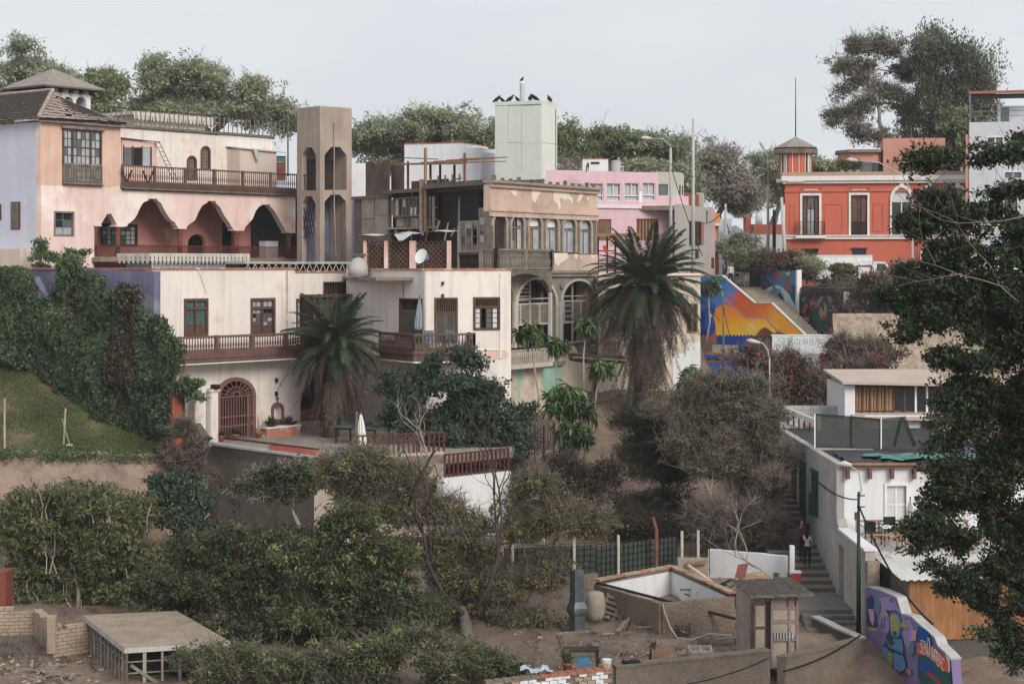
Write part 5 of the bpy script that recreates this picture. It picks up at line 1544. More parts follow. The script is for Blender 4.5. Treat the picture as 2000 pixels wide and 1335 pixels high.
MB().lathe([(.3,-.2),(.33,.0),(.33,.62),(.35,.64),(.35,.7),(.1,.74)],14).build('tank_body',M.concrete_pale,tk)
an=thing('roof_antenna','thin white antenna mast with tilted dish before the pink house','antenna',P(1147,365,122.5))
MB().tube([(0,0,-.6),(0,0,1.3)],.03,6).build('mast',M.paint_white,an)
o=dm.build('reflector',M.concrete_dark,an,smooth=True);o.location=(-.05,-.05,1.3);o.rotation_euler=(radians(10),0,radians(70));o.scale=(.9,.9,.9)
pg=thing('courtyard_pergola','timber lattice pergola against the pink house above the palm','pergola',P(1210,462,112))
s_=112/3600
for px in(-42,-24,-8):bx('post',pg,M.wood_dark,px*s_-.06,px*s_+.06,-.06,.06,-2.6,0)
bx('beam',pg,M.wood_tan,-44*s_,42*s_,-.1,.1,0,.2)
lattice(pg,(-20*s_,0,-.6),(40*s_,0,-.6),.6,.22,.05,.03,'wood_tan','lattice_panel')
for z_ in(-1.5,-.9,-2.1):bx('rail',pg,M.wood_dark,-42*s_,-8*s_,-.03,.03,z_,z_+.07)
rc=thing('red_cloth','red cloth hanging in the courtyard pergola','cloth',P(1181,480,111.8))
MB().thick([(-.15,0,0),(.12,0,.02),(.2,0,-.5),(.02,0,-.45)],.03).build('cloth',mat('cloth_red',C(200,50,40)),rc)

# street level: pavement sheet
SZ=11.55
m=MB().plan([(9,133.3),(17.4,133.3),(19.7,127.4),(21.85,120.4),(60,117.5),(60,230),(9,230)],SZ-4.5,SZ)
tag(m.build('street',mat('asphalt',(0.06,0.06,0.062),var=.2,scale=.6,patch=((.09,.088,.085),.5,.5,.7))),'grey street along the top of the slope',None,None,'structure')

# mural stairs
defm('mural_base',C(190,92,52),var=.06,scale=.6,streak=.1)
fU=Fac(1366,124.5,1572,119.0,0.0)
mw=thing('mural_stair_wall','sloping stair parapet painted with an orange sunset and blue face','wall',fU.loc(),fU.rz)
top=[(1366,540),(1410,538.5),(1473,592),(1506,592.5),(1572,655)]
outl=[(1366,725),(1450,722),(1452,680),(1508,668),(1510,655.5),(1572,656)]+top[::-1][0:0]+[(1572,655),(1506,592.5),(1473,592),(1410,538.5),(1366,540)]
MB().slab(fU.pl(outl),[],0,.25).build('parapet',M.mural_base,mw)
def sat(c):
 l=.3*c[0]+.59*c[1]+.11*c[2];return tuple(max(0,l+(v-l)*1.28) for v in c)
def paintm(name,c,**k):return mat(name,sat(c),dirt=.12,bump=.004,rough=.7,var=k.get('var',.06),scale=.7,streak=.1,fine=.05)
_pl=[0]
def paint(poly,m_,root,f,name='paint'):
 _pl[0]+=1
 y=-.003-.0022*_pl[0]
 return MB().slab(f.pl(poly),[],y,y+.0015).build(name,m_,root)
def gradmat(name,stops,f,xa,ya,xb,yb):
 m_=bpy.data.materials.new(name);m_.use_nodes=True
 N,L=m_.node_tree.nodes,m_.node_tree.links
 a=Vector(f.w3(f.u(xa),0,f.z(xa,ya)));b=Vector(f.w3(f.u(xb),0,f.z(xb,yb)))
 d=b-a
 geo=N.new('ShaderNodeNewGeometry')
 sub=N.new('ShaderNodeVectorMath');sub.operation='SUBTRACT';sub.inputs[1].default_value=a
 dot=N.new('ShaderNodeVectorMath');dot.operation='DOT_PRODUCT';dot.inputs[1].default_value=d/d.length_squared
 no=N.new('ShaderNodeTexNoise');no.inputs['Scale'].default_value=1.1;no.inputs['Detail'].default_value=5
 ad=N.new('ShaderNodeMath');ad.operation='MULTIPLY_ADD';ad.inputs[1].default_value=.16
 r=N.new('ShaderNodeValToRGB')
 e=r.color_ramp.elements
 e[0].position=stops[0][0];e[0].color=(*sat(stops[0][1]),1)
 e[1].position=stops[-1][0];e[1].color=(*sat(stops[-1][1]),1)
 for p_,c_ in stops[1:-1]:k=e.new(p_);k.color=(*sat(c_),1)
 L.new(geo.outputs['Position'],sub.inputs[0]);L.new(sub.outputs[0],dot.inputs[0]);L.new(geo.outputs['Position'],no.inputs['Vector'])
 L.new(no.outputs['Fac'],ad.inputs[0]);L.new(dot.outputs['Value'],ad.inputs[2]);L.new(ad.outputs[0],r.inputs['Fac'])
 L.new(r.outputs['Color'],N['Principled BSDF'].inputs['Base Color']);N['Principled BSDF'].inputs['Roughness'].default_value=.7
 return m_
sk=gradmat('mural_sky',[(.12,C(36,104,178)),(.34,C(70,120,180)),(.44,C(196,84,52)),(.75,C(200,98,44)),(1.0,C(216,150,40))],fU,1400,545,1500,660)
paint([(1367,656),(1570,655.2),(1505.5,593.5),(1472,593),(1409.5,540),(1367,541.5)],sk,mw,fU,'painted_sky')
lo_=gradmat('mural_low',[(.05,C(206,108,40)),(.5,C(220,140,36)),(1.0,C(232,190,50))],fU,1440,575,1450,662)
paint([(1396,602),(1416,594),(1430,600),(1452,618),(1500,622),(1520,640),(1508,655),(1506,664),(1400,664),(1398,640),(1393,622)],lo_,mw,fU,'painted_glow')
paint([(1412,580),(1418,583),(1457,618.5),(1496,619),(1525,650),(1521,652),(1494,622.5),(1455,622),(1414,585)],paintm('mural_lilac',C(178,128,132)),mw,fU,'painted_line')
bl=paintm('mural_blue',C(28,86,160));bd=paintm('mural_deepblue',C(22,52,118));bk=paintm('mural_black',C(26,28,36));cy=paintm('mural_cyan',C(60,124,182))
paint([(1367,560),(1385,585),(1393,592),(1399,598),(1396,612),(1393,618),(1396,626),(1398,636),(1396,646),(1393,654),(1367,655)],bl,mw,fU,'painted_face')
paint([(1376,600),(1390,601),(1394,606),(1390,610),(1380,608)],bd,mw,fU,'painted_brow')
paint([(1384,613),(1391,614),(1390,619),(1385,618)],paintm('mural_white',C(220,220,214)),mw,fU,'painted_eye')
paint([(1386.5,614),(1389,614.5),(1389,618),(1387,618)],paintm('mural_red',C(170,60,50)),mw,fU,'painted_pupil')
paint([(1386,640),(1396,640),(1395,643),(1387,644)],bd,mw,fU,'painted_mouth')
paint([(1367,606),(1378,610),(1376,640),(1384,654),(1367,654)],bd,mw,fU,'painted_shade_shape')
sunp=[(1468+11*cos(2*pi*i/20),643+13*sin(2*pi*i/20)) for i in range(20)]
paint(sunp,paintm('mural_sun',C(226,196,98)),mw,fU,'painted_sun')
wv=[(1400,690)]+[(1400+(i*3.4),652+(4.5 if i%2 else 0)+.02*i) for i in range(22)]+[(1472,690)]
paint(wv,paintm('mural_sea',C(20,66,150)),mw,fU,'painted_sea')
hill=[(1470,668),(1478,652),(1488,641),(1496,639),(1505,645),(1512,651),(1520,647),(1530,650),(1545,654.6),(1508,655),(1505,661)]
paint(hill,paintm('mural_brown',C(120,66,48)),mw,fU,'painted_hill')
paint([(1367,657),(1385,660),(1400,672),(1400,690),(1367,690)],paintm('mural_tan',C(118,104,88)),mw,fU,'painted_rock')
paint([(1367,656),(1395,655),(1396,656.6),(1367,657.6)],paintm('mural_rust',C(150,84,64)),mw,fU,'painted_ground_line')
for a,b in zip([(1366,540),(1410,538.5),(1473,592),(1506,592.5)],[(1410,538.5),(1473,592),(1506,592.5),(1572,655)]):
 pa,pb=fU.p(*a),fU.p(*b)
 beam('coping',mw,M.paint_offwhite,(pa[0],.12,pa[1]+.03),(pb[0],.12,pb[1]+.03),.3,.06)
fV=Fac(1366,117.5,1452,115.5,0.0)
bn=thing('blue_painted_ledge','stepped concrete ledge with speckled blue paint below the mural','ledge',fV.loc(),fV.rz)
sp=mat('blue_speckled',C(40,86,160),var=.1,scale=1,patch=(C(190,200,210),9.,.62,.66))
MB().box(fV.u(1366),fV.u(1425),0,.8,6,fV.z(1400,708)).build('lower_block',sp,bn)
MB().box(fV.u(1426),fV.u(1457),.1,.8,6,fV.z(1440,706)).build('lower_block',sp,bn)
MB().box(fV.u(1366),fV.u(1420),.8,2.5,7,fV.z(1400,690)).build('mid_block',M.wood_tan,bn)
MB().box(fV.u(1366),fV.u(1430),.6,.81,fV.z(1400,700),fV.z(1400,694)).build('blue_strip',bl,bn)
for i in range(3):bx('plank',bn,M.wood_pale,fV.u(1367+17*i),fV.u(1382+17*i),1.5,1.6,fV.z(1400,690),fV.z(1400,675))
paint([(1433,682),(1438,680),(1439,690),(1444,698),(1438,704),(1431,700),(1435,694)],paintm('graffiti_brown',C(120,52,44)),bn,fV.off(.0),'painted_glyph')
LASTS[-1].location.y=-.3
st=thing('mural_stairs','worn stone steps climbing between painted walls to the street','stairs',P(1520,600,124))
st.location=(0,0,0)
n=18
def lerp(a,b,t):return a+(b-a)*t
for i in range(n):
 t=i/(n-1)
 Yd=lerp(120.2,132,t);z=lerp(8.62,SZ-.03,t)
 py=HY+(H-z)*F/Yd
 xl=np.interp(py,[558,592,594,655],[1432,1474,1506,1572])-6
 xr=np.interp(py,[558,580,615,655],[1492,1520,1560,1602])+4
 a=P(xl,py,Yd);b=P(xr,py,Yd)
 bx('step',st,M.stone_step if 'stone_step' in M else M.setdefault('stone_step',mat('stone_step',C(150,136,120),var=.2,scale=2,dirt=.35,bump=.02)),a.x,b.x,Yd,Yd+1.2,z-.5,z)
fY1=Fac(1476,133.0,1556,127.0,0.0)
sw1=thing('surf_mural_wall','stair side wall painted with a surfer riding a blue wave','wall',fY1.loc(),fY1.rz)
MB().slab(fY1.pl([(1478,600),(1556,640),(1556,528),(1478,530)]),[],0,.25).build('wall_face',paintm('mural_teal',C(46,92,132)),sw1)
_pl[0]=0
paint([(1490,530),(1555,529),(1555,556),(1530,560),(1505,552)],paintm('mural_sky2',C(88,134,182)),sw1,fY1,'painted_sky')
paint([(1492,568),(1502,560),(1516,556),(1528,560),(1540,572),(1549,590),(1555,600),(1555,636),(1545,632),(1525,610),(1505,590)],paintm('mural_foam',C(196,212,222)),sw1,fY1,'painted_wave')
paint([(1500,572),(1512,562),(1524,564),(1530,574),(1532,588),(1526,598),(1514,592),(1506,582)],paintm('mural_water',C(92,160,190)),sw1,fY1,'painted_water')
paint([(1519,574),(1524,572),(1528,580),(1532,581),(1527,586),(1522,592),(1519,590),(1523,584)],bk,sw1,fY1,'painted_surfer')
paint([(1516,589),(1522,586),(1523,590),(1518,593)],paintm('mural_scarlet',C(180,60,44)),sw1,fY1,'painted_board')
paint([(1512,533),(1520,532),(1513,545),(1512,556),(1519,570),(1517,573),(1509,560),(1508,545)],paintm('mural_mauve',C(138,110,160)),sw1,fY1,'painted_tail')
paint([(1515,534),(1525,533),(1529,542),(1520,546)],paintm('mural_coral',C(196,98,60)),sw1,fY1,'painted_fish')
paint([(1536,535),(1542,535),(1543,550),(1549,570),(1531,566),(1536,550)],paintm('mural_rosebrown',C(150,104,112)),sw1,fY1,'painted_woman')
paint([(1534,532),(1544,531),(1542,538),(1536,538)],paintm('mural_crown',C(196,200,160)),sw1,fY1,'painted_headdress')
paint([(1488,552),(1496,548),(1502,556),(1492,558)],paintm('mural_island',C(140,70,60)),sw1,fY1,'painted_island')
bx('end_cap',sw1,M.paint_white,fY1.u(1555),fY1.u(1558),-.05,.3,fY1.z(1556,645),fY1.z(1556,527))
fY2=Fac(1561,126.0,1648,120.0,0.0)
sw2=thing('dark_mural_wall','stair side wall with dark swirling plant and face painting','wall',fY2.loc(),fY2.rz)
MB().slab(fY2.pl([(1561,660),(1648,660),(1648,570),(1561,573)]),[],0,.25).build('wall_face',mat('mural_dark',C(58,48,58),var=.35,scale=1.5,patch=(C(120,60,60),1.4,.58,.66),patch2=(C(54,96,92),1.1,.58,.64)),sw2)
_pl[0]=0
rr2=random.Random(4)
cols=[paintm('m2_%d'%i,c) for i,c in enumerate([C(80,120,104),C(150,84,76),C(140,120,104),C(54,88,82),C(170,100,60),C(110,66,90),C(40,40,46),C(160,140,120)])]
paint([(1590,585),(1600,577),(1612,578),(1622,590),(1624,612),(1618,640),(1600,650),(1588,630)],cols[3],sw2,fY2,'painted_hair')
paint([(1601,592),(1611,590),(1616,602),(1614,620),(1606,626),(1600,612)],cols[7],sw2,fY2,'painted_face')
paint([(1614,577),(1622,578),(1630,595),(1632,610),(1627,612),(1624,596)],cols[2],sw2,fY2,'painted_plume')
for i in range(26):
 cx_,cy_=rr2.uniform(1566,1642),rr2.uniform(580,648);a_=rr2.uniform(0,pi);w_,h_=rr2.uniform(2,4),rr2.uniform(5,11)
 paint([(cx_+w_*cos(2*pi*k/8)*cos(a_)-h_*sin(2*pi*k/8)*sin(a_),cy_+w_*cos(2*pi*k/8)*sin(a_)+h_*sin(2*pi*k/8)*cos(a_)) for k in range(8)],rr2.choice(cols),sw2,fY2,'painted_leaf')
for(cx_,cy_,r_) in((1630,630,5),(1636,642,5),(1640,632,4),(1626,642,4),(1576,598,5),(1573,606,4)):
 paint([(cx_+r_*cos(2*pi*k/10),cy_+r_*sin(2*pi*k/10)) for k in range(10)],cols[1 if cx_<1600 else 4],sw2,fY2,'painted_flower')
pl_=thing('stair_pillar','tall pale plaster pillar at the foot of the painted stairs','pillar',P(1655,655,119.2))
s_=119.2/3600
MB().box(-6*s_,3*s_,0,.4,-1.5,78*s_).build('shaft',M.plaster_flake,pl_)
MB().box(3*s_+.001,8*s_,.05,.4,-1.5,74*s_).build('shaft_side',M.paint_white,pl_)
bx('cap',pl_,M.paint_white,-5*s_,4*s_,-.05,.42,78*s_,85*s_)
MB().slab([(8*s_,-1.5),(20*s_,-1.5),(16*s_,.9),(12*s_,1.1),(11*s_,1.7),(8*s_,1.8)],[],.1,.35).build('broken_stub',M.plaster_flake,pl_)
gw_=thing('graffiti_wall','white landing wall with teal graffiti scrawl below the stairs','wall',P(1508,655,118.6))
s_=118.6/3600
gwm=mat('white_stained',C(214,216,220),var=.06,scale=.8,streak=.55,dirt=.15)
MB().box(0,145*s_,0,.3,-38*s_,0).build('wall_face',gwm,gw_)
bx('coping',gw_,M.paint_white,-.05,146*s_,-.04,.34,.001,.06)
MB().box(-40*s_,-.001,.02,.3,-30*s_,-.02).build('dark_mural_end',bk,gw_)
def stroke(parent,pts,r,m_,name='lettering'):
 MB().tube([(x,-.006,z) for x,z in pts],r,4).build(name,m_,parent)
teal=paintm('spray_teal',C(70,160,160));gry=paintm('spray_grey',C(120,122,128))
def letter(ch,x,z,w,h):
 S={'S':[[(1,.85),(.6,1),(.2,.9),(.1,.7),(.8,.4),(.8,.15),(.4,0),(0,.1)]],'M':[[(0,0),(.1,1),(.5,.4),(.9,1),(1,0)]],'B':[[(.1,0),(.1,1),(.7,.95),(.8,.75),(.5,.55),(.15,.5),(.7,.45),(.9,.25),(.7,.05),(.1,0)]],'O':[[(.5,1),(.1,.7),(.1,.3),(.5,0),(.9,.3),(.9,.7),(.5,1)]],'N':[[(0,0),(.05,1),(.9,0),(.95,1)]],'A':[[(0,0),(.5,1),(1,0)],[(.2,.4),(.8,.4)]],'K':[[(0,0),(0,1)],[(.9,1),(0,.5),(.9,0)]],'R':[[(0,0),(0,1),(.7,.95),(.8,.7),(.6,.5),(0,.45)],[(.4,.45),(.9,0)]],'E':[[(.9,1),(0,1),(0,0),(.9,0)],[(0,.5),(.7,.5)]],'W':[[(0,1),(.25,0),(.5,.6),(.75,0),(1,1)]],'I':[[(.5,0),(.5,1)]],'T':[[(0,1),(1,1)],[(.5,1),(.5,0)]],'C':[[(1,.85),(.5,1),(.1,.7),(.1,.3),(.5,0),(1,.15)]]}
 return[[(x+a*w,z+b*h) for a,b in s__] for s__ in S.get(ch,[])]
x=12*s_
for i,ch in enumerate('SMB'):
 for pts in letter(ch,x,-19*s_,9*s_,15*s_):stroke(gw_,pts,.025,teal)
 x+=10.5*s_
for i,ch in enumerate('ONRBAK'):
 for pts in letter(ch,x,-18*s_,8*s_,12*s_):stroke(gw_,pts,.016,gry)
 x+=10*s_
for pts in[[(22*s_,-22*s_),(28*s_,-25*s_),(34*s_,-22*s_)]]:stroke(gw_,pts,.018,teal)
defm('pebble_wall',C(178,158,138),var=.2,scale=1.5,bump=.16,bscale=3.2,fine=.2,dirt=.25)
rt1=thing('slope_wall','grey stained retaining wall under the graffiti wall','wall',P(1500,690,117.8))
s_=117.8/3600
MB().box(-30*s_,150*s_,0,.5,-3,0).build('wall_face',M.concrete_pale,rt1)
rt2=thing('pebbled_wall','big rough pebbled tan retaining wall on the right slope','wall',P(1655,640,112))
s_=112/3600
m=MB()
nx_,nz_=60,24
hr=np.random.default_rng(3)
for j in range(nz_+1):
 for i in range(nx_+1):
  px_,tz=-20+390*i/nx_,j/nz_
  zt_=(30-28*np.exp(-((px_-60)/50.)**2)*0)*s_
  m.v.append((px_*s_,1.6*tz+hr.uniform(-.07,.07),-4.5+(4.5+zt_*.9)*tz))
for j in range(nz_):
 for i in range(nx_):m.f.append((j*(nx_+1)+i,j*(nx_+1)+i+1,(j+1)*(nx_+1)+i+1,(j+1)*(nx_+1)+i));m.mi.append(0)
m.build('wall_face',M.pebble_wall,rt2)

# orange house
defm('paint_terracotta',C(204,92,60),var=.06,scale=.5,streak=.15)
defm('paint_salmon',C(208,138,116),var=.05,scale=.5,streak=.15)
defm('trim_white',C(222,218,212),var=.05,scale=1,streak=.2)
fO=Fac(1533,136.5,1896,134.5,0.0)
oh=thing('orange_house','orange red colonial house with white cornices and corner lookout turret','house',fO.loc(),fO.rz)
uO=fO.u(1896);zt=fO.z(1700,346);zg=SZ-.3
wn_=[rect(fO,1567,382,1600,460),rect(fO,1662,381,1694,459)]
bigA=[arch(fO,xa,xb,458,395,367) for xa,xb in((1742,1780),(1797,1835),(1852,1888))]
lowW=[rect(fO,1568,487,1598,531),rect(fO,1664,486,1692,500)]
lowA=[arch(fO,xa,xb,530,500,476) for xa,xb in((1800,1836),(1842,1884))]
MB().slab([(0,zg),(uO,zg),(uO,zt),(0,zt)],wn_+bigA+lowW+lowA,0,.4).build('front_wall',M.paint_terracotta,oh)
MB().box(.0,.4,.401,10,zg,zt).build('left_wall',M.paint_terracotta,oh)
MB().box(.41,uO,.401,10,zt-.3,zt-.1).build('roof',M.concrete,oh)
MB().box(.5,uO-.1,1.4,9.9,zg,zt-.32).build('dark_core',M.interior_dark,oh)
zc1=fO.z(1700,352)
bx('cornice',oh,M.trim_white,-.25,uO+.05,-.45,.0-.001,zc1-.02,zc1+.32)
bx('cornice',oh,M.trim_white,-.15,uO+.03,-.28,-.002,zc1-.22,zc1-.022)
bx('parapet',oh,mat('parapet_tile',C(172,138,120),var=.15,scale=1.5),-.2,uO,-.3,.4,zc1+.322,zc1+.62)
zc2=fO.z(1700,462)
bx('string_course',oh,M.trim_white,-.06,uO+.02,-.2,-.003,zc2-.18,zc2+.12)
bx('string_course',oh,M.trim_white,-.06,uO+.02,-.3,-.2,zc2+.04,zc2+.12)
bx('moulding',oh,M.paint_terracotta,-.04,uO,-.1,-.001,fO.z(1700,374),fO.z(1700,371))
for(xa,ya,xb,yb) in((1542,398,1554,455),(1610,397,1647,455),(1705,396,1726,452)):
 ring(bounds(rect(fO,xa,ya,xb,yb)),.09,-.05,-.001).build('wall_panel',M.paint_terracotta,oh)
for k,h_ in enumerate(wn_):
 b=bounds(h_)
 e=.16
 w=MB().slab([(b[0]-e,b[2]),(b[1]+e,b[2]),(b[1]+e,b[3]+e),(b[0]-e,b[3]+e)],[[(b[0],b[2]+.001),(b[1],b[2]+.001),(b[1],b[3]),(b[0],b[3])]],-.1,-.001).build('tall_window',M.trim_white,oh)
 sw_=(b[1]-b[0])
 for s_ in(0,1):
  xa,xb=(b[0]+.03,b[0]+sw_*(.27 if k==0 else.4)) if s_==0 else(b[1]-sw_*(.27 if k==0 else.4),b[1]-.03)
  bx('shutter',w,M.wood_brown,xa,xb,.1,.16,b[2],b[3])
  for j in range(7):bx('shutter_slat',w,M.wood_maroon,xa+.05,xb-.05,.07,.1,b[2]+.2+j*(b[3]-b[2]-.4)/7,b[2]+.2+(j+.8)*(b[3]-b[2]-.4)/7)
 xa,xb=b[0]+sw_*(.29 if k==0 else.41),b[1]-sw_*(.29 if k==0 else.41)
 for c in range(2):
  bx('pane',w,M['glass_pale' if k==0 else 'glass_dark'],lerp(xa,xb,c/2)+.03,lerp(xa,xb,(c+1)/2)-.03,.2,.22,b[2]+.1,b[2]+(b[3]-b[2])*.66)
  bx('pane',w,M.glass,lerp(xa,xb,c/2)+.03,lerp(xa,xb,(c+1)/2)-.03,.2,.22,b[2]+(b[3]-b[2])*.7,b[3]-.05)
 bx('meeting_stile',w,M.wood_maroon,(xa+xb)/2-.04,(xa+xb)/2+.04,.17,.23,b[2],b[3])
 bx('transom',w,M.wood_maroon,xa,xb,.17,.235,b[2]+(b[3]-b[2])*.66,b[2]+(b[3]-b[2])*.7)
 d_=.55 if k==0 else.05;ex=.4 if k==0 else-.05
 g=put('iron_guard',None,oh)
 for i in range(15):
  q=lerp(b[0]-ex,b[1]+ex,i/14);bx('bar',g,M.metal_dark,q-.015,q+.015,-d_-.03,-d_,b[2]+.02,b[2]+1.0)
 if k==0:
  for q in(b[0]-ex,b[1]+ex):
   for j in range(3):bx('bar',g,M.metal_dark,q-.015,q+.015,-d_+.15+j*.15,-d_+.18+j*.15,b[2]+.02,b[2]+1.0)
  bx('slab',g,M.trim_white,b[0]-ex-.1,b[1]+ex+.1,-d_-.1,-.3,b[2]-.2,b[2]-.0)
 for z_ in(b[2]+.04,b[2]+.98):bx('rail',g,M.metal_dark,b[0]-ex,b[1]+ex,-d_-.04,-d_+.01,z_,z_+.04)
 cb_=bounds(rect(fO,1563 if k==0 else 1657,366,1606 if k==0 else 1700,377))
 ring(cb_,.05,-.07,-.001).build('over_panel',M.paint_terracotta,oh)
 for i in range(9):bx('carved_ornament',oh,M.trim_white,lerp(cb_[0],cb_[1],.18+.07*i),lerp(cb_[0],cb_[1],.18+.07*i+.05),-.05,-.002,cb_[2]+.1+.04*(i%2),cb_[3]-.12)
for k,h_ in enumerate(bigA):
 b=bounds(h_);cm=(b[0]+b[1])/2
 big=[(cm+(p_[0]-cm)*1.2,b[2]+(p_[1]-b[2])*1.07) for p_ in h_]
 w=MB().slab(big,[[(x,max(z,b[2]+.001)) for x,z in h_]],-.14,-.001).build('arched_window',M.trim_white,oh)
 MB().slab(h_,[],.2,.22).build('lower_glass',M.glass_dark,w)
 MB().slab([p_ for p_ in h_ if p_[1]>b[2]+1.3],[],.1,.12).build('blind',M.curtain_white,w)
 bx('mullion',w,M.trim_white,cm-.04,cm+.04,.15,.2,b[2],b[3]-.05)
 bx('keystone',w,M.trim_white,cm-.14,cm+.14,-.2,-.141,b[3]+.02,b[3]+.35)
for h_ in lowA:
 b=bounds(h_);cm=(b[0]+b[1])/2
 big=[(cm+(p_[0]-cm)*1.16,b[2]+(p_[1]-b[2])*1.08) for p_ in h_]
 MB().slab(big,[[(x,max(z,b[2]+.001)) for x,z in h_]],-.12,-.001).build('arch_moulding',M.trim_white,oh)
 MB().slab(h_,[],.5,.52).build('dark_arch',M.interior_dark,oh)
for h_ in lowW:
 b=bounds(h_);w=ring(b,.06,.0,.2).build('low_window',M.wood_dark,oh)
 bx('pane',w,M.glass_dark,b[0]+.06,b[1]-.06,.15,.17,b[2],b[3]-.06)
 for i in range(9):bx('grille_bar',w,M.metal_dark,lerp(b[0],b[1],(i+.5)/9)-.015,lerp(b[0],b[1],(i+.5)/9)+.015,.03,.06,b[2],b[3]-.06)
 bx('hood',oh,M.wood_brown,b[0]-.08,b[1]+.08,-.15,-.002,b[3]+.01,b[3]+.1)
tx,ty=fO.off(1.2).u(1554),1.0
rT=39*136/3600*.88
tur=put('turret',None,oh)
zt0,zt1=fO.z(1555,349),fO.z(1555,291)
oc=[(tx+rT*cos(pi/8+pi/4*i),ty+rT*sin(pi/8+pi/4*i)) for i in range(8)]
MB().plan(oc,zt0,zt1).build('turret_wall',M.paint_terracotta,tur)
oc2=[(tx+rT*1.2*cos(pi/8+pi/4*i),ty+rT*1.2*sin(pi/8+pi/4*i)) for i in range(8)]
MB().plan(oc2,zt0-.25,zt0-.001).build('turret_base',M.trim_white,tur)
oc3=[(tx+rT*1.3*cos(pi/8+pi/4*i),ty+rT*1.3*sin(pi/8+pi/4*i)) for i in range(8)]
MB().plan(oc3,zt1+.001,zt1+.12).build('turret_eaves',M.wood_dark,tur)
for i in range(8):
 a,b=Vector((*oc3[i],zt1+.0)),Vector((*oc3[(i+1)%8],zt1+.0))
 n_=7
 for j in range(n_):
  q=a.lerp(b,(j+.5)/n_);bx('drop_ornament',tur,M.wood_grey,q.x-.06,q.x+.06,q.y-.06,q.y+.06,zt1-.32,zt1)
ap_=(tx,ty,fO.z(1555,265));rm=MB()
for i in range(8):rm.thick([(*oc3[i],zt1+.13),(*oc3[(i+1)%8],zt1+.13),ap_],.05)
rm.build('turret_roof',M.roof_shingle,tur)
MB().tube([ap_,(tx,ty,fO.z(1555,149))],[.05,.025],6).build('flagpole',M.metal_dark,tur)
for i,kind in((4,'win'),(5,'panel'),(6,'win2')):
 a,b=Vector((*oc[i],0)),Vector((*oc[(i+1)%8],0))
 d_=(b-a).normalized();n_=Vector((d_.y,-d_.x,0));mid=(a+b)/2;hw_=(b-a).length*.27
 ang=math.atan2(d_.y,d_.x)
 z0_,z1_=zt0+.15,zt1-.25
 fr_=ring((-hw_,hw_,z0_,z1_),.05,-.06,-.002).build('turret_frame',M.trim_white,tur);fr_.location=mid;fr_.rotation_euler=(0,0,ang)
 if kind!='panel':
  g_=bx('turret_glass',fr_,M.glass_dark,-hw_+.05,hw_-.05,-.03,-.003,z0_+.1,z1_-.1)
  bx('turret_curtain',fr_,M.curtain_white,0,hw_-.1,-.05,-.031,z0_+.1,z1_-.1)
fO2=fO.off(5.0)
z0_=zt;
MB().box(fO2.u(1725),fO2.u(1846),5.0,9,z0_-.3,fO2.z(1780,270)).build('roof_block',M.paint_salmon,oh)
b=bounds(rect(fO2,1757,318,1820,340));w=ring(b,.06,4.9,4.999).build('roof_window',M.wood_dark,oh)
for i in range(4):bx('pane',w,M['glass' if i!=1 else 'glass_dark'],lerp(b[0]+.06,b[1]-.06,i/4)+.02,lerp(b[0]+.06,b[1]-.06,(i+1)/4)-.02,4.96,4.98,b[2]+.05,b[3]-.05)
px_=[fO2.u(1638),fO2.u(1660),fO2.u(1708),fO2.u(1724)]
pav2=[(px_[0],6.2),(px_[1],5.0),(px_[2],5.0),(px_[3],5.8),(px_[3],8),(px_[0],8)]
zp0,zp1=fO2.z(1680,318),fO2.z(1680,298)
MB().plan(pav2,zp0,zp1).build('roof_pavilion',M.paint_salmon,oh)
c_=((px_[0]+px_[3])/2,6.5)
MB().plan([(c_[0]+(x-c_[0])*1.12,c_[1]+(y-c_[1])*1.25) for x,y in pav2],zp1+.001,zp1+.22).build('pavilion_roof',M.concrete,oh)
MB().plan([(c_[0]+(x-c_[0])*.97,c_[1]+(y-c_[1])*.95) for x,y in pav2],zt-.2,zp0-.001).build('pavilion_glass',M.glass,oh)
for x_,y_ in pav2[:4]:bx('pavilion_post',oh,M.wood_brown,x_-.08,x_+.08,y_-.08,y_+.08,zt-.2,zp0)
bx('white_parapet',oh,M.trim_white,fO2.u(1730),fO2.u(1757),4.8,4.9,z0_,fO2.z(1740,335))
for i,px in enumerate((1645,1661,1675)):
 t=thing('potted_shrub',['leftmost of three roof pot plants on the orange house','middle of three roof pot plants on the orange house','rightmost of three roof pot plants on the orange house'][i],'potted plant',fO.w3(fO.u(px),.9,zt+.3+fO.zb))
 MB().lathe([(.14,-.3),(.2,.25),(.22,.27),(.2,.3)],10).build('pot',M.concrete_pale,t)
 POTS=globals().setdefault('POTS',[]);POTS.append(t)
fZ=Fac(1893,131,2010,130,0.0)
gh=thing('grey_apartment_house','pale grey modern house with white windows and roof terrace at the right edge','house',fZ.loc(),fZ.rz)
defm('paint_palegrey',C(196,200,208),var=.04,scale=.5,streak=.15)
zt=fZ.z(1950,238);uZ=fZ.u(2030)
hz=[rect(fZ,1927,266,1961,300),rect(fZ,1970,266,2000,300),rect(fZ,1960,334,1998,350),rect(fZ,1930,380,1990,440)]
MB().slab([(0,zg),(uZ,zg),(uZ,zt),(0,zt)],hz,0,.3).build('front_wall',M.paint_palegrey,gh)
for h_ in hz:window(gh,bounds(h_),2,1,.1,.1,fm='paint_white',gm='glass',y=.1);
MB().box(.01,uZ,.6,8,zg,zt-.1).build('body',M.paint_palegrey,gh)
bx('terrace_rail',gh,M.metal_galvanised,0,uZ,.05,.1,zt+.75,zt+.8)
bx('terrace_rail',gh,M.metal_galvanised,0,uZ,.05,.1,zt+.4,zt+.44)
zpg=fZ.z(1950,182)
bx('pergola_post',gh,M.metal_galvanised,.0,.12,.1,.22,zt,zpg)
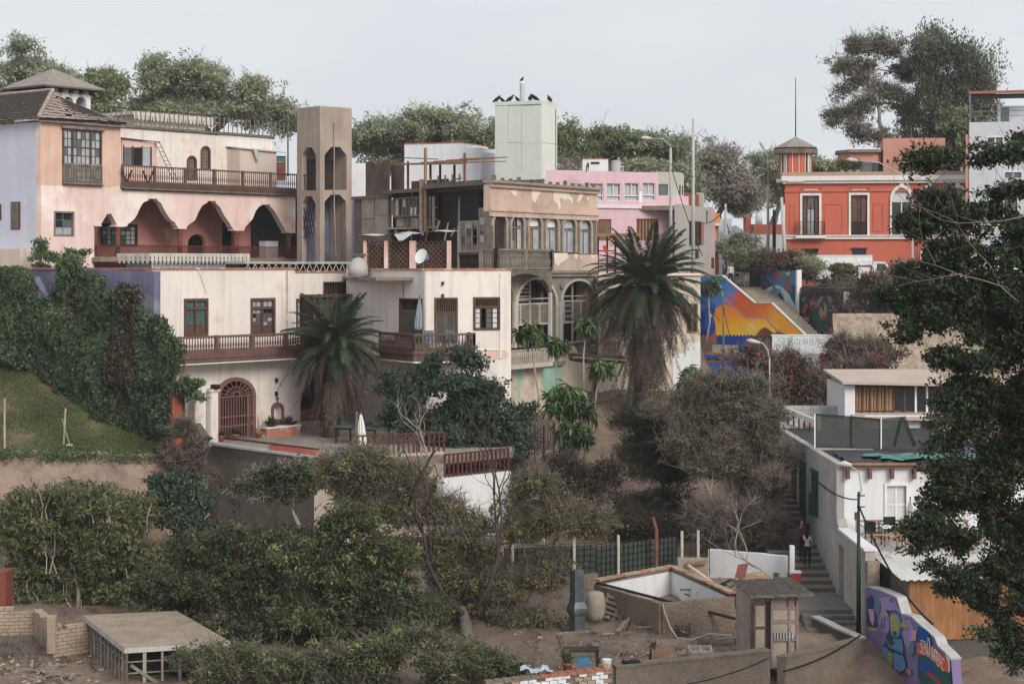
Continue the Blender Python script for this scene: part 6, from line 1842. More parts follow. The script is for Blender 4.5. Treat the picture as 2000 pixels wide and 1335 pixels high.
bx('pergola_beam',gh,mat('pergola_orange',C(170,96,60)),-.05,uZ,.0,.2,zpg,zpg+.18)
for i in range(14):bx('pergola_slat',gh,M.metal_dark,.1,uZ,.3+i*.22,.36+i*.22,zpg-.12,zpg-.02)
MB().box(fZ.u(1950),uZ,2.2,5,zt,fZ.z(1970,202)).build('penthouse',M.paint_palegrey,gh)
bx('penthouse_door',gh,M.glass,fZ.u(1956),fZ.u(1972),2.15,2.199,zt+.1,fZ.z(1970,205))
bx('brick_edge',gh,M.paint_salmon,-.25,-.02,.1,.5,zg,fZ.z(1895,262))

# far street houses
def simple_house(name,label,xa,xb,yt,yb,Y,mm,extra=None,dep=5,yt2=None):
 f=Fac(xa,Y,xb,Y,0.0)
 t=thing(name,label,'house',f.loc(),f.rz)
 u=f.u(xb);z1=f.z(xb,yt);z0=f.z(xb,yb)
 MB().slab([(0,z0),(u,z0),(u,f.z(xb,yt2) if yt2 else z1),(0,z1)],[],0,dep).build('block',M[mm],t)
 return t,f
t,f=simple_house('yellow_house','yellow ochre house with orange balcony by the street',1389,1404,420,540,140,'paint_orange')
bx('balcony',t,M.paint_orange,f.u(1386),f.u(1404),-.8,-.002,f.z(1395,437),f.z(1395,417))
bx('balcony_slab',t,M.paint_trim,f.u(1385),f.u(1405),-.85,-.003,f.z(1395,441),f.z(1395,437)-.003)
bx('shop_sign',t,M.paint_trim,f.u(1392),f.u(1404),-.3,-.004,f.z(1395,492),f.z(1395,472))
bx('pale_panel',t,M.plaster_flake,f.u(1393),f.u(1399),-.05,-.005,f.z(1395,470),f.z(1395,444))
t,f=simple_house('blue_grey_house','pale blue grey house beyond the yellow house',1404,1429,427,545,150,'paint_palegrey')
bx('window',t,M.glass_pale,f.u(1406),f.u(1413),-.05,-.002,f.z(1410,470),f.z(1410,452))
bx('side_dark_strip',t,M.glass_dark,f.u(1422),f.u(1424),-.05,-.002,f.z(1420,457),f.z(1420,451))  # narrow dark strip on the front wall
t,f=simple_house('white_gable_house','white gabled house far down the street',1438,1476,440,540,165,'plaster_white',yt2=470)
t,f=simple_house('red_roofed_house','white house with red upper wall beyond the street lamp',1466,1532,456,540,170,'plaster_white')
MB().box(f.u(1466),f.u(1528),-.1,-.002,f.z(1500,456),f.z(1500,438)).build('red_upper_wall',M.paint_terracotta,t)
bx('red_parapet',t,M.paint_terracotta,f.u(1457),f.u(1466),-.3,2,f.z(1460,455),f.z(1460,424))
bx('hip_roof',t,M.roof_tile,f.u(1440),f.u(1470),.2,2.6,f.z(1455,424),f.z(1455,416))
tk=thing('white_dome_tank','white domed water tank on a far roof by the street lamp','tank',P(1482,438,169))
MB().lathe([(.32,0),(.34,.5),(.3,.7),(.18,.85),(.03,.92)],12).build('tank_body',M.paint_white,tk,smooth=True)

# white house beside the alley stairs
XW=12.5
wh=thing('white_alley_house','white cottage with grey side wall, green doors and tarpaulin roof beside alley steps','house',(XW,71.0,0))
YB=87.0
zt=5.4
def wpy(px,py,Y):return Zat(py,Y)
def side(outer,holes,t=.3):
 m_=MB().slab(outer,holes,0,t)
 return MB().add([(y,x,z) for x,y,z in m_.v],[f_[::-1] for f_ in m_.f])
def sideY(px):return XW*F/(px-CX)-71.0
def sz(px,py):return Zat(py,XW*F/(px-CX))
dr=[(1548,1556,902,985),(1564,1574,908,1020),(1588,1598.5,925,1010)]
hs=[]
for xa,xb,ya,yb in dr:
 y1_,y0_=sideY(xa),sideY(xb)
 hs.append([(y0_,sz(xb,yb)),(y1_,sz(xb,yb)),(y1_,sz(xb,ya)),(y0_,sz(xb,ya))])
side([(.0,-.5),(YB-71,-.5),(YB-71,zt-.0),(0,zt)],hs).build('side_wall',mat('plaster_alley_shade',C(168,164,160),var=.1,scale=.7,streak=.35,dirt=.25,patch=(C(190,186,180),.6,.55,.7),bump=.01),wh)  # stains are real, the grey base holds the left-facing wall's shade
gd=mat('green_door',C(40,78,66),var=.15,scale=2,rough=.6)
for k,h_ in enumerate(hs):
 b=bounds(h_)
 d_=bx('door' if k<2 else 'window',wh,gd,-.05,.1,b[0],b[1],b[2],b[3])
 for i in range(4):
  q=lerp(b[0],b[1],(i+.5)/4);bx('plank',d_,gd,0,0,0,0,0,0) if False else bx('green_batten',wh,gd,-.09,-.051,q-.05*(b[1]-b[0]),q+.05*(b[1]-b[0]),b[2]+.05,b[3]-.05)
 bx('green_lintel',wh,gd,-.12,.11,b[0]-.05,b[1]+.05,b[3]-.02,b[3]+.1)
 if k==2:
  for i in range(5):bx('iron_scroll',wh,gd,-.2,-.14,lerp(b[0],b[1],(i+.3)/5),lerp(b[0],b[1],(i+.5)/5),b[2],b[2]+.9)
bx('green_planter',wh,M.metal_dark,-.35,-.01,sideY(1582)-.0,sideY(1572),sz(1575,1034),sz(1575,1018))
fwn=(P(1727,1030,71).x-XW,P(1775,1030,71).x-XW,Zat(1028,71),Zat(943,71))
MB().slab([(0.3,1.4),(7.5,1.4),(7.5,zt),(0.3,zt)],[[(fwn[0],fwn[2]),(fwn[1],fwn[2]),(fwn[1],fwn[3]),(fwn[0],fwn[3])]],.001,.3).build('front_wall',M.plaster_white,wh)
window(wh,fwn,2,2,.1,.07,fm='paint_white',gm='curtain_white',y=.1,proud=.06)
bx('window_sill',wh,M.paint_white,fwn[0]-.1,fwn[1]+.1,-.14,-.062,fwn[2]-.1,fwn[2])
MB().box(.301,7.5,.301,16,zt-.3,zt-.0-.02).build('roof_slab',mat('roof_felt',C(52,54,58),var=.25,scale=.8,patch=(C(84,86,88),.7,.55,.68),rough=.7),wh)
m=MB();nx_,ny_=30,14
tr_=np.random.default_rng(11)
for j in range(ny_+1):
 for i in range(nx_+1):
  m.v.append((.5+6.5*i/nx_,-.15+3.9*j/ny_,zt+.03+.06*tr_.random()+.05*sin(i*.9+j*1.3)*(j>0)-(.12 if j==0 else 0)))
for j in range(ny_):
 for i in range(nx_):m.f.append((j*(nx_+1)+i,j*(nx_+1)+i+1,(j+1)*(nx_+1)+i+1,(j+1)*(nx_+1)+i));m.mi.append(0)
m.build('black_tarpaulin',mat('tarp_black',C(50,52,56),var=.3,scale=1.2,rough=.5),wh)
m=MB()
for j in range(7):
 for i in range(21):
  m.v.append((1.6+4.8*i/20+.3*sin(j),.15+2.1*j/6,zt+.15+.05*tr_.random()+.04*sin(i*1.1+j)))
for j in range(6):
 for i in range(20):
  m.f.append((j*21+i,j*21+i+1,(j+1)*21+i+1,(j+1)*21+i));m.mi.append(0)
m.build('green_tarpaulin',mat('tarp_green',C(70,138,124),var=.25,scale=1.5,rough=.6,patch=(C(50,70,68),1.5,.55,.65)),wh)
bx('fascia',wh,M.wood_maroon,.2,7.5,-.22,-.001,zt-.14,zt-.02)
for i in range(9):bx('rafter_end',wh,M.wood_maroon,.35+i*.85,.47+i*.85,-.3,-.002,zt-.55,zt-.145)
bx('eaves_pole',wh,M.wood_tan,.0,3,-.3,-.2,zt-.02,zt+.06)
gdw=thing('alley_garden_wall','pale alley wall with dark narrow doorway beside the lower steps','wall',(XW,65.2,0))
yA,yB_=XW*F/(1648-CX)-65.2,XW*F/(1638-CX)-65.2
side([(0,-1),(yA,-1),(yA,sz(1643,1064)),(yB_,sz(1643,1064)),(yB_,-1),(5.78,-1),(5.78,3.3),(5.2,2.95),(0,2.93)],[],.35).build('wall_face',mat('plaster_alley_low',C(172,164,156),var=.12,scale=.7,streak=.3,dirt=.25,patch=(C(168,128,112),.9,.62,.7)),gdw)
bx('doorway',gdw,M.wood_dark,.2,.26,yA,yB_,-1,sz(1643,1064))
bx('coping',gdw,M.plaster_white,-.06,.42,-.05,5.2,2.94,3.02)
MB().box(.02,.45,-.3,-.001,-1.2,2.6).build('broken_end',mat('rubble_end',C(150,134,116),var=.3,scale=3,bump=.1,bscale=8),gdw)
al=thing('alley_steps','long grey stone alley steps climbing beside the white cottage','stairs',(0,0,0))
defm('alley_stone',C(112,106,100),var=.2,scale=1.2,dirt=.4,bump=.02)
n=21
for i in range(n):
 t=i/n
 Y0=71.2+(86.5-71.2)*t;z=.45+(3.9-.45)*(i+1)/n
 bx('step',al,M.alley_stone,10.3+.35*t,XW-.003,Y0,Y0+1.4,z-.6,z)
 bx('step_nosing',al,M.concrete,10.3+.35*t,XW-.004,Y0-.03,Y0+.05,z-.05,z+.006)
bx('landing',al,M.alley_stone,10.3,XW-.003,67.6,71.3,-.3,.43)
for i in range(3):bx('step',al,M.alley_stone,10.6,XW-.005,67.6-.45*(i+1),67.6-.45*i+.002,-.6,.43-.15*(i+1))
bx('upper_path',al,M.alley_stone,10.4,XW-.003,86.5,96,3.2,3.92)
YH=88.0
s_=YH/3600
w2h=thing('white_upper_house','white house with pale flat roof, timber strip and projecting beam ends','house',P(1650,870,YH))
def L2(px,py):return((px-1650)*s_,(870-py)*s_)
x0_,_=L2(1650,870);x1_,zt_=L2(1860,757)
MB().box(0,20*s_,0,5,-1.5,L2(0,752)[1]).build('left_wall',M.plaster_white,w2h)
MB().box(20*s_+.001,x1_,.5,5,L2(0,808)[1],L2(0,752)[1]).build('strip_back',M.interior_mid,w2h)
MB().box(34*s_,x1_,-.6,5,-1.5,L2(0,809)[1]).build('lower_wall',M.plaster_white,w2h)
MB().thick([(-8*s_,-.5,L2(0,744)[1]),(x1_,-.5,L2(0,748)[1]),(x1_,5,L2(0,744)[1]+.3),(-8*s_,5,L2(0,744)[1]+.3)],.12).build('flat_roof',mat('roof_pink',C(190,168,156),var=.1,scale=1),w2h)
MB().thick([(12*s_,-1.1,L2(0,813)[1]),(x1_,-1.1,L2(0,813)[1]),(x1_,.49,L2(0,806)[1]),(12*s_,.49,L2(0,806)[1])],.1).build('lean_roof',M.roof_pink if 'roof_pink' in M else bpy.data.materials['roof_pink'],w2h)
for i in range(10):
 xa,xb=L2(1673+7.4*i,0)[0],L2(1673+7.4*(i+1),0)[0]
 bx('plank',w2h,M.wood_tan,xa+.02,xb-.02,.4,.499,L2(0,803)[1],L2(0,757)[1])
 if i%2==0:bx('stud',w2h,M.wood_brown,xa-.04,xa+.04,.32,.399,L2(0,806)[1],L2(0,755)[1])
for i in range(4):
 xa,xb=L2(1748+22*i,0)[0],L2(1748+22*(i+1),0)[0]
 bx('pane',w2h,M.glass_dark,xa+.05,xb-.05,.4,.42,L2(0,800)[1],L2(0,760)[1])
 bx('stud',w2h,M.wood_brown if i<2 else M.paint_white,xa-.05,xa+.05,.36,.46,L2(0,806)[1],L2(0,755)[1])
for px in(1713,1735,1756,1776):bx('beam_end',w2h,M.wood_dark,*[L2(px,0)[0],L2(px+9,0)[0]],-.9,-.601,L2(0,817)[1]-.06,L2(0,814)[1])
bx('doorway',w2h,M.wood_brown,L2(1731,0)[0],L2(1761,0)[0],-.68,-.601,L2(0,838)[1]-1.6,L2(0,827)[1])
for i in range(9):bx('brown_slat',w2h,M.wood_brown,L2(1793,0)[0],L2(1825,0)[0],-.7,-.65,L2(0,812+4*i+3)[1],L2(0,812+4*i)[1])
bwk=thing('block_wall','grey concrete block wall below the bougainvillea','wall',P(1565,820,90))
s_=90/3600
k_=0
for j in range(5):
 for i in range(9):
  o=(.1 if j%2 else 0);bx('block',bwk,M.concrete_pale,-30*s_+i*.42+o,-30*s_+i*.42+.405+o,0,.3,j*.2-.3,j*.2-.3+.19)
ter=thing('alley_terrace','small white terrace with dark posts and concrete beam at the alley top','terrace',P(1528,850,87))
s_=87/3600
MB().slab([(-5*s_,-1.5),(57*s_,-1.5),(57*s_,10*s_),(30*s_,18*s_),(-5*s_,28*s_)],[],0,.3).build('parapet',M.plaster_white,ter)
beam('top_beam',ter,M.concrete_pale,(-6*s_,.1,55*s_),(60*s_,-1.2,30*s_),.35,.22)
for i in range(6):
 t=i/5;bx('post',ter,M.metal_dark,(2+46*t)*s_-.03,(2+46*t)*s_+.03,.1-.9*t-.03,.1-.9*t+.03,(24-14*t)*s_,(52-20*t)*s_)
for px in(44,48,52):bx('orange_post',ter,M.wood_orange,px*s_,(px+2)*s_,.5,.6,0,22*s_)
MB().box(60*s_,66*s_,-1.3,-1.0,-1.6,42*s_).build('white_pillar',M.paint_white,ter)
net=bpy.data.materials.new('shade_net');net.use_nodes=True
N,L=net.node_tree.nodes,net.node_tree.links
bs=N['Principled BSDF'];bs.inputs['Base Color'].default_value=(.07,.075,.07,1);bs.inputs['Roughness'].default_value=.9
tp=N.new('ShaderNodeBsdfTransparent');mx=N.new('ShaderNodeMixShader')
vo_=N.new('ShaderNodeTexNoise');vo_.inputs['Scale'].default_value=3.0
mr=N.new('ShaderNodeMapRange');mr.inputs[3].default_value=.62;mr.inputs[4].default_value=.85
ge=N.new('ShaderNodeNewGeometry');L.new(ge.outputs['Position'],vo_.inputs['Vector']);L.new(vo_.outputs['Fac'],mr.inputs[0]);L.new(mr.outputs[0],mx.inputs[0])
L.new(tp.outputs[0],mx.inputs[1]);L.new(bs.outputs[0],mx.inputs[2]);L.new(mx.outputs[0],N['Material Output'].inputs['Surface'])
M['shade_net']=net
ns=thing('shade_net_screen','grey green shade net screens standing on the cottage roof','screen',P(1592,874,77.0))
s_=77/3600
def netp(pts,y=0):
 pts=[((x-1592)*s_,y,(874-z)*s_) for x,z in pts]
 MB().thick(pts,.01).build('net_panel',net,ns)
netp([(1592,866),(1592,810),(1662,815),(1662,872)]);netp([(1663,872),(1663,815),(1720,819),(1719,873)],.02);netp([(1722,873),(1722,817),(1765,813),(1787,868)],.05)
for(xa,za,xb,zb_) in((1591,874,1591,807),(1662.5,874,1662.5,813),(1720.5,876,1720.5,816),(1747,872,1762,813),(1592,808,1720,818),(1788,870,1766,812)):
 beam('net_pole',ns,M.paint_white if xa==1720.5 or xa==1591 else M.metal_dark,((xa-1592)*s_,-.05,(874-za)*s_),((xb-1592)*s_,-.05,(874-zb_)*s_),.05)
beam('green_edge',ns,mat('net_green',C(40,130,100)),((1592-1592)*s_,-.02,(874-809)*s_),((1662-1592)*s_,-.02,(874-814)*s_),.03)
beam('timber_sleeper',ns,M.wood_pale,(0,-.3,-.05),(110*s_,-.3,-.1),.2,.15)
dk=thing('cottage_deck','small terrace deck with crossed timber railing before the white cottage','deck',(XW+.4,67.3,0))
MB().box(.05,9,.2,3.69,.2,2.48).build('deck_base',M.concrete_dark,dk)
MB().box(0,9,0,3.69,2.48,2.6).build('deck_floor',M.concrete_pale,dk)
def xrail(parent,a,b,h,n,mm='wood_tan'):
 a,b=Vector(a),Vector(b)
 for i in range(n+1):
  q=a.lerp(b,i/n);bx('rail_post',parent,M[mm],q.x-.04,q.x+.04,q.y-.04,q.y+.04,q.z,q.z+h)
 beam('top_rail',parent,M[mm],a+Vector((0,0,h)),b+Vector((0,0,h)),.07)
 for i in range(n):
  p_,q=a.lerp(b,i/n),a.lerp(b,(i+1)/n);m_=(p_+q)/2
  beam('cross_bar',parent,M[mm],p_+Vector((0,0,.05)),q+Vector((0,0,h-.05)),.045)
  beam('cross_bar',parent,M[mm],p_+Vector((0,.02,h-.05)),q+Vector((0,.02,.05)),.045)
xrail(dk,(.3,.1,2.6),(6.5,.1,2.6),.6,7)
xrail(dk,(.25,3.0,2.6),(4.5,3.2,2.6),.7,5)
def plank_wall(parent,p0,p1,z0,z1,n,mm,t=.04,name='plank'):
 p0,p1=Vector(p0),Vector(p1);d_=(p1-p0)/n
 a_=math.atan2(d_.y,d_.x)
 for i in range(n):
  c_=p0+d_*(i+.5);w_=d_.length
  o=bx(name,parent,M[mm],-w_*.48,w_*.48,-t/2,t/2,z0,z1+rng.uniform(-.01,.01));o.location=(c_.x,c_.y,(z0+z1)/2);o.rotation_euler=(0,0,a_)
sh=thing('plank_shed','orange plank shed with corrugated roof under the dark tree','shed',(0,0,0))
cA=P(1716,1150,67.0);cB=P(1776,1150,62.6);cC=P(2040,1150,63.4)
plank_wall(sh,(cA.x,cA.y,0),(cB.x,cB.y,0),0.3,2.4,22,'wood_weathered')  # left side in greyer boards, its shade put into the colour
plank_wall(sh,(cB.x,cB.y,0),(cC.x,cC.y,0),0.3,2.35,44,'wood_orange')
m=MB();n=60
for i in range(n+1):
 t=i/n;a_=Vector((cA.x-.5,cA.y-.6,3.38)).lerp(Vector((cC.x,cC.y-.9,3.28)),t) if False else None
r0,r1=Vector((cA.x-.35,cA.y+.1,2.62)),Vector((cB.x-.35,cB.y-.5,2.42));r2,r3=Vector((cC.x,cC.y-.5,2.42)),Vector((cC.x,cC.y+3.7,2.66))
for i in range(n+1):
 t=i/n;p_=r1.lerp(r2,t);q=r0.lerp(r3,t);w_=.035*sin(i*pi/1.5)
 m.v+=[(p_.x,p_.y,p_.z+w_),(q.x,q.y,q.z+w_)]
for i in range(n):m.f.append((2*i,2*i+2,2*i+3,2*i+1));m.mi.append(0)
m.build('corrugated_roof',mat('roof_pale',C(206,204,196),var=.15,scale=.7,streak=.2,patch=(C(170,150,130),.8,.6,.7)),sh)
MB().plan([(cA.x+.1,cA.y+.05),(cB.x+.08,cB.y+.06),(cC.x,cC.y+.06),(cC.x,cA.y)],-1.5,.3).build('shed_base',M.concrete_dark,sh)
MB().plan([(cA.x+.2,cA.y+.02),(cB.x+.1,cB.y+.1),(cC.x,cC.y+.1),(cC.x,cA.y)],.3,2.3).build('dark_inside',M.interior_dark,sh)
fG2=Fac(1690,65.15,1870,57.2,0.0)
gm_=thing('street_art_wall','stepped garden wall with purple street art of a blue hooded figure','wall',fG2.loc(),fG2.rz)
pu=paintm('art_purple',C(128,112,156),var=.12)
tops=[(1690,1145),(1722,1154),(1752,1168),(1762,1200),(1780,1205),(1798,1222),(1826,1246),(1832,1262),(1846,1275),(1858,1288),(1862,1345)]
MB().slab(fG2.pl([(1690,1380),(1868,1450)]+[(1862,1345)]+tops[::-1][1:]),[],0,.3).build('wall_face',pu,gm_)
for a,b in zip(tops[:-2],tops[1:-1]):
 pa,pb=fG2.p(*a),fG2.p(*b);beam('coping',gm_,M.concrete_pale,(pa[0],.16,pa[1]+.03),(pb[0],.16,pb[1]+.03),.36,.06)
_pl[0]=0
lilac=paintm('art_lilac',C(160,142,190));teal2=paintm('art_teal',C(92,134,140));hood=paintm('art_blue',C(96,140,182));ylw=paintm('art_yellow',C(176,168,98));ink=paintm('art_ink',C(26,24,34));olive=paintm('art_olive',C(70,78,54));dkb=paintm('art_navy',C(48,66,110));tan_=paintm('art_tan',C(170,130,116));cob=paintm('art_cobalt',C(24,78,156));org=paintm('art_orange',C(216,98,40));wht=paintm('art_white',C(206,206,210));grn=paintm('art_green',C(44,92,84));pnk=paintm('art_pink',C(190,160,180))
def Z6(pts):return[(1660+x/6.208,1120+y/6.208) for x,y in pts]
paint(Z6([(350,300),(420,275),(480,270),(540,310),(580,400),(640,480),(720,540),(770,650),(760,760),(740,840),(700,900),(640,800),(520,760),(430,720),(380,650),(350,560),(385,420)]),lilac,gm_,fG2,'painted_cloud')
paint(Z6([(470,300),(510,300),(535,330),(500,345)]),paintm('art_violet',C(110,92,142)),gm_,fG2,'painted_spot')
paint(Z6([(660,520),(700,540),(700,570),(670,550)]),bpy.data.materials['art_violet'],gm_,fG2,'painted_spot')
paint(Z6([(205,300),(260,250),(300,290),(290,420),(330,500),(340,650),(230,660),(205,600)]),dkb,gm_,fG2,'painted_shape')
paint(Z6([(295,285),(370,330),(385,380),(350,500),(320,400)]),teal2,gm_,fG2,'painted_leaf')
paint(Z6([(225,420),(290,430),(300,560),(280,630),(250,560)]),pnk,gm_,fG2,'painted_tongue')
paint(Z6([(235,640),(340,660),(330,690),(240,680)]),ylw,gm_,fG2,'painted_teeth')
paint(Z6([(440,430),(480,445),(560,440),(610,480),(635,560),(650,640),(630,720),(650,780),(668,900),(680,980),(700,1080),(690,1170),(640,1200),(560,1170),(470,1100),(420,1030),(405,940),(412,860),(450,800),(440,740),(480,690),(480,520)]),dkb,gm_,fG2,'painted_outline')
paint(Z6([(490,520),(505,470),(540,455),(590,475),(615,530),(630,620),(620,700),(600,760),(560,770),(510,740),(488,640)]),hood,gm_,fG2,'painted_hood')
paint(Z6([(496,540),(510,495),(545,485),(580,510),(598,560),(604,640),(590,710),(560,755),(530,720),(505,650)]),ylw,gm_,fG2,'painted_face')
paint(Z6([(520,560),(526,556),(528,566),(521,568)]),ink,gm_,fG2,'painted_eye')
paint(Z6([(562,560),(570,556),(572,572),(563,572)]),ink,gm_,fG2,'painted_eye')
paint(Z6([(515,590),(525,600),(540,598),(538,604),(524,606)]),ink,gm_,fG2,'painted_mouth')
paint(Z6([(530,690),(570,700),(575,740),(548,750)]),olive,gm_,fG2,'painted_beard')
for pts in([(425,455),(440,450),(460,480),(480,490),(480,510),(450,505),(430,490)],[(630,590),(660,580),(690,620),(715,640),(700,660),(660,650),(632,640)]):paint(Z6(pts),ylw,gm_,fG2,'painted_branch')
paint(Z6([(460,800),(540,780),(640,790),(660,880),(650,960),(560,920),(480,880)]),hood,gm_,fG2,'painted_arm')
paint(Z6([(415,880),(470,900),(470,1060),(430,1010),(412,950)]),hood,gm_,fG2,'painted_robe')
paint(Z6([(545,950),(660,990),(690,1090),(680,1160),(630,1185),(545,1140)]),hood,gm_,fG2,'painted_robe')
paint(Z6([(480,780),(540,790),(555,840),(520,880),(485,850)]),olive,gm_,fG2,'painted_hands')
paint(Z6([(478,930),(535,960),(530,1130),(470,1080)]),ylw,gm_,fG2,'painted_trunk')
for k in range(5):paint(Z6([(482,950+34*k),(530,965+34*k),(528,972+34*k),(480,958+34*k)]),olive,gm_,fG2,'painted_bark')
paint(Z6([(410,1060),(520,1140),(640,1205),(720,1190),(710,1230),(560,1200),(430,1120)]),olive,gm_,fG2,'painted_grass')
paint(Z6([(412,1080),(450,1120),(450,1142),(412,1140)]),tan_,gm_,fG2,'painted_foot')
paint(Z6([(700,1130),(760,1160),(770,1220),(715,1210)]),tan_,gm_,fG2,'painted_leg')
paint(Z6([(745,830),(800,860),(800,960),(745,1000)]),teal2,gm_,fG2,'painted_plant')
paint(Z6([(765,675),(830,680),(825,800),(770,810)]),pnk,gm_,fG2,'painted_card')
paint(Z6([(850,625),(970,690),(990,760),(1015,880),(960,860),(850,830)]),cob,gm_,fG2,'painted_blue_field')
for i,ch in enumerate(('E','T','B','S')):
 for pts in letter(ch,*fG2.p(1725+5*(i%2)+.3,1214+10*(i//2)),.09,.14):MB().tube([(x,-.07,z) for x,z in pts],.012,4).build('lettering',ink,gm_)
paint(Z6([(845,835),(900,825),(990,880),(1080,940),(1150,980),(1215,1080),(1210,1180),(1190,1230),(1130,1150),(1050,1050),(960,990),(850,970)]),org,gm_,fG2,'painted_band')
paint(Z6([(1180,985),(1240,1000),(1240,1180),(1215,1200),(1218,1080)]),wht,gm_,fG2,'painted_drip')
paint(Z6([(850,975),(950,1000),(1060,1060),(1140,1160),(1240,1200),(1262,1400),(1060,1400),(900,1380),(850,1250)]),grn,gm_,fG2,'painted_mass')
paint(Z6([(860,1080),(930,1030),(1000,1060),(1070,1180),(1090,1330),(1040,1330),(1000,1230),(920,1150),(900,1280),(870,1200)]),cob,gm_,fG2,'painted_swirl')
paint(Z6([(930,1180),(1000,1180),(1080,1260),(1140,1300),(1110,1340),(1040,1290)]),paintm('art_rust',C(150,72,50)),gm_,fG2,'painted_stripe')
x0p=878
for i,ch in enumerate('SENWMNRBAC'):
 px_,py_=1660+(x0p+29*i)/6.208,1120+(945+14*i+(i*i*1.2))/6.208
 q=fG2.p(px_,py_)
 for pts in letter(ch,q[0],q[1],.24,.42):MB().tube([(x,-.075,z) for x,z in pts],.02,4).build('lettering',wht,gm_)
for pts in([(960,855),(972,770),(985,780),(1000,870)],):MB().tube([(fG2.u(1660+x/6.208),-.07,fG2.z(1660+x/6.208,1120+y/6.208)) for x,y in pts],.02,4).build('lettering',wht,gm_)

# yard in the valley
defm('mud_wall',C(142,122,104),var=.18,scale=1.2,bump=.09,bscale=7,fine=.25,dirt=.25)
defm('mud_wall_fine',C(132,118,104),var=.15,scale=1.5,bump=.05,bscale=14,fine=.25,dirt=.2)
defm('adobe',C(168,146,122),var=.18,scale=1.5,bump=.02,bscale=12,fine=.15,dirt=.15)
defm('terracotta',C(170,98,74),var=.15,scale=3)
def wallbar(name,label,pts,h,t,mm,cap=None,cat='wall',z0=-.6,capmat='coping_brick'):
 w=thing(name,label,cat,(pts[0][0],pts[0][1],0))
 o_=Vector((pts[0][0],pts[0][1],0))
 for(x0,y0,za),(x1,y1,zb_) in zip(pts[:-1],pts[1:]):
  a,b=Vector((x0,y0,0))-o_,Vector((x1,y1,0))-o_
  d_=(b-a).normalized();n_=Vector((-d_.y,d_.x,0))*t/2
  k=max(2,int((b-a).length/.5));m_=MB();r_=random.Random(int(x0*10))
  tops=[]
  for i in range(k+1):
   q=a.lerp(b,i/k);z=lerp(za,zb_,i/k)+r_.uniform(-.02,.02);tops.append((q,z))
   m_.v+=[tuple(q-n_+Vector((0,0,z0))),tuple(q-n_+Vector((0,0,z))),tuple(q+n_+Vector((0,0,z))),tuple(q+n_+Vector((0,0,z0)))]
  for i in range(k):
   for j in range(3):m_.f.append((4*i+j,4*i+4+j,4*i+5+j,4*i+j+1));m_.mi.append(0)
  m_.f+=[(0,1,2,3),(4*k+3,4*k+2,4*k+1,4*k)];m_.mi+=[0,0]
  m_.build('wall_face',M[mm],w)
  if cap:
   for i in range(k):
    p_,q=tops[i],tops[i+1]
    beam('coping',w,M[capmat],p_[0]+Vector((0,0,p_[1]+.03)),q[0]+Vector((0,0,q[1]+.03)),t+.08,.07)
 return w
pA,pB,pC,pD=P(1165,1140,68.9),P(1292,1178,65.0),P(1430,1165,66.2),P(1312,1112,72.1)
zt=1.14
pit=wallbar('pit_enclosure','stone walled enclosure with white painted inside in the yard',[(pA.x,pA.y,zt),(pB.x,pB.y,zt),(pC.x,pC.y,zt),(pD.x,pD.y,zt+.15),(pA.x,pA.y,zt)],1,.22,'mud_wall',cap=False)
o_=Vector((pA.x,pA.y,0))
def inner(a,b,c,mm,name):
 a,b,c=[Vector((q.x,q.y,0))-o_ for q in(a,b,c)]
 d_=(b-a).normalized();n_=Vector((-d_.y,d_.x,0));n_=n_ if(c-a).dot(n_)>0 else-n_
 a2,b2=a+n_*.125,b+n_*.125
 MB().add([tuple(a2+Vector((0,0,-.4))),tuple(b2+Vector((0,0,-.4))),tuple(b2+Vector((0,0,zt-.02))),tuple(a2+Vector((0,0,zt-.02)))],[(0,1,2,3)]).build(name,M[mm],pit)
inner(pD,pA,pC,'plaster_white','white_inner_face');inner(pC,pD,pB,'plaster_lilac2' if 'plaster_lilac2' in M else 'plaster_white','white_inner_face')
for a,b in((pD,pA),(pC,pD)):
 a_,b_=Vector((a.x,a.y,0))-o_,Vector((b.x,b.y,0))-o_
 for i in range(9):beam('brick_coping',pit,M['adobe' if i%3 else 'coping_brick'],a_.lerp(b_,i/9)+Vector((0,0,zt+.16)),a_.lerp(b_,(i+.96)/9)+Vector((0,0,zt+.14)),.3,.07)
beam('rail_timber',pit,M.wood_dark,Vector((0,-.1,zt+.06)),Vector((pB.x+2.6,pB.y+.0,0))-o_+Vector((0,0,zt-.55)),.1,.09)
fF=Fac(985,71.6,1165,72.6,0.0)
lw=wallbar('rubble_wall','low rough rubble wall carrying the green mesh fence',[(fF.w3(fF.u(980),0,0).x,fF.Y(980),.85),(fF.w3(fF.u(1165),0,0).x,fF.Y(1165),.95)],1,.4,'mud_wall')
def mesh_fence(label,f,xa,xb,z0,h,netmat=None,n=None):
 t=thing('mesh_fence',label,'fence',f.w3(f.u(xa),0,0),f.rz,'steel mesh fences round the yard')
 L_=f.u(xb)-f.u(xa)
 m_=MB();k=int(L_/.24)
 for i in range(k+1):m_.bar((L_*i/k,0,z0),(L_*i/k+.02*sin(i),0,z0+h),.022)
 for j in range(6):m_.bar((0,.012,z0+h*(j+.1)/5.2),(L_,.012,z0+h*(j+.1)/5.2),.022)
 o=m_.build('steel_mesh',M.metal_dark,t);o['kind']='stuff'
 if netmat:MB().box(0,L_,.05,.06,z0+.02,z0+h*.92).build('green_netting',netmat,t)
 for i in range(n or 3):
  q=L_*(i+.25)/(n or 3);MB().tube([(q,-.05,z0-.3),(q,-.05,z0+h+.25)],.06,7).build('fence_post',M.paint_offwhite,t)
 return t
gn=mat('net_darkgreen',C(66,76,70),var=.2,scale=1,rough=.95)
mesh_fence('steel mesh fence backed with dark green netting left of the metal flue',fF,985,1165,.9,1.25,gn,3)
fF2=Fac(1165,72.8,1322,75.5,0.0)
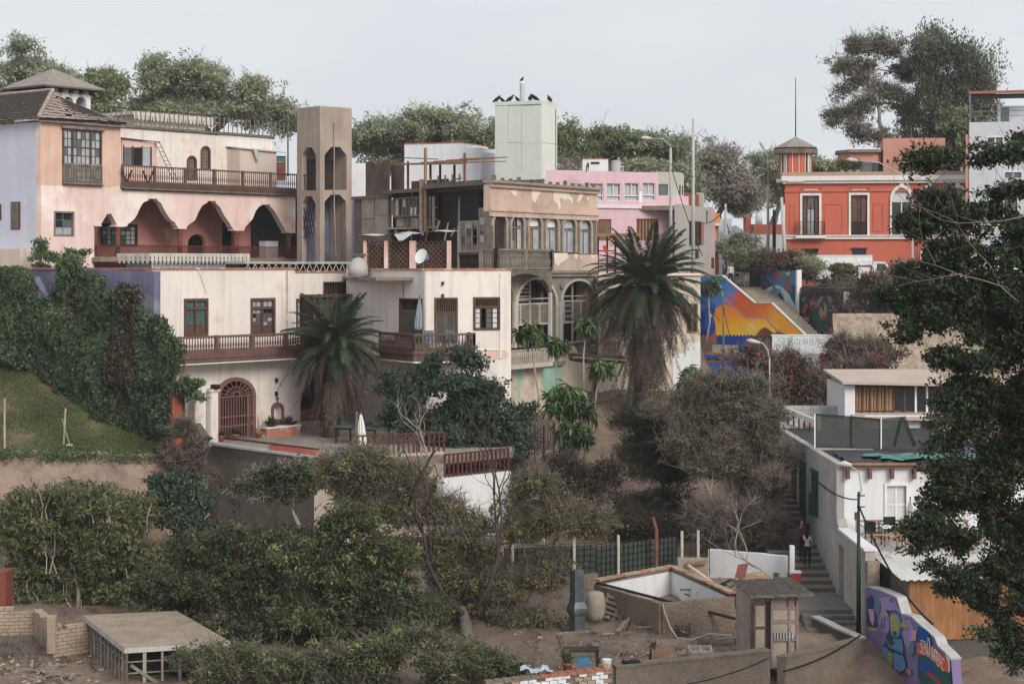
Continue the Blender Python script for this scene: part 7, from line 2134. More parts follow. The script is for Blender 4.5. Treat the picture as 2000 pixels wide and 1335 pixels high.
mesh_fence('steel mesh fence backed with dark green netting behind the enclosure',fF2,1166,1322,.7,1.35,gn,1)
fF3=Fac(1322,73.5,1388,74.0,0.0)
mesh_fence('bare rusty steel mesh fence beside the white wall',fF3,1323,1386,.5,1.7,None,2)
bp=thing('bent_post','bent rusty post leaning above the mesh fence','post',P(1282,1112,74))
MB().tube([(0,0,-.3),(0,0,1.6),(-.15,0,2.1)],.08,7).build('post_shaft',M.metal_rust,bp)
wbar=wallbar('white_yard_wall','whitewashed wall at the foot of the shrubs by the alley',[(P(1386,1075,74.5).x,74.5,1.6),(P(1536,1080,72.6).x,72.6,1.62)],1,.25,'plaster_white',z0=-.3)
gp=thing('red_white_pillar','short pillar painted red below and white above at the alley foot','pillar',P(1545,1145,71.8))
bx('white_top',gp,M.plaster_white,-.05,.12,-.15,.15,.5,1.6)
bx('red_base',gp,mat('paint_red',C(186,60,52)),.0,.36,-.2,.15,-.5,.55);bx('cap',gp,M.plaster_white,-.02,.38,-.22,.17,.551,.62)
ib=thing('brown_block_wall','low brown board wall with leaning timber frame behind enclosure','wall',P(1325,1128,72.6))
bx('board',ib,M.board_grey,0,1.2,.3,.4,-.6,.75);bx('board',ib,M.wood_tan,0,1.3,.1,.2,-.35,-.2)
beam('timber',ib,M.wood_tan,(.45,.05,-.4),(.4,.1,.6),.1);beam('timber',ib,M.wood_tan,(.4,.08,.55),(1.15,.08,.62),.1)
fl_=thing('metal_flue','square galvanised metal flue with flared collar standing in the yard','flue',P(1127,1230,66.0))
s_=66/3600;
m_=MB()
pr=[(11,-5),(11,28),(15,36),(15,44),(10.5,58),(10,118)]
prev=None
for w_,z_ in pr:
 w_*=s_;z_*=s_
 m_.v+=[(-w_,-w_,z_),(w_,-w_,z_),(w_,w_,z_),(-w_,w_,z_)]
for i in range(len(pr)-1):
 for j in range(4):m_.f.append((4*i+j,4*i+(j+1)%4,4*i+4+(j+1)%4,4*i+4+j));m_.mi.append(0)
m_.f.append((len(pr)*4-4,len(pr)*4-3,len(pr)*4-2,len(pr)*4-1));m_.mi.append(0)
m_.build('duct',M.metal_galvanised,fl_)
for z_ in(28,40,58,90):bx('seam_band',fl_,M.metal_galvanised,-(16 if z_==40 else 11.6)*s_,(16 if z_==40 else 11.6)*s_,-(16 if z_==40 else 11.6)*s_,(16 if z_==40 else 11.6)*s_,z_*s_-.015,z_*s_+.015)
fl_.rotation_euler=(0,0,.5)
rs=thing('corrugated_ramp','slanting sheet of corrugated board leaning against the rubble wall','sheet',P(1093,1213,67.5))
m_=MB()
for i in range(13):
 t=i/12;m_.v+=[(-.3+.75*t+.0,-.4+.3*t,-.05),(.35+.75*t,.9+.25*t,1.25+.03*(i%2))]
for i in range(12):m_.f.append((2*i,2*i+2,2*i+3,2*i+1));m_.mi.append(0)
m_.build('sheet',M.wood_weathered,rs)
br=thing('pale_barrel','pale weathered barrel behind the metal flue','barrel',P(1163,1205,67.6))
MB().lathe([(.3,-.1),(.36,.15),(.38,.4),(.36,.65),(.3,.9),(.2,.95)],14).build('staves',M.wood_pale,br,smooth=True)
def pallet(label,loc,rot,sc=1.0):
 t=thing('pallet',label,'pallet',loc,0,'weathered timber pallets in the yard');t.rotation_euler=rot;t.scale=(sc,)*3
 for i in range(6):bx('deck_board',t,M.wood_weathered,-.6,.6,-.05,-.02,.05+i*.19,.16+i*.19)
 for x_ in(-.55,0,.55):bx('stringer',t,M.wood_grey,x_-.05,x_+.05,-.018,.08,0,1.15)
 return t
pallet('grey timber pallet leaning on the enclosure left of loose boards',P(1192,1225,67.2),(radians(-24),radians(14),radians(-28)))
pallet('broken timber pallet leaning at the right corner of the enclosure',P(1414,1236,66.2),(radians(-14),radians(-8),radians(12)))
def loose(name,label,cat,a,b,w,h,mm,group=None):
 a,b=Vector(a),Vector(b);t=put(name,MB().bar((0,0,0),b-a,w,h).mesh(name,M[mm]),None,a);return tag(t,label,cat,group)
g_='loose boards in the yard'
for i,(xa,ya,Ya,xb,yb,Yb,w_,mm,lab) in enumerate([(1232,1236,66,1252,1190,67,.3,'wood_weathered','broad grey board propped against the enclosure front'),(1215,1238,65.8,1236,1195,67,.12,'wood_grey','narrow board leaning right of the left pallet'),(1205,1236,65.6,1224,1215,66.2,.2,'wood_grey','short pale board lying at the foot of the left pallet'),(1378,1240,66,1460,1258,64.6,.22,'wood_pale','long pale plank lying across the yard floor'),(1236,1241,65.4,1295,1243,65.2,.14,'concrete_pale','thin board lying before the enclosure corner'),(1400,1252,64,1470,1245,64.6,.16,'wood_grey','grey plank lying by the hutch door'),(1176,1240,65,1200,1240,65,.06,'wood_pale','thin stick on the yard floor')]):
 loose('loose_board',lab,'board',P(xa,ya,Ya)+Vector((0,0,.05)),P(xb,yb,Yb)+Vector((0,0,.08)),w_,.04,mm,g_)
jp=thing('timber_heap','heap of old frames, timber and scrap right of the enclosure','scrap heap',P(1420,1150,69.5))
r_=random.Random(12)
for i in range(26):
 a=Vector((r_.uniform(-1,1.2),r_.uniform(-.6,.8),r_.uniform(-.5,.45)));d_=Vector((r_.uniform(-1,1),r_.uniform(-.5,.5),r_.uniform(-.4,.4))).normalized()*r_.uniform(.5,1.3)
 beam('scrap_timber',jp,M[r_.choice(['wood_weathered','wood_pale','wood_grey','wood_dark','paint_offwhite'])],a,a+d_,r_.uniform(.04,.16),.04)
MB().thick([(.25,-.3,.45),(.65,-.25,.5),(.8,-.1,1.0),(.4,-.1,.95)],.03).build('maroon_panel',M.column_red,jp)
MB().thick([(.3,-.5,.25),(1.5,-.5,.3),(1.6,.2,.5),(.5,.2,.55)],.03).build('tan_sheet',M.wood_tan,jp)
MB().box(-.9,1.2,-.2,.9,-1,-.2).build('pile_base',M.wood_dark,jp)
ck=thing('wicker_crate','small round wicker crate on the yard floor','crate',P(1332,1238,65.2))
for j in range(4):MB().tube([(.26*cos(2*pi*i/12),.2*sin(2*pi*i/12),.04+.1*j) for i in range(13)],.03,5,False).build('hoop',M.wood_tan,ck)
for i in range(12):bx('stave',ck,M.wood_brown,.27*cos(2*pi*i/12)-.025,.27*cos(2*pi*i/12)+.025,.21*sin(2*pi*i/12)-.02,.21*sin(2*pi*i/12)+.02,0,.38)
hs_=thing('garden_hose','white hose hanging over the enclosure and trailing on the ground','hose',(0,0,0))
MB().tube([P(1294,1178,64.8),P(1300,1200,64.8),P(1308,1225,64.9)+Vector((0,0,.05)),P(1322,1247,64)+Vector((0,0,.05)),P(1350,1252,63.6)+Vector((0,0,.06)),P(1385,1240,64.4)+Vector((0,0,.06)),P(1430,1243,64.4)+Vector((0,0,.06))],.025,5).build('tube',M.paint_offwhite,hs_)
a,b,c=P(1000,1320,55.4),P(1200,1300,56.0),P(1500,1268,57.6)
fw=wallbar('yard_front_wall','long rough stucco wall along the front of the yard',[(b.x,b.y,Zat(1301,56.0)),(c.x,c.y,Zat(1270,57.6))],1,.3,'mud_wall_fine',cap=True,z0=-2.5,capmat='mud_wall_fine')
fl2=thing('white_brick_wall','crumbling whitewashed brick wall at the bottom centre','wall',(a.x,a.y,0))
L_=Vector((b.x-a.x,b.y-a.y,0));ang=math.atan2(L_.y,L_.x);ln=L_.length
fl2.rotation_euler=(0,0,ang)
za,zb_=Zat(1326,55.4),Zat(1303,56.0)
MB().slab([(-.8,-2.5),(ln,-2.5),(ln,zb_-.06),(-.8,za-.1)],[],0,.3).build('wall_core',M.mud_wall_fine,fl2)
r_=random.Random(5)
for j in range(6):
 for i in range(16):
  x_=-.8+i*.26+(.13 if j%2 else 0);zt_=lerp(za,zb_,x_/ln)-.14-.13*j
  if r_.random()<.12 or x_+.25>ln:continue
  bx('brick',fl2,M['plaster_white' if r_.random()<.75 else 'adobe'],x_,x_+.24,-.05-.02*r_.random(),-.001,zt_,zt_+.115)
for i in range(14):bx('coping_brick',fl2,M.terracotta if i>5 else M.mud_wall_fine,-.8+i*.28,-.8+i*.28+.27,-.08,.34,lerp(za,zb_,(-.8+i*.28)/ln)-.05,lerp(za,zb_,(-.8+i*.28)/ln)+.02)
a,b=P(1526,1284,58.4),P(1682,1246,63.4)
wallbar('low_stucco_wall','low dark stucco wall meeting the street art wall',[(a.x,a.y,Zat(1284,58.4)),(b.x,b.y,Zat(1248,63.4))],1,.3,'mud_wall_fine',cap=True,z0=-3,capmat='mud_wall_fine')
a2=P(1592,1212,66.8)
wallbar('alley_foot_wall','low grey wall along the foot of the alley steps',[(a2.x,a2.y,.3),(b.x+.05,b.y+.1,Zat(1247,63.6))],1,.25,'concrete_dark',cap=True,z0=-2,capmat='concrete_pale')
ht=thing('wooden_hutch','ramshackle timber hutch with felt roof and pink frame','shed',P(1520,1270,60.6),.15)
s_=60.6/3600
MB().box(-55*s_,40*s_,.15,1.8,-.6,110*s_).build('hutch_body',M.board_grey,ht)
m_=MB();
for j in range(9):
 for i in range(17):
  m_.v.append((-62*s_+130*s_*i/16+r_.uniform(-.03,.03),-.4+2.6*j/8+r_.uniform(-.03,.03),(112+5*j/8)*s_+.05*r_.random()-.05*(j==0)))
for j in range(8):
 for i in range(16):m_.f.append((j*17+i,j*17+i+1,(j+1)*17+i+1,(j+1)*17+i));m_.mi.append(0)
m_.build('felt_roof',mat('felt_rough',C(92,82,74),var=.3,scale=5,bump=.06,bscale=25,fine=.3),ht)
bx('roof_edge',ht,M.wood_grey,-62*s_,66*s_,-.36,-.3,108*s_,112*s_)
for px in(-52,-20,-12,24,40):bx('frame_post',ht,M.wood_pink if 'wood_pink' in M else M.setdefault('wood_pink',mat('wood_pink',C(148,122,120),var=.2,scale=2,dirt=.3)),px*s_-.04,px*s_+.04,.06,.149,-.6,108*s_)
for z_ in(20,55,82):bx('frame_rail',ht,M.wood_pink,-20*s_,42*s_,.07,.145,z_*s_-.04,z_*s_+.04)
for(xa,xb,za_,zb__) in((-10,22,58,79),(26,39,58,79),(-10,38,24,52)):bx('grey_panel',ht,M.board_grey,xa*s_,xb*s_,.1,.148,za_*s_,zb__*s_)
d_=bx('door',ht,M.wood_brown,-52*s_,-26*s_,-.1,-.05,-.1,96*s_)
for z_ in((8,44),(50,90)):bx('door_panel',ht,M.board_grey,-48*s_,-30*s_,-.13,-.101,z_[0]*s_,z_[1]*s_)
bx('dark_gap',ht,M.black,-24*s_,-14*s_,.05,.148,-.4,96*s_)
for i in range(7):bx('jar',ht,M.glass_pale,(-8+6*i)*s_,(-5+6*i)*s_,.02,.06,22*s_,36*s_)
tb=thing('blue_table','low dark table with blue box in the yard corner','table',P(1135,1308,57.2))
bx('top',tb,M.wood_dark,-.55,.55,-.3,.3,.62,.68)
for x_ in(-.5,.5):
 for y_ in(-.25,.25):bx('leg',tb,M.wood_dark,x_-.03,x_+.03,y_-.03,y_+.03,-.3,.62)
bb=tag(bx('blue_box',None,mat('box_blue',C(60,130,170)),0,.4,0,.3,0,.25),'blue plastic box under the yard table','box');bb.location=P(1140,1300,57.0)+Vector((0,0,.15))
def sawhorse(label,loc,rz):
 t=thing('sawhorse',label,'sawhorse',loc,rz,'rough timber trestles in the yard')
 beam('crossbar',t,M.wood_grey,(-.55,0,.8),(.55,0,.85),.07)
 beam('leg',t,M.wood_grey,(-.25,0,-.1),(-.2,0,.8),.08);beam('leg',t,M.wood_grey,(.05,0,.1),(.45,.1,.78),.06);beam('brace',t,M.wood_weathered,(-.3,.1,.2),(-.5,.0,.8),.05)
sawhorse('crooked timber trestle beside the blue table',P(1118,1285,58.6),.1)
sawhorse('crooked timber trestle beside the white paint bucket',P(1190,1308,57.4),-.1)
sp_=loose('leaning_stake','dark stake stuck upright by the yard front wall','stake',P(1270,1296,57.6),P(1277,1253,57.8),.13,.1,'wood_dark')
bk_=thing('paint_bucket','white paint bucket on the yard front wall','bucket',P(1185,1304,56.0)+Vector((0,0,-.02)))
MB().lathe([(.13,0),(.15,.28),(.16,.3),(.13,.3)],14).build('pail',M.paint_white,bk_,smooth=True)
bx('label',bk_,mat('label_yellow',C(190,150,70)),-.08,.05,-.152,-.145,.06,.2)
MB().tube([(.15*cos(t*pi/8),0,.3+.14*sin(t*pi/8)) for t in range(9)],.008,4).build('bail',M.metal_dark,bk_)
ch=thing('tan_chair_back','tan wooden chair back standing behind the front wall','chair',P(1290,1300,57.4))
bx('panel',ch,M.wood_tan,-.22,.22,0,.04,.1,.5);bx('post',ch,M.wood_tan,-.27,-.22,0,.05,-.2,.55);bx('post',ch,M.wood_tan,.22,.27,0,.05,-.2,.55);bx('seat',ch,M.wood_tan,-.25,.25,.05,.45,.05,.1)
fr=thing('discarded_sash','pale empty window sash lying in the yard','sash',P(1368,1272,59.5))
for(a,b) in(((-.35,-.2,.05),(.35,-.2,.05)),((-.35,.35,.1),(.35,.35,.1)),((-.35,-.2,.05),(-.35,.35,.1)),((.35,-.2,.05),(.35,.35,.1)),((0,-.2,.05),(0,.35,.1))):beam('bar',fr,M.wood_pale,a,b,.06)
for i,(px,py) in enumerate(((1310,1291),(1326,1289),(1340,1286))):
 tag(bx('stone_block',None,M.adobe,-.12,.12,-.1,.1,0,.14),['pale block leftmost on the yard front wall','pale block middle of three on the yard front wall','pale block rightmost of three on the yard front wall'][i],'block','blocks on the front wall').location=P(px,py,57.0)+Vector((0,-.2,-.05))
gb_=thing('blue_sheet','crumpled pale blue plastic sheet on the brick wall','sheet',P(1048,1316,56))
m_=MB()
for j in range(5):
 for i in range(13):m_.v.append((-.5+1.0*i/12,-.25+.5*j/4,.1+.1*r_.random()+.08*sin(i*.9)))
for j in range(4):
 for i in range(12):m_.f.append((j*13+i,j*13+i+1,(j+1)*13+i+1,(j+1)*13+i));m_.mi.append(0)
m_.build('sheet',mat('sheet_blue',C(160,186,206),rough=.4),gb_)
cat=thing('black_cat','black cat lying on the yard front wall','cat',P(1236,1299,56.2)+Vector((0,0,.0)),.12)
m_=MB()
m_.tube([(-.27,0,.05),(-.22,0,.08),(-.1,0,.095),(.05,0,.1),(.17,0,.095),(.25,0,.06)],[.03,.07,.09,.1,.09,.04],10)
m_.tube([(-.2,-.03,.1),(-.27,-.05,.13),(-.33,-.06,.14),(-.37,-.06,.13)],[.05,.06,.055,.02],10)
for s_ in(-1,1):m_.tube([(-.28,-.05+s_*.035,.17),(-.285,-.05+s_*.045,.215)],[.022,.003],5)
m_.tube([(.24,0,.05),(.33,-.04,.04),(.36,-.1,.03),(.3,-.13,.03)],[.03,.025,.02,.01],7)
for s_ in(-1,1):m_.tube([(-.12,s_*.06,.06),(-.22,s_*.08,.02),(-.28,s_*.08,.02)],[.035,.025,.02],6)
m_.build('body',M.black,cat,smooth=True)

# lower left: adobe walls and the slab-roofed coop
def adobe_wall(name,label,p0,p1,z0,rows,seed,h=.125,w=.34,top_var=1):
 p0,p1=Vector((p0.x,p0.y,0)),Vector((p1.x,p1.y,0));d_=p1-p0;ln=d_.length
 t=thing(name,label,'wall',(p0.x,p0.y,z0),math.atan2(d_.y,d_.x),'adobe brick walls')
 MB().box(0,ln,.03,.27,-.5,rows*h-.1).build('mortar',M.mud_wall_fine,t)
 r_=random.Random(seed);n=int(ln/w)
 for j in range(rows):
  for i in range(n+1):
   x0=i*w-(w/2 if j%2 else 0);x1=x0+w-.02
   x0,x1=max(0,x0),min(ln,x1)
   if x1-x0<.08:continue
   if j==rows-1 and r_.random()<.25:continue
   e=r_.uniform(-.015,.015)
   bx('brick',t,M.adobe,x0,x1,e,.3+e,j*h,j*h+h-.018,rot=(0,r_.uniform(-.015,.015),0))
 return t
adobe_wall('adobe_wall','long low adobe brick wall at the left edge',P(-60,1190,64.2),P(70,1190,64.6),.1,8,1)
adobe_wall('adobe_wall','adobe wall running towards the viewer beside the coop',P(66,1200,64.4),P(104,1235,61.4),.05,8,2)
adobe_wall('adobe_wall','adobe wall butting against the slab roofed coop',P(104,1235,61.3),P(176,1235,62.2),.0,8,3)
bx('adobe_pillar',None,M.adobe,-.14,.14,-.14,.14,0,1.25).location=P(102,1270,61.4)+Vector((0,0,.55));tag(bpy.data.objects['adobe_pillar'],'short adobe corner pillar where two adobe walls meet','pillar')
coop=thing('slab_roof_coop','low timber coop with flat mud covered slab roof','shed',(0,0,0))
c0,c1,c2,c3=P(161,1203,62.6),P(243,1267,57.2),P(450,1252,58.2),P(345,1193,63.4)
m_=MB();nn=26
for j in range(nn+1):
 for i in range(nn+1):
  q=Vector((c0.x,c0.y,0)).lerp(Vector((c3.x,c3.y,0)),i/nn).lerp(Vector((c1.x,c1.y,0)).lerp(Vector((c2.x,c2.y,0)),i/nn),j/nn)
  ed=min(i,j,nn-i,nn-j);m_.v.append((q.x+r_.uniform(-.03,.03)*(ed>0),q.y+r_.uniform(-.03,.03)*(ed>0),1.17+.03*r_.random()*(ed>0)))
for j in range(nn):
 for i in range(nn):m_.f.append((j*(nn+1)+i,(j+1)*(nn+1)+i,(j+1)*(nn+1)+i+1,j*(nn+1)+i+1));m_.mi.append(0)
m_.build('mud_roof',mat('mud_roof',C(158,140,120),var=.15,scale=1.2,patch=(C(128,112,96),1.5,.55,.7),bump=.02,bscale=14,fine=.2),coop)
MB().plan([(q.x,q.y) for q in(c0,c1,c2,c3)],1.0,1.165).build('roof_edge',M.concrete_pale,coop)
def posts(a,b,n,mm,jitter=0):
 for i in range(n+1):
  q=Vector((a.x,a.y,0)).lerp(Vector((b.x,b.y,0)),i/n);w=.05 if i%2 else.035
  bx('post',coop,M[mm],q.x-w+.05,q.x+w+.05,q.y-w+.12,q.y+w+.12,-.3,1.0)
posts(c0,c1,12,'wood_grey');posts(c1,c2,6,'wood_pale')
for(a,b) in((c0,c1),(c1,c2)):
 for z_ in(.35,.7):beam('rail',coop,M.wood_grey,(a.x+.06,a.y+.14,z_),(b.x+.04,b.y+.13,z_),.04)
q0=c1+Vector((.15,.2,0));beam('brace',coop,M.wood_grey,(q0.x,q0.y,.6),(q0.x+1.0,q0.y+.1,-.1),.09)
MB().plan([(c0.x+.5,c0.y+.2),(c1.x+.4,c1.y+.9),(c2.x,c2.y+.8),(c3.x,c3.y)],-.3,.98).build('dark_inside',M.black,coop)
tag(bx('red_brick_hut',None,mat('brick_dark',C(132,62,48),var=.2,scale=4),-.9,.0,0,1,0,2.0),'dark red brick hut corner at the left edge','hut').location=P(3,1190,66.5)+Vector((-.3,.5,.35))
m_=MB()
for i in range(110):
 px_,Y_=r_.choice([(r_.uniform(1170,1480),r_.uniform(61,68)),(r_.uniform(1340,1480),r_.uniform(66,71)),(r_.uniform(40,170),r_.uniform(57,60))])
 x_=(px_-CX)*Y_/F;a_=r_.uniform(0,pi);l_=r_.uniform(.15,.6);z_=gz(x_,Y_)+bump2(x_,Y_)+.05
 m_.bar((x_,Y_,z_),(x_+l_*cos(a_),Y_+l_*sin(a_),z_+r_.uniform(0,.12)),r_.uniform(.03,.12),.025)
tag(m_.build('scrap_wood',M.wood_grey),'splintered scrap wood strewn over the yard',None,None,'stuff')
m_=MB()
for i in range(420):
 px_,Y_=r_.choice([(r_.uniform(-10,240),r_.uniform(57,62)),(r_.uniform(1000,1480),r_.uniform(58,68)),(r_.uniform(1780,2000),r_.uniform(54,60))])
 x_=(px_-CX)*Y_/F;s_=r_.uniform(.02,.09)*(2 if px_>1700 else 1)
 m_.add([(x_+s_*v[0]*r_.uniform(.5,1.2),Y_+s_*v[1]*r_.uniform(.5,1.2),gz(x_,Y_)+bump2(x_,Y_)+s_*v[2]*.6) for v in((-1,-1,-.5),(1,-1,-.5),(1,1,-.5),(-1,1,-.5),(-.6,-.6,.7),(.6,-.6,.6),(.6,.6,.7),(-.6,.6,.6))],[(0,1,5,4),(1,2,6,5),(2,3,7,6),(3,0,4,7),(4,5,6,7)])
o=m_.build('rubble',M.adobe);tag(o,'scattered stones and rubble on the bare ground',None,None,'stuff')
m_=MB()
for i in range(360):
 px_,Y_=(r_.uniform(-20,90),r_.uniform(60,63.6)) if i<260 else(r_.uniform(1000,1500),r_.uniform(59,68))
 x_=(px_-CX)*Y_/F;z_=gz(x_,Y_)+.05
 d_=Vector((r_.uniform(-1,1),r_.uniform(-1,1),r_.uniform(0,1.0 if i<260 else.1))).normalized()*r_.uniform(.3,.9)
 m_.tube([(x_,Y_,z_),Vector((x_,Y_,z_))+d_*.5+Vector((0,0,.04)),Vector((x_,Y_,z_))+d_],[.012,.009,.004],3,False)
o=m_.build('dry_sticks',M.wood_weathered);tag(o,'dry twigs and brush lying on the ground',None,None,'stuff')

# vegetation
defm('bark_grey',C(126,114,102),var=.2,scale=4,grain=(8,(1,1,.2),.4))
defm('bark_dark',C(78,68,60),var=.25,scale=4,grain=(8,(1,1,.2),.4))
defm('bark_pale',C(166,156,142),var=.15,scale=4,grain=(8,(1,1,.2),.3))
LM={'far':leafmat('leaf_far',C(122,132,100),C(180,186,148),C(194,188,164),trans=.45),'far_grey':leafmat('leaf_far_grey',C(134,130,116),C(198,190,176),C(210,200,188),trans=.45),'far_green':leafmat('leaf_far_green',C(104,120,78),C(166,176,122),trans=.45),'euca':leafmat('leaf_euca',C(84,88,74),C(136,134,114),C(160,140,112),trans=.4),'big':leafmat('leaf_big',C(30,42,28),C(66,84,50),C(114,130,74),spec=.4,trans=.3),'dark':leafmat('leaf_dark',C(38,56,44),C(76,98,76),C(100,120,88)),'umbrella':leafmat('leaf_umbrella',C(42,64,38),C(96,126,66),C(178,204,118)),'needle':leafmat('leaf_needle',C(40,42,34),C(80,82,64)),'scrub':leafmat('leaf_scrub',C(74,76,54),C(126,124,90),C(104,114,68),trans=.35),'boug':leafmat('leaf_boug',C(66,54,44),C(116,94,78),C(88,84,54)),'red':leafmat('leaf_red',C(150,34,40),C(190,50,58)),'olive':leafmat('leaf_olive',C(58,66,38),C(124,128,80),C(158,154,100),trans=.35),'deep':leafmat('leaf_deep',C(44,60,48),C(88,110,88)),'mass':leafmat('leaf_mass',C(50,58,38),C(102,110,66),C(168,174,92),trans=.35),'sparse':leafmat('leaf_sparse',C(78,82,50),C(136,136,80),C(186,166,90),trans=.35),'brush':leafmat('leaf_brush',C(44,38,30),C(82,72,54),C(72,78,48)),'vine':leafmat('leaf_vine',C(44,60,42),C(112,140,88),C(84,64,50)),'vine_brown':leafmat('leaf_vine_brown',C(58,42,36),C(96,76,62)),'grass':leafmat('leaf_grass',C(62,78,34),C(116,126,64),C(150,132,92)),'palm':leafmat('leaf_palm',C(40,52,36),C(92,108,72)),'palm_dead':leafmat('leaf_palm_dead',C(56,47,41),C(132,114,98)),}
def rand_unit(r,n):
 v=r.normal(size=(n,3));return v/np.linalg.norm(v,axis=1,keepdims=True)
def np_mesh(name,V,Fq,mats,tint=None):
 me=bpy.data.meshes.new(name)
 nv,nf=len(V),len(Fq);k=Fq.shape[1]
 me.vertices.add(nv);me.vertices.foreach_set('co',V.astype(np.float32).ravel())
 me.loops.add(nf*k);me.loops.foreach_set('vertex_index',Fq.astype(np.int32).ravel())
 me.polygons.add(nf);me.polygons.foreach_set('loop_start',(np.arange(nf)*k).astype(np.int32))
 me.polygons.foreach_set('loop_total',np.full(nf,k,dtype=np.int32))
 me.materials.append(mats)
 if tint is not None:
  a=me.attributes.new('tint','FLOAT','POINT');a.data.foreach_set('value',np.clip(tint,0,1).astype(np.float32))
 me.update(calc_edges=True)
 return me
def leaf_arrays(c,L,W,r,droop=0.0,up=0.3,nrm=None):
 n=len(c)
 t=rand_unit(r,n);t[:,2]-=droop;t/=np.linalg.norm(t,axis=1,keepdims=True)
 q=rand_unit(r,n);q[:,2]+=up
 if nrm is not None:q+=nrm
 s=np.cross(t,q);s/=np.linalg.norm(s,axis=1,keepdims=True)+1e-9
 fold=np.cross(s,t)
 sz=r.uniform(.6,1.3,(n,1))
 a=c-t*L*.5*sz;b=c+s*W*.5*sz+fold*W*.12*sz;d=c+t*L*.5*sz;e=c-s*W*.5*sz+fold*W*.12*sz
 V=np.stack([a,b,d,e],1).reshape(-1,3);Fq=np.arange(4*n).reshape(n,4)
 return V,Fq
def twig_arrays(a,b,ra,rb,r):
 n=len(a);d=b-a;d/=np.linalg.norm(d,axis=1,keepdims=True)+1e-9
 x=np.cross(d,rand_unit(r,n));x/=np.linalg.norm(x,axis=1,keepdims=True)+1e-9
 V=np.stack([a-x*ra,a+x*ra,b+x*rb,b-x*rb],1).reshape(-1,3)
 return V,np.arange(4*n).reshape(n,4)
def tree(name,label,blobs,base,leaf,n,L,W=None,Y=None,seed=0,bark='bark_grey',trunk_r=.2,cs=.35,clumps=None,droop=.15,up=.8,shell=.5,sub=5,gap=.75,lr=1.0,twigs=0,twig_len=.6,cat='tree',group=None,dz=.9,extra=None,twig_r=.012,limb=True,flat=1.0,tintb=0.0,stems=0,top_tint=None):
 r=np.random.default_rng(seed);rr=random.Random(seed)
 W=(W or L*.5)*1.12;n=int(n*.76);twigs=int(twigs*.7)
 B=P(*base) if isinstance(base,tuple) else base
 t=thing(name,label,cat,B,0,group)
 cen,rad=[],[]
 for b in blobs:
  y_=b[4] if len(b)>4 else Y+rr.uniform(-.4,.4)*b[2]*Y/F
  cen.append(np.array(P(b[0],b[1],y_)-B));sx,sz_=b[2]*y_/F,b[3]*y_/F
  rad.append(np.array([sx,(sx+sz_)/2*dz,sz_]))
 main=[c_.copy() for c_ in cen]
 sc,sr,sp_=[],[],[]
 for i_,(c_,r_) in enumerate(zip(cen,rad)):
  for k_ in range(sub):
   d_=rand_unit(r,1)[0];f_=r.uniform(.38,.62)
   sc.append(c_+d_*r_*r.uniform(.45,.95));sr.append(r_*f_*np.array([1.15,1,.8]));sp_.append(i_)
 cen_,rad_=np.array(sc),np.array(sr)
 area=rad_[:,0]*rad_[:,2];area=area/area.sum()
 nc=max(24,int((clumps or n//170)*.5))
 bi=r.choice(len(cen_),nc,p=area)
 dirs=rand_unit(r,nc);dirs[:,2]=np.where(dirs[:,2]<-.3,-dirs[:,2]*.7,dirs[:,2])
 rr_=(shell+(1.08-shell)*r.random((nc,1))**.6)*np.where(r.random((nc,1))<.12,r.uniform(1.2,1.7,(nc,1)),1)
 cl=cen_[bi]+dirs*rad_[bi]*rr_
 ms=np.mean(rad_)*.9
 hole=np.sin(cl[:,0]/ms*1.9+seed)+np.sin(cl[:,1]/ms*1.7+2*seed)*.7+np.sin(cl[:,2]/ms*2.3-seed)+r.normal(size=nc)*.3<-gap
 wgt=np.where(hole,.12,1.0)*r.uniform(.4,1.6,nc);wgt/=wgt.sum()
 ns=max(nc*4,n//22)
 si=r.choice(nc,ns,p=wgt)
 spread=cs*r.uniform(.45,1.35,(nc,1))
 sp2=cl[si]+r.normal(size=(ns,3))*spread[si]*np.array([1,1,.55*flat])
 k_=r.integers(0,ns,n);ci=si[k_]
 c=sp2[k_]+r.normal(size=(n,3))*L*.75*np.array([1,1,.7*flat])
 ctint,stint=r.random(nc)*.3,r.random(ns)**1.6*.5
 tint=ctint[ci]+stint[k_]+r.random(n)*.22+tintb
 if top_tint:tint=np.where(dirs[ci][:,2]>.5,tint+top_tint,tint)
 V,Fq=leaf_arrays(c,L,W,r,droop,up,dirs[ci]*.7)
 put('crown',np_mesh('crown',V,Fq,LM[leaf],np.repeat(tint,4)),t)
 if extra:
  lf,frac,sz_=extra
  k=int(n*frac);sel=r.choice(nc,max(3,nc//7));c2=cl[r.choice(sel,k)]+r.normal(size=(k,3))*cs*.7
  V,Fq=leaf_arrays(c2,sz_,sz_*.8,r,0,.3)
  put('flowers',np_mesh('flowers',V,Fq,LM[lf],np.repeat(r.random(k),4)),t)
 if limb:
  m=MB()
  cm=np.mean(cen,axis=0)
  k0=Vector((cm*.45).tolist());
  if len(blobs)>1 or trunk_r>.05:
   MB().tube([(0,0,-.3),k0*.5+Vector((rr.uniform(-.15,.15),0,0)),k0],[trunk_r*1.15,trunk_r,trunk_r*.8],8).build('trunk',M[bark],t,smooth=True)
  nodes=[(k0,trunk_r*.72*lr)]
  for i_ in sorted(range(len(cen)),key=lambda k_:(Vector(cen[k_].tolist())-k0).length):
   q=Vector(cen[i_].tolist());p_,w_=min(nodes,key=lambda e_:(e_[0]-q).length+(.15/max(e_[1],.01)*.02))
   w2=max(w_*.68,trunk_r*.12*lr)
   j1,j2=[Vector((rr.uniform(-1,1),rr.uniform(-1,1),rr.uniform(-.6,1)))*(q-p_).length*.13 for _ in(0,1)]
   m.tube([p_,p_.lerp(q,.35)+j1,p_.lerp(q,.7)+j2,q],[w_*.85,w_*.75,w2*.9,w2],6)
   nodes.append((q,w2))
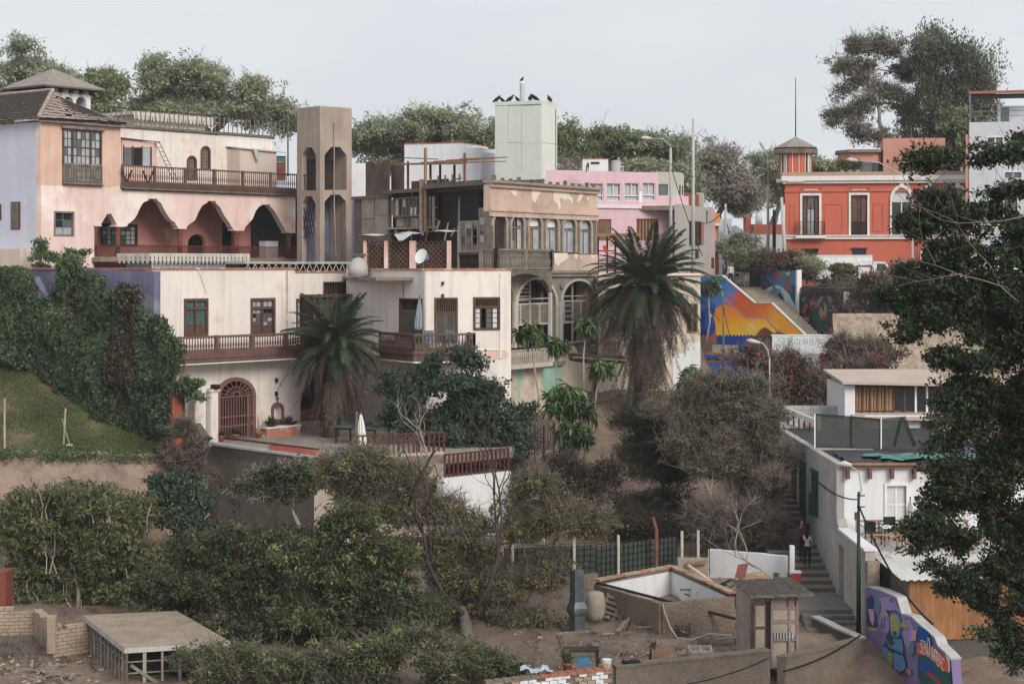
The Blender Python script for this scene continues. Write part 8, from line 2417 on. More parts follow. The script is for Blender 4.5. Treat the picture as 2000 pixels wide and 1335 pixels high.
  nd=[k_[0] for k_ in nodes]
  for i_ in range(min(nc,260)):
   if hole[i_] and rr.random()<.5:continue
   q=Vector(cl[i_].tolist());p_=Vector(main[sp_[bi[i_]]].tolist());md=p_.lerp(q,.55)+Vector((rr.uniform(-1,1),rr.uniform(-1,1),rr.uniform(-1,1)))*(q-p_).length*.2
   m.tube([p_,md,q],[trunk_r*.16*lr,trunk_r*.1*lr,.006],4,False)
  m.build('limbs',M[bark],t,smooth=True)
 if twigs:
  ti=r.integers(0,nc,twigs);a=cl[ci[r.integers(0,n,twigs)]]+r.normal(size=(twigs,3))*cs*.6
  d=rand_unit(r,twigs);d[:,2]+=.15;d+=dirs[ti]*.0
  b=a+d*twig_len*r.uniform(.4,1.2,(twigs,1))
  V1,F1=twig_arrays(a,b,twig_r,twig_r*.4,r)
  d2=d+rand_unit(r,twigs)*.8;b2=(a+b)/2+d2*twig_len*.5*r.uniform(.4,1.1,(twigs,1))
  V2,F2=twig_arrays((a+b)/2,b2,twig_r*.7,twig_r*.3,r)
  put('twigs',np_mesh('twigs',np.concatenate([V1,V2]),np.concatenate([F1,F2+len(V1)]),M[bark]),t)
 if stems:
  m=MB()
  for i_ in range(stems):
   b=blobs[rr.randrange(len(blobs))];x=rr.uniform(-.8,.8)*b[2];yb_=Y-rr.uniform(.2,1.0)*b[2]*Y/F
   p0=P(b[0]+x,b[1]+b[3]*.9,yb_)-B;p1=P(b[0]+x+rr.uniform(-14,14),b[1]-b[3]*rr.uniform(.1,.9),yb_)-B
   m.tube([p0,p0.lerp(p1,.5)+Vector((rr.uniform(-.15,.15),0,0)),p1],[.03,.022,.01],5)
  m.build('stems',M.bark_pale,t)['kind']='stuff'
 return t
G='trees behind the rooftops'
tree('hill_tree','broad grey green tree behind the lookout at the far left',[(30,165,75,60),(-40,180,60,60),(95,180,65,50),(60,135,45,40),(20,230,80,50)],(50,330,150),'far',40000,.33,.14,150,1,cs=.62,group=G,trunk_r=.4,twigs=5000,twig_len=.9,twig_r=.022,gap=1.3)
tree('hill_tree','bright green bush tree right of the lookout roof',[(175,175,42,40),(195,200,30,35),(160,215,45,30)],(180,300,146),'far_green',13000,.42,.18,146,2,cs=.6,group=G,trunk_r=.3,twigs=1500,twig_len=.9,twig_r=.02,gap=1.3)
tree('hill_tree','large rounded grey green tree above the pink mansion',[(295,175,55,50),(365,160,70,48),(440,185,75,52),(505,215,55,52),(545,250,35,40),(330,215,90,40),(440,235,110,40)],(420,330,152),'far',64000,.33,.14,152,3,cs=.62,group=G,trunk_r=.5,twigs=9000,twig_len=.9,twig_r=.022,gap=1.3)
tree('hill_tree','wide green tree between concrete tower and water tower',[(745,275,48,45),(805,250,60,45),(865,265,60,45),(915,285,45,45),(960,290,40,45),(730,315,38,35),(850,310,110,40)],(830,380,152),'far',56000,.33,.14,152,4,cs=.6,group=G,trunk_r=.5,twigs=5000,twig_len=.9,twig_r=.022,tintb=-.05,gap=1.3)
tree('hill_tree','dark green tree right behind the water tower',[(1105,265,45,50),(1170,270,55,50),(1225,300,55,45),(1100,320,50,35)],(1150,390,152),'far_green',36000,.33,.14,152,5,cs=.55,group=G,trunk_r=.4,twigs=2500,twig_len=.9,twig_r=.022,tintb=-.18,gap=1.3)
tree('hill_tree','green tree crowns behind the pink house',[(1270,320,55,45),(1320,315,40,40),(1180,345,80,30),(1300,365,60,40)],(1260,420,150),'far',32000,.33,.14,150,6,cs=.55,group=G,trunk_r=.4,twigs=3000,twig_len=.9,twig_r=.022,gap=1.3)
tree('hill_tree','bare greyish shrub tree beside the water tower',[(1115,340,40,26),(1140,350,30,22)],(1115,390,145),'far_grey',6000,.35,.14,145,26,cs=.5,group=G,trunk_r=.2,twigs=5000,twig_len=.9,twig_r=.02,gap=1.3)
tree('hill_tree','grey half bare tree behind the white pole',[(1385,310,48,42),(1425,330,50,45),(1375,365,48,45),(1430,385,55,45)],(1400,480,158),'far_grey',34000,.32,.12,158,7,cs=.55,group=G,trunk_r=.4,twigs=12000,twig_len=1.0,twig_r=.02,gap=1.3)
tree('hill_tree','green tree left of the orange house turret',[(1485,345,42,38),(1515,370,38,45),(1470,385,36,26),(1560,340,40,18),(1625,335,45,18)],(1500,480,172),'far',32000,.35,.14,172,8,cs=.55,group=G,trunk_r=.4,twigs=3000,twig_len=.9,twig_r=.022,gap=1.3)
tree('eucalyptus_tree','tall airy eucalyptus with pale limbs behind the orange house',[(1660,110,32,32),(1690,85,38,28),(1745,85,40,34),(1650,160,32,34),(1700,145,42,40),(1760,140,42,42),(1660,215,34,34),(1715,205,44,44),(1770,210,38,48),(1690,262,50,30),(1640,235,20,20),(1745,265,50,36)],(1742,330,150),'euca',34000,.3,.09,150,9,bark='bark_pale',cs=.42,droop=.7,trunk_r=.4,shell=.3,clumps=330,gap=.3,lr=.7,twigs=4000,twig_len=1.1,twig_r=.02)
tree('weeping_tree','dark drooping conifer like tree beside the eucalyptus',[(1825,95,38,32),(1872,120,46,36),(1910,145,36,34),(1830,160,36,50),(1880,190,50,50),(1915,200,28,45),(1850,240,42,50),(1900,255,32,40),(1815,225,28,60),(1870,285,50,40)],(1862,340,148),'euca',64000,.36,.09,148,10,bark='bark_dark',cs=.42,droop=1.2,trunk_r=.5,shell=.35,clumps=420,tintb=-.15,flat=2.4,gap=.5,lr=.7)
tree('hill_tree','yellow green bush in front of the weeping tree',[(1882,250,26,28),(1895,285,24,28)],(1885,330,146),'far_green',8000,.4,.16,146,11,cs=.5,group=G,trunk_r=.2,gap=1.3)
tree('street_tree','small grey green street tree by the parked car',[(1447,478,20,22),(1470,497,26,22),(1428,500,20,22),(1455,512,30,18)],(1456,560,138),'far',9000,.3,.1,138,12,cs=.35,trunk_r=.1,twigs=1500,twig_len=.7,twig_r=.015,tintb=-.1)
tree('grey_shrub','wispy grey shrub before the orange house window',[(1575,517,20,12)],(1575,545,130),'far',3500,.3,.08,130,13,cs=.3,trunk_r=.06,cat='shrub')
tree('topiary_ball','clipped round green bush before the white truck',[(1637,530,22,15)],(1637,556,127),'olive',14000,.16,.08,127,14,cs=.06,shell=.93,clumps=3000,trunk_r=.06,cat='shrub',limb=False)
BG='bougainvillea thickets on the slope'
bk_=dict(bark='bark_grey',cs=.4,droop=.1,trunk_r=.06,cat='shrub',group=BG,twig_r=.014)
tree('bougainvillea','brown red bougainvillea thicket along the street edge',[(1572,545,16,16,129),(1600,556,28,14,128),(1635,558,24,13,126),(1690,572,40,32),(1735,575,45,35),(1760,600,40,30),(1710,600,46,24),(1680,610,24,14)],(1710,620,119.0),'boug',24000,.26,.13,119.0,15,twigs=9000,twig_len=.9,extra=('red',.055,.2),**bk_)
tree('bougainvillea','bougainvillea with red flowers over the street lamp below the stairs',[(1480,705,32,24),(1490,735,42,36),(1540,750,50,40),(1590,780,50,30),(1640,790,50,28),(1690,720,30,26),(1470,790,30,40),(1600,750,40,20)],(1540,830,100),'boug',30000,.24,.12,100,16,twigs=11000,twig_len=.8,extra=('red',.05,.18),**bk_)
tree('bougainvillea','red flecked bougainvillea tumbling over the pebbled wall',[(1640,705,26,18),(1668,690,38,28),(1700,690,38,28),(1730,700,30,16),(1660,725,40,20)],(1660,760,104),'boug',16000,.24,.12,104,17,twigs=8000,twig_len=.9,extra=('red',.06,.18),**bk_)
tree('bougainvillea','dry bougainvillea above the surfer mural',[(1510,514,28,14),(1545,520,26,12),(1490,520,14,10)],(1520,540,131),'boug',7000,.26,.12,131,18,twigs=3000,twig_len=.7,extra=('red',.08,.2),**bk_)
tree('evergreen_shrub','dense dark evergreen shrub in front of the cream house',[(790,765,38,42),(845,735,38,40),(908,705,26,32),(890,760,50,46),(950,785,50,46),(780,815,35,30),(840,820,65,48),(920,830,80,55),(990,845,42,55),(1015,820,22,30),(900,885,100,34),(985,895,40,35)],(890,905,84),'dark',62000,.2,.085,84,19,bark='bark_dark',cs=.3,trunk_r=.15,cat='shrub',clumps=700,shell=.4,gap=1.2)
UG='umbrella leaved saplings'
def umbrella_plant(label,px,py,rx,ry,base,Y,seed,n=900):
 r=np.random.default_rng(seed);rr=random.Random(seed)
 B=P(*base);t=thing('umbrella_sapling',label,'sapling',B,0,UG)
 s=Y/F;T=P(px,py,Y)-B;m=MB()
 m.tube([(0,0,-.2),T*.35+Vector((.12,0,0)),T*.75+Vector((-.06,0,0)),T],[.06,.05,.045,.03],6)
 Vs,Fs,Ts,k=[],[],[],0
 nw=max(10,n//16)
 for i in range(nw):
  d=rand_unit(r,1)[0];d[2]=abs(d[2])*1.3-.35
  c=np.array(T)+d*np.array([rx*s,rx*s,max(ry,rx*.75)*s])*rr.uniform(.15,1.08);tl_=rr.uniform(-.7,.7),rr.uniform(-.7,.7)
  m.tube([T,Vector(c.tolist())],[.014,.008],4,False)
  hi=d[2]>.25
  for j in range(13):
   a=2*pi*j/13+rr.random();el=rr.uniform(-1.25,.15)
   v=np.array([cos(a)*cos(el),sin(a)*cos(el),sin(el)+tl_[0]*cos(a)+tl_[1]*sin(a)]);sd=np.array([-sin(a),cos(a),0])
   L_=rr.uniform(.34,.6)*(rx*s/.9)**.3;w=L_*.13
   b0=c;b1=c+v*L_*.55;b2=c+v*L_+np.array([0,0,-L_*.22])
   Vs+=[b0,b1+sd*w,b2,b1-sd*w];Fs.append([k,k+1,k+2,k+3]);k+=4
   Ts+=[(.5 if hi else.08)+rr.random()*.35]*4
 m.build('stem',M.bark_pale,t,smooth=True)
 put('leaves',np_mesh('leaves',np.array(Vs),np.array(Fs),LM['umbrella'],np.array(Ts)),t)
for k_,a in enumerate([('leftmost umbrella leaved sapling before the open loggia',1040,652,34,24,(1052,840,92),92,31,700),('low umbrella leaved sapling between the loggia arches',1090,676,24,12,(1080,800,93),93,32,420),('umbrella leaved sapling before the second loggia arch',1146,638,26,24,(1130,850,92),92,33,600),('pale stemmed umbrella leaved sapling left of the tall palm',1177,718,28,24,(1140,890,90),90,34,650),('largest bushy umbrella leaved plant under the mint wall',1110,790,46,44,(1112,920,86),86,35,1500),('umbrella leaved plant spilling right below the mint wall',1125,850,38,36,(1118,930,85.5),85.5,36,900),('umbrella leaved sapling right of the tall palm',1352,740,30,26,(1350,800,98),98,37,700),('umbrella leaved sapling by the mural wall top',1388,560,24,28,(1380,660,113),113,38,420),('umbrella leaved sapling low beside the blue ledge',1400,748,34,10,(1400,790,97),97,39,420)]):umbrella_plant(*a)
tree('casuarina','dark fine needled casuarina below the tall palm',[(1225,815,38,32),(1250,850,50,48),(1295,850,48,55),(1270,910,52,50),(1320,900,36,50),(1295,970,40,45),(1255,1010,50,35)],(1290,1060,82),'needle',60000,.22,.026,82,40,bark='bark_dark',cs=.32,droop=.3,trunk_r=.15,clumps=420,twigs=3000,twig_len=.6)
tree('dry_tree','half bare grey tree with leaning pale trunk above the white yard wall',[(1350,795,50,38),(1410,780,50,36),(1465,775,48,40),(1500,810,32,40),(1390,840,55,40),(1450,850,60,48),(1500,880,34,48),(1420,910,50,40),(1480,940,40,50),(1350,870,36,36)],(1432,1060,78.5),'scrub',56000,.14,.055,79,41,bark='bark_grey',cs=.36,trunk_r=.17,clumps=420,twigs=18000,twig_len=.65,twig_r=.011,gap=.3)
tree('dry_thicket','tangled brown thicket beside the alley steps',[(1500,970,32,55),(1480,1030,44,48),(1430,1010,42,42),(1510,1060,26,40),(1440,1070,50,26),(1390,1030,36,36)],(1470,1095,76.5),'brush',15000,.16,.06,76.5,42,bark='bark_grey',cs=.36,trunk_r=.07,cat='shrub',twigs=22000,twig_len=.7,twig_r=.011)
tree('slope_brush','dark brush on the slope behind the mesh fence',[(1070,930,44,36),(1130,960,50,40),(1190,1010,52,36),(1090,1010,50,36),(1170,930,40,30),(1240,1040,50,22),(1330,1040,50,26),(1040,980,36,40)],(1130,1070,80),'brush',26000,.2,.08,80,43,bark='bark_dark',cs=.4,trunk_r=.06,cat='shrub',twigs=13000,twig_len=.7)
tree('bank_thicket','tall olive green thicket with pale stems below the lawn',[(40,995,52,44),(110,985,55,38),(185,985,58,40),(255,1005,48,38),(50,1075,62,52),(140,1075,66,50),(225,1085,60,52),(300,1105,56,46),(30,1130,34,40),(110,1145,60,44),(200,1150,60,44),(290,1155,56,40),(40,1165,50,34),(150,1180,60,26)],(150,1185,70),'olive',96000,.2,.08,71.3,44,cs=.36,droop=.6,trunk_r=.08,cat='shrub',clumps=520,stems=34,twigs=3000)
tree('deep_green_bush','dark blue green bush at the foot of the retaining wall',[(330,950,38,32),(385,985,42,36),(350,1005,56,38),(405,1030,34,30)],(360,1060,74),'deep',24000,.2,.09,74,45,bark='bark_dark',cs=.26,trunk_r=.1,cat='shrub',clumps=320)
tree('flat_acacia','flat crowned acacia against the grey retaining wall',[(520,945,42,18),(570,930,42,22),(605,945,34,26),(560,968,50,14),(500,975,28,12)],(595,1050,72.5),'mass',17000,.17,.07,73,46,bark='bark_pale',cs=.24,trunk_r=.09,clumps=260,twigs=1500,twig_len=.5)
vk=dict(bark='bark_dark',cs=.34,trunk_r=.2,twigs=9000,twig_len=.6,gap=.75,shell=.45)
tree('valley_tree','spreading dark olive tree in the lower left valley',[(340,1125,44,32),(420,1095,56,40),(480,1050,44,30),(540,1070,50,36),(380,1160,62,44),(460,1150,74,50),(540,1130,66,48),(330,1195,48,36),(430,1225,74,48),(520,1215,74,50),(390,1290,54,40),(480,1290,78,44),(300,1150,30,26)],(450,1345,62),'mass',120000,.155,.062,64.5,47,clumps=820,**vk)
tree('valley_tree','dense olive tree with yellowing leaves at the bottom centre',[(590,1085,54,40),(655,1040,46,36),(720,1060,50,40),(690,1015,30,22),(600,1150,74,52),(690,1140,72,54),(770,1120,56,46),(620,1230,80,52),(710,1220,76,54),(790,1205,60,50),(600,1300,78,44),(700,1300,78,46),(790,1290,66,46),(850,1240,46,50)],(690,1350,61.5),'mass',130000,.155,.062,63.5,48,clumps=860,tintb=.1,**vk)
tree('bottom_bush','light green bushes crowding the bottom edge of the valley',[(380,1310,40,28),(450,1285,56,44),(540,1310,60,34),(620,1270,56,46),(710,1300,66,40),(790,1260,56,48),(880,1300,66,50),(950,1310,50,44),(1010,1320,36,30),(500,1340,90,30),(680,1340,90,30),(850,1340,80,30)],(680,1380,55.5),'mass',74000,.13,.052,57,49,cs=.25,trunk_r=.08,cat='shrub',clumps=600,tintb=.12,gap=.8,twigs=9000,twig_len=.5,twig_r=.009)
tree('twisted_tree','gnarled half bare tree with yellowish leaves before the terrace wall',[(690,915,44,32),(750,925,56,40),(680,970,50,36),(800,965,60,42),(740,1000,60,40),(850,1010,56,40),(1010,975,52,40),(1075,1000,52,36),(1140,1040,44,28),(920,1050,64,44),(1000,1060,56,42),(840,1080,60,46),(900,1130,66,48),(980,1140,60,46),(1020,1200,50,46),(930,1210,60,46),(1065,1255,44,36),(860,1180,50,46),(990,1270,50,34),(1060,1130,40,40)],(905,1330,64.5),'sparse',78000,.15,.065,67,50,bark='bark_grey',cs=.36,trunk_r=.28,clumps=760,twigs=30000,twig_len=.6,twig_r=.0115,gap=.5,lr=1.2)
def dead_branch(name,label,base,segs,seed,r0=.06,bark='bark_pale'):
 rr=random.Random(seed);t=thing(name,label,'branch',base);m=MB()
 def grow(p,d,l,r,k):
  pts=[p];rs=[r]
  for i in range(4):
   d=(d+Vector((rr.uniform(-.4,.4),rr.uniform(-.3,.3),rr.uniform(-.15,.3)))).normalized();p=p+d*l/4;pts.append(p);rs.append(r*(1-.16*(i+1)))
   if k and i>0:grow(p,(d+Vector((rr.uniform(-1,1),rr.uniform(-.6,.6),rr.uniform(-.3,.6)))).normalized(),l*.6,r*.5,k-1)
  m.tube(pts,rs,5)
 grow(Vector((0,0,0)),Vector(segs[0]).normalized(),segs[1],r0,segs[2]);m.build('wood',M[bark],t,smooth=True)
dead_branch('dead_branch','forked pale dead branch before the evergreen shrub',P(862,935,74.5),((-.3,0,1),2.2,3),1)
dead_branch('gnarled_limb','gnarled grey limb rising left from the twisted tree',P(905,1200,64.6),((-.55,0,.75),4.4,3),14,.11,'bark_dark')
dead_branch('gnarled_limb','gnarled grey limb curving right from the twisted tree',P(930,1190,64.8),((.55,0,.6),4.2,3),18,.1,'bark_dark')
dead_branch('dead_branch','pale bare branch over the alley thicket',P(1392,1010,77.5),((-.3,0,1),2.2,3),2)
dead_branch('dead_branch','bare grey branch reaching over the white yard wall',P(1530,1150,71.5),((-.6,0,.7),2.4,3),3)
bl_=[(1850,320,62,26),(1915,300,44,26),(1975,300,40,34),(1985,360,40,40),(1820,390,42,28),(1875,420,60,34),(1945,440,56,40),(1800,450,40,26),(1990,460,36,46),(1860,500,70,30),(1940,520,60,34),(1810,540,56,22),(1760,590,46,22),(1880,570,70,30),(1960,590,56,40),(1800,620,62,26),(1885,640,66,36),(1965,670,56,46),(1760,650,30,14),(1900,710,60,44),(1975,760,50,60),(1890,790,62,50),(1855,850,52,44),(1950,850,66,60),(1870,920,58,46),(1960,950,60,56),(1855,985,52,40),(1930,1030,66,48),(1815,1020,36,34),(1870,1060,50,30),(1985,1090,40,46),(1930,1105,46,30),(1800,1060,24,24),(1990,1180,40,60),(1880,1160,40,26),(1850,1115,46,24),(1920,1165,50,36),(1950,1220,40,30),(1975,1260,46,50),(2040,700,60,200),(2040,1000,60,160)]
tree('dark_ficus','big dark leafy tree filling the right edge',bl_,(2075,1340,46),'big',240000,.115,.058,46.5,51,bark='bark_grey',cs=.2,droop=.2,trunk_r=.26,clumps=2000,shell=.15,gap=1.6,lr=.3,twigs=4000,twig_len=.5,twig_r=.008)
for lab,px,py,d,sd in(('long pale branch reaching left from the dark tree before the orange house',1990,590,(-1,0,.55),5),('pale forked branch of the dark tree before the grey house',2010,420,(-1,0,-.25),6),('pale twig spreading before the parked truck',1960,560,(-1,0,.2),7)):
 dead_branch('tree_branch',lab,P(px,py,45.6),(d,2.4,2),sd,.022,'bark_grey')
fVn=Fac(0,88.4,300,82.1,0.0)
vw=thing('vine_wall','boundary wall smothered in dark green hanging creeper','wall',fVn.loc(),fVn.rz)
vp=[(-80,525),(0,520),(55,517),(78,540),(92,582),(110,575),(125,545),(138,505),(158,492),(176,500),(182,528),(216,538),(222,592),(238,570),(262,548),(284,560),(290,600),(303,615),(328,612),(345,645),(372,675),(368,705),(348,740),(338,770),(336,830),(332,872),(300,868),(262,860),(200,810),(150,768),(80,712),(0,690),(-80,680)]
uv=fVn.pl(vp)
MB().slab(fVn.pl([(-80,700),(-80,560),(60,540),(92,600),(140,525),(297,530),(297,868),(260,860),(80,720),(0,700)]),[],.12,.5).build('wall_face',M.plaster_violet,vw)
r=np.random.default_rng(77);N_=96000
xs_=r.uniform(-80,375,N_*2);ys_=r.uniform(490,880,N_*2)
from itertools import islice
pv_=np.array(vp);ins=np.zeros(N_*2,bool);j=len(pv_)-1
for i in range(len(pv_)):
 xi,yi=pv_[i];xj,yj=pv_[j]
 ins^=((yi>ys_)!=(yj>ys_))&(xs_<(xj-xi)*(ys_-yi)/(yj-yi+1e-9)+xi);j=i
xs_,ys_=xs_[ins][:N_],ys_[ins][:N_]
xs_+=r.normal(size=len(xs_))*5;ys_+=np.abs(r.normal(size=len(xs_)))*5
k_=(xs_-CX)/F;tt=(k_*fVn.a.y-fVn.a.x)/(fVn.d.x-k_*fVn.d.y);Yd=fVn.a.y+fVn.d.y*tt;zz=H+(HY-ys_)*Yd/F
gr_=r.random((3,64,64))
def vnoise(k,x,y):
 x,y=x%62,y%62;i,j=x.astype(int),y.astype(int);u,v=x-i,y-j;g_=gr_[k]
 u,v=u*u*(3-2*u),v*v*(3-2*v)
 return(g_[i,j]*(1-u)+g_[i+1,j]*u)*(1-v)+(g_[i,j+1]*(1-u)+g_[i+1,j+1]*u)*v
bulge=.08+.5*vnoise(0,(tt+30)*.9,zz*.6)+.35*vnoise(1,(tt+30)*2.2,zz*1.5)+.22*vnoise(2,(tt+30)*5,zz*3.6)
dep=-bulge*r.random(len(tt))**.3-.05
pts=np.stack([tt,dep,zz],1)
col=r.random(len(tt))*.4+.3*(vnoise(2,(tt+9)*1.3,zz*1.1)-.4)+.18*np.clip((640-ys_)/120,0,1)  # leaves tinted lighter towards the top, sunlight put into the colour
brown=(vnoise(1,(tt+4)*.8,zz*.35)+r.normal(size=len(tt))*.15>.8)&(xs_>150)
V,Fq=leaf_arrays(pts[~brown],.17,.11,r,.9,.1,np.array([[0,-1.2,.2]]))
put('creeper_leaves',np_mesh('creeper_leaves',V,Fq,LM['vine'],np.repeat(np.clip(col[~brown],0,.72),4)),vw)
V,Fq=leaf_arrays(pts[brown],.18,.1,r,.9,.1,np.array([[0,-1.2,.2]]))
put('dry_creeper',np_mesh('dry_creeper',V,Fq,LM['vine_brown'],np.repeat(r.random(int(brown.sum())),4)),vw)
for c_ in LASTS[-2:]:c_['kind']='stuff'
n=2200;a=np.stack([r.uniform(tt.min()+6,tt.max(),n),-.1-.4*r.random(n),r.uniform(5.5,11,n)],1);b=a+np.stack([r.normal(size=n)*.06,-.1*r.random(n),-r.uniform(.4,1.4,n)],1)
keep=[inpoly(x,z,uv) for x,z in zip(a[:,0],a[:,2])];keep=np.array(keep)
V,Fq=twig_arrays(a[keep],b[keep],.008,.005,r);put('creeper_stems',np_mesh('creeper_stems',V,Fq,M.bark_dark),vw)
tree('dry_creeper','dry brown creeper hanging over the sloping garden wall',[(355,850,18,26),(375,880,24,34),(395,915,22,34),(345,890,16,30)],(372,930,80.2),'vine_brown',4200,.14,.05,80.4,60,cs=.22,droop=1.0,cat='creeper',trunk_r=.03,twigs=5000,twig_len=.5,limb=False,dz=.4)
tree('annex_creeper','green creeper arching over the annex beside the gate',[(370,752,18,10),(385,765,14,12),(360,770,12,18)],(372,800,83.2),'vine',4500,.14,.08,83.2,61,cs=.16,droop=.8,cat='creeper',trunk_r=.03,limb=False,dz=.5)
tree('wall_creeper','green creeper at the foot of the lilac mansion wall',[(78,490,7,24),(120,500,42,7),(84,520,12,16)],(90,530,101.5),'vine',5000,.17,.1,101.5,62,cs=.18,droop=.6,cat='creeper',trunk_r=.03,limb=False,dz=.4,tintb=.1)
g=np.array(lm.v).reshape(31,61,3)
n=70000;i_=r.uniform(0,59.9,n);j_=r.uniform(0,29.9,n);i0,j0=i_.astype(int),j_.astype(int);fi,fj=(i_-i0)[:,None],(j_-j0)[:,None]
q=g[j0,i0]*(1-fi)*(1-fj)+g[j0,i0+1]*fi*(1-fj)+g[j0+1,i0]*(1-fi)*fj+g[j0+1,i0+1]*fi*fj
worn=np.sin(q[:,0]*1.3+1)*np.sin(q[:,1]*1.1+q[:,0]*.4)+r.normal(size=n)*.45
keep=worn<.35;q=q[keep];wn2=worn[keep]
V,Fq=leaf_arrays(q+np.array([0,0,.03]),.14,.035,r,-1.3,0)
o=put('grass',np_mesh('grass',V,Fq,LM['grass'],np.repeat(np.clip(.45+.25*wn2+r.normal(size=len(q))*.15,0,1),4)));tag(o,'short patchy grass on the sloping lawn',None,None,'stuff')
n=9000;i_=r.uniform(0,1,n);q=np.stack([np.interp(i_,np.linspace(0,1,5),[p_[k] for p_ in lawn_front]) for k in range(3)],1)+r.normal(size=(n,3))*np.array([.1,.25,.08]);q[:,2]-=np.abs(r.normal(size=n))*.22;q[:,1]-=.15
V,Fq=leaf_arrays(q,.14,.05,r,.5,0);o=put('edge_weeds',np_mesh('edge_weeds',V,Fq,LM['vine'],np.repeat(r.random(n)*.7,4)));tag(o,'weeds trailing over the lawn edge',None,None,'stuff')
def frond_mesh(name,L,bend,n,leafL,mat_,rach=.03,droop=.3,seed=0,tint=.4,ragged=0.0):
 r=np.random.default_rng(seed);Vs,Ts,Fs=[],[],[];k=0;K=14
 pp=[np.zeros(3)];sw=r.uniform(-.25,.25)
 for i in range(K):
  th=-bend*((i+.5)/K)**1.25;pp.append(pp[-1]+np.array([cos(th),sw*i/K,sin(th)])*L/K)
 pp=np.array(pp)
 def pt(t):return np.array([np.interp(t*K,np.arange(K+1),pp[:,c]) for c in range(3)])
 for i in range(K):
  w0,w1=rach*(1-.85*i/K),rach*(1-.85*(i+1)/K);p,q=pp[i],pp[i+1]
  for ax in([0,1,0],[0,0,1]):
   ax=np.array(ax);Vs+=[p-ax*w0,q-ax*w1,q+ax*w1,p+ax*w0];Fs.append([k,k+1,k+2,k+3]);k+=4;Ts+=[tint+.25]*4
 for i in range(n):
  t=.1+.9*i/n;p=pt(t);d=pt(min(1,t+.02))-pt(t-.02);d/=np.linalg.norm(d)
  for s in(-1,1):
   if r.random()<ragged:continue
   l=leafL*(sin(pi*min(1,.14+t*.84))**.6)*r.uniform(.75,1.15)
   v=d*.6+np.array([0,s,0])*r.uniform(.6,.95)+np.array([0,0,.3-droop*(.4+t)+r.normal()*.12]);v/=np.linalg.norm(v)
   e=p+v*l+np.array([0,0,-droop*l*.35]);m_=p+v*l*.45;w=d*leafL*.055
   Vs+=[p,m_-w,e,m_+w];Fs.append([k,k+1,k+2,k+3]);k+=4;Ts+=[tint+r.normal()*.14]*4
 return np_mesh(name,np.array(Vs),np.array(Fs),mat_,np.array(Ts))
def palm(label,base,top,L,n_up,n_mid,n_dead,trunk_r,seed,dead_L=1.0,spread_=1.0,drop=2.0):
 rr=random.Random(seed);B=P(*base);T=P(*top)-B
 t=thing('palm_tree',label,'palm',B)
 m=MB();k=14
 m.tube([T*(i/k) for i in range(k+1)],[trunk_r*(1.15 if i%2 else 1.0)*(1.1-.15*i/k) for i in range(k+1)],10);m.build('trunk',M.bark_dark,t)
 up=[frond_mesh('frond',L,a,84,L*.17,LM['palm'],droop=.5,seed=s,tint=.2+.13*s) for s,a in enumerate((.8,1.15,1.5,1.3))]
 dead=[frond_mesh('dead_frond',L*dead_L,a,40,L*.13,LM['palm_dead'],droop=.5,seed=5+s,tint=(.1,.45,.05,.3,.55)[s],ragged=.25) for s,a in enumerate((1.0,1.4,.3,.15,.2))]
 def place(me,nm,az,el,off=0,sc=1):
  put(nm,me,t,T+Vector((cos(az)*trunk_r*.8,sin(az)*trunk_r*.8,off)),rot=(rr.uniform(-.35,.35),-el,az),scale=(sc,sc,sc))
 ga=2.39996
 for i in range(n_up):
  f=i/n_up;place(up[0 if f<.3 else 1+i%3],'frond',i*ga+rr.uniform(-.25,.25),radians(lerp(84,30,f)+rr.uniform(-6,6)),.25*(1-f),rr.uniform(.8,1.08))
 for i in range(n_mid):
  f=i/n_mid;place(up[i%4],'frond',i*ga+.7+rr.uniform(-.2,.2),radians(lerp(34,-18,f)+rr.uniform(-8,8)),-.1,rr.uniform(.8,1.1))
 for i in range(n_dead):
  f=i/n_dead;place(dead[rr.randrange(2) if f<.45 else 2+rr.randrange(3)],'dead_frond',i*ga+.3+rr.uniform(-.3,.3),radians((lerp(2,-52,f*2) if f<.5 else rr.uniform(-82,-58))*spread_+rr.uniform(-7,7)),-.2-(.5*f if f<.5 else(f-.5)*2*drop),rr.uniform(.65,1.1))
 return t
palm('tall shaggy palm with long skirt of dead fronds before the carved facade',(1253,800,101),(1262,556,101),3.45,60,56,300,.42,5,1.15,1.0,3.5)
palm('stout palm with drooping brown fronds on the cream house terrace',(645,862,87.5),(655,672,87.5),2.6,38,36,140,.33,6,1.15,1.0,1.5)
def spiky(name,label,loc,n,L,seed,leaf='deep',pot=None,group=None,w=.06):
 r=np.random.default_rng(seed);t=thing(name,label,'potted plant' if pot else 'plant',loc,0,group)
 Vs,Fs,Ts=[],[],[];k=0
 for i in range(n):
  a=r.uniform(0,2*pi);el=r.uniform(.35,1.45);v=np.array([cos(a)*cos(el),sin(a)*cos(el),sin(el)]);s=np.array([-sin(a),cos(a),0]);l=L*r.uniform(.7,1.1);z=np.array([0,0,.25 if pot else 0])
  Vs+=[z-s*w*.6,z+v*l*.5+s*w,z+v*l-np.array([0,0,.15*l]),z+v*l*.5-s*w];Fs.append([k,k+1,k+2,k+3]);k+=4;Ts+=[r.random()*.8]*4
 put('leaves',np_mesh('leaves',np.array(Vs),np.array(Fs),LM[leaf],np.array(Ts)),t)
 if pot:MB().lathe([(.1,0),(.16,.24),(.18,.25),(.18,.29),(.14,.29)],12).build('pot',M[pot],t,smooth=True)
 return t
tg='pot plants on the terrace'
fq=fA.off(-1.0)
def tl(px,d=-.8):f_=fA.off(d);return f_.w3(f_.u(px),d,TZ)
spiky('agave','left agave in the long brick planter by the archway',tl(530)+Vector((0,0,.45)),60,.7,1,'deep',w=.05)
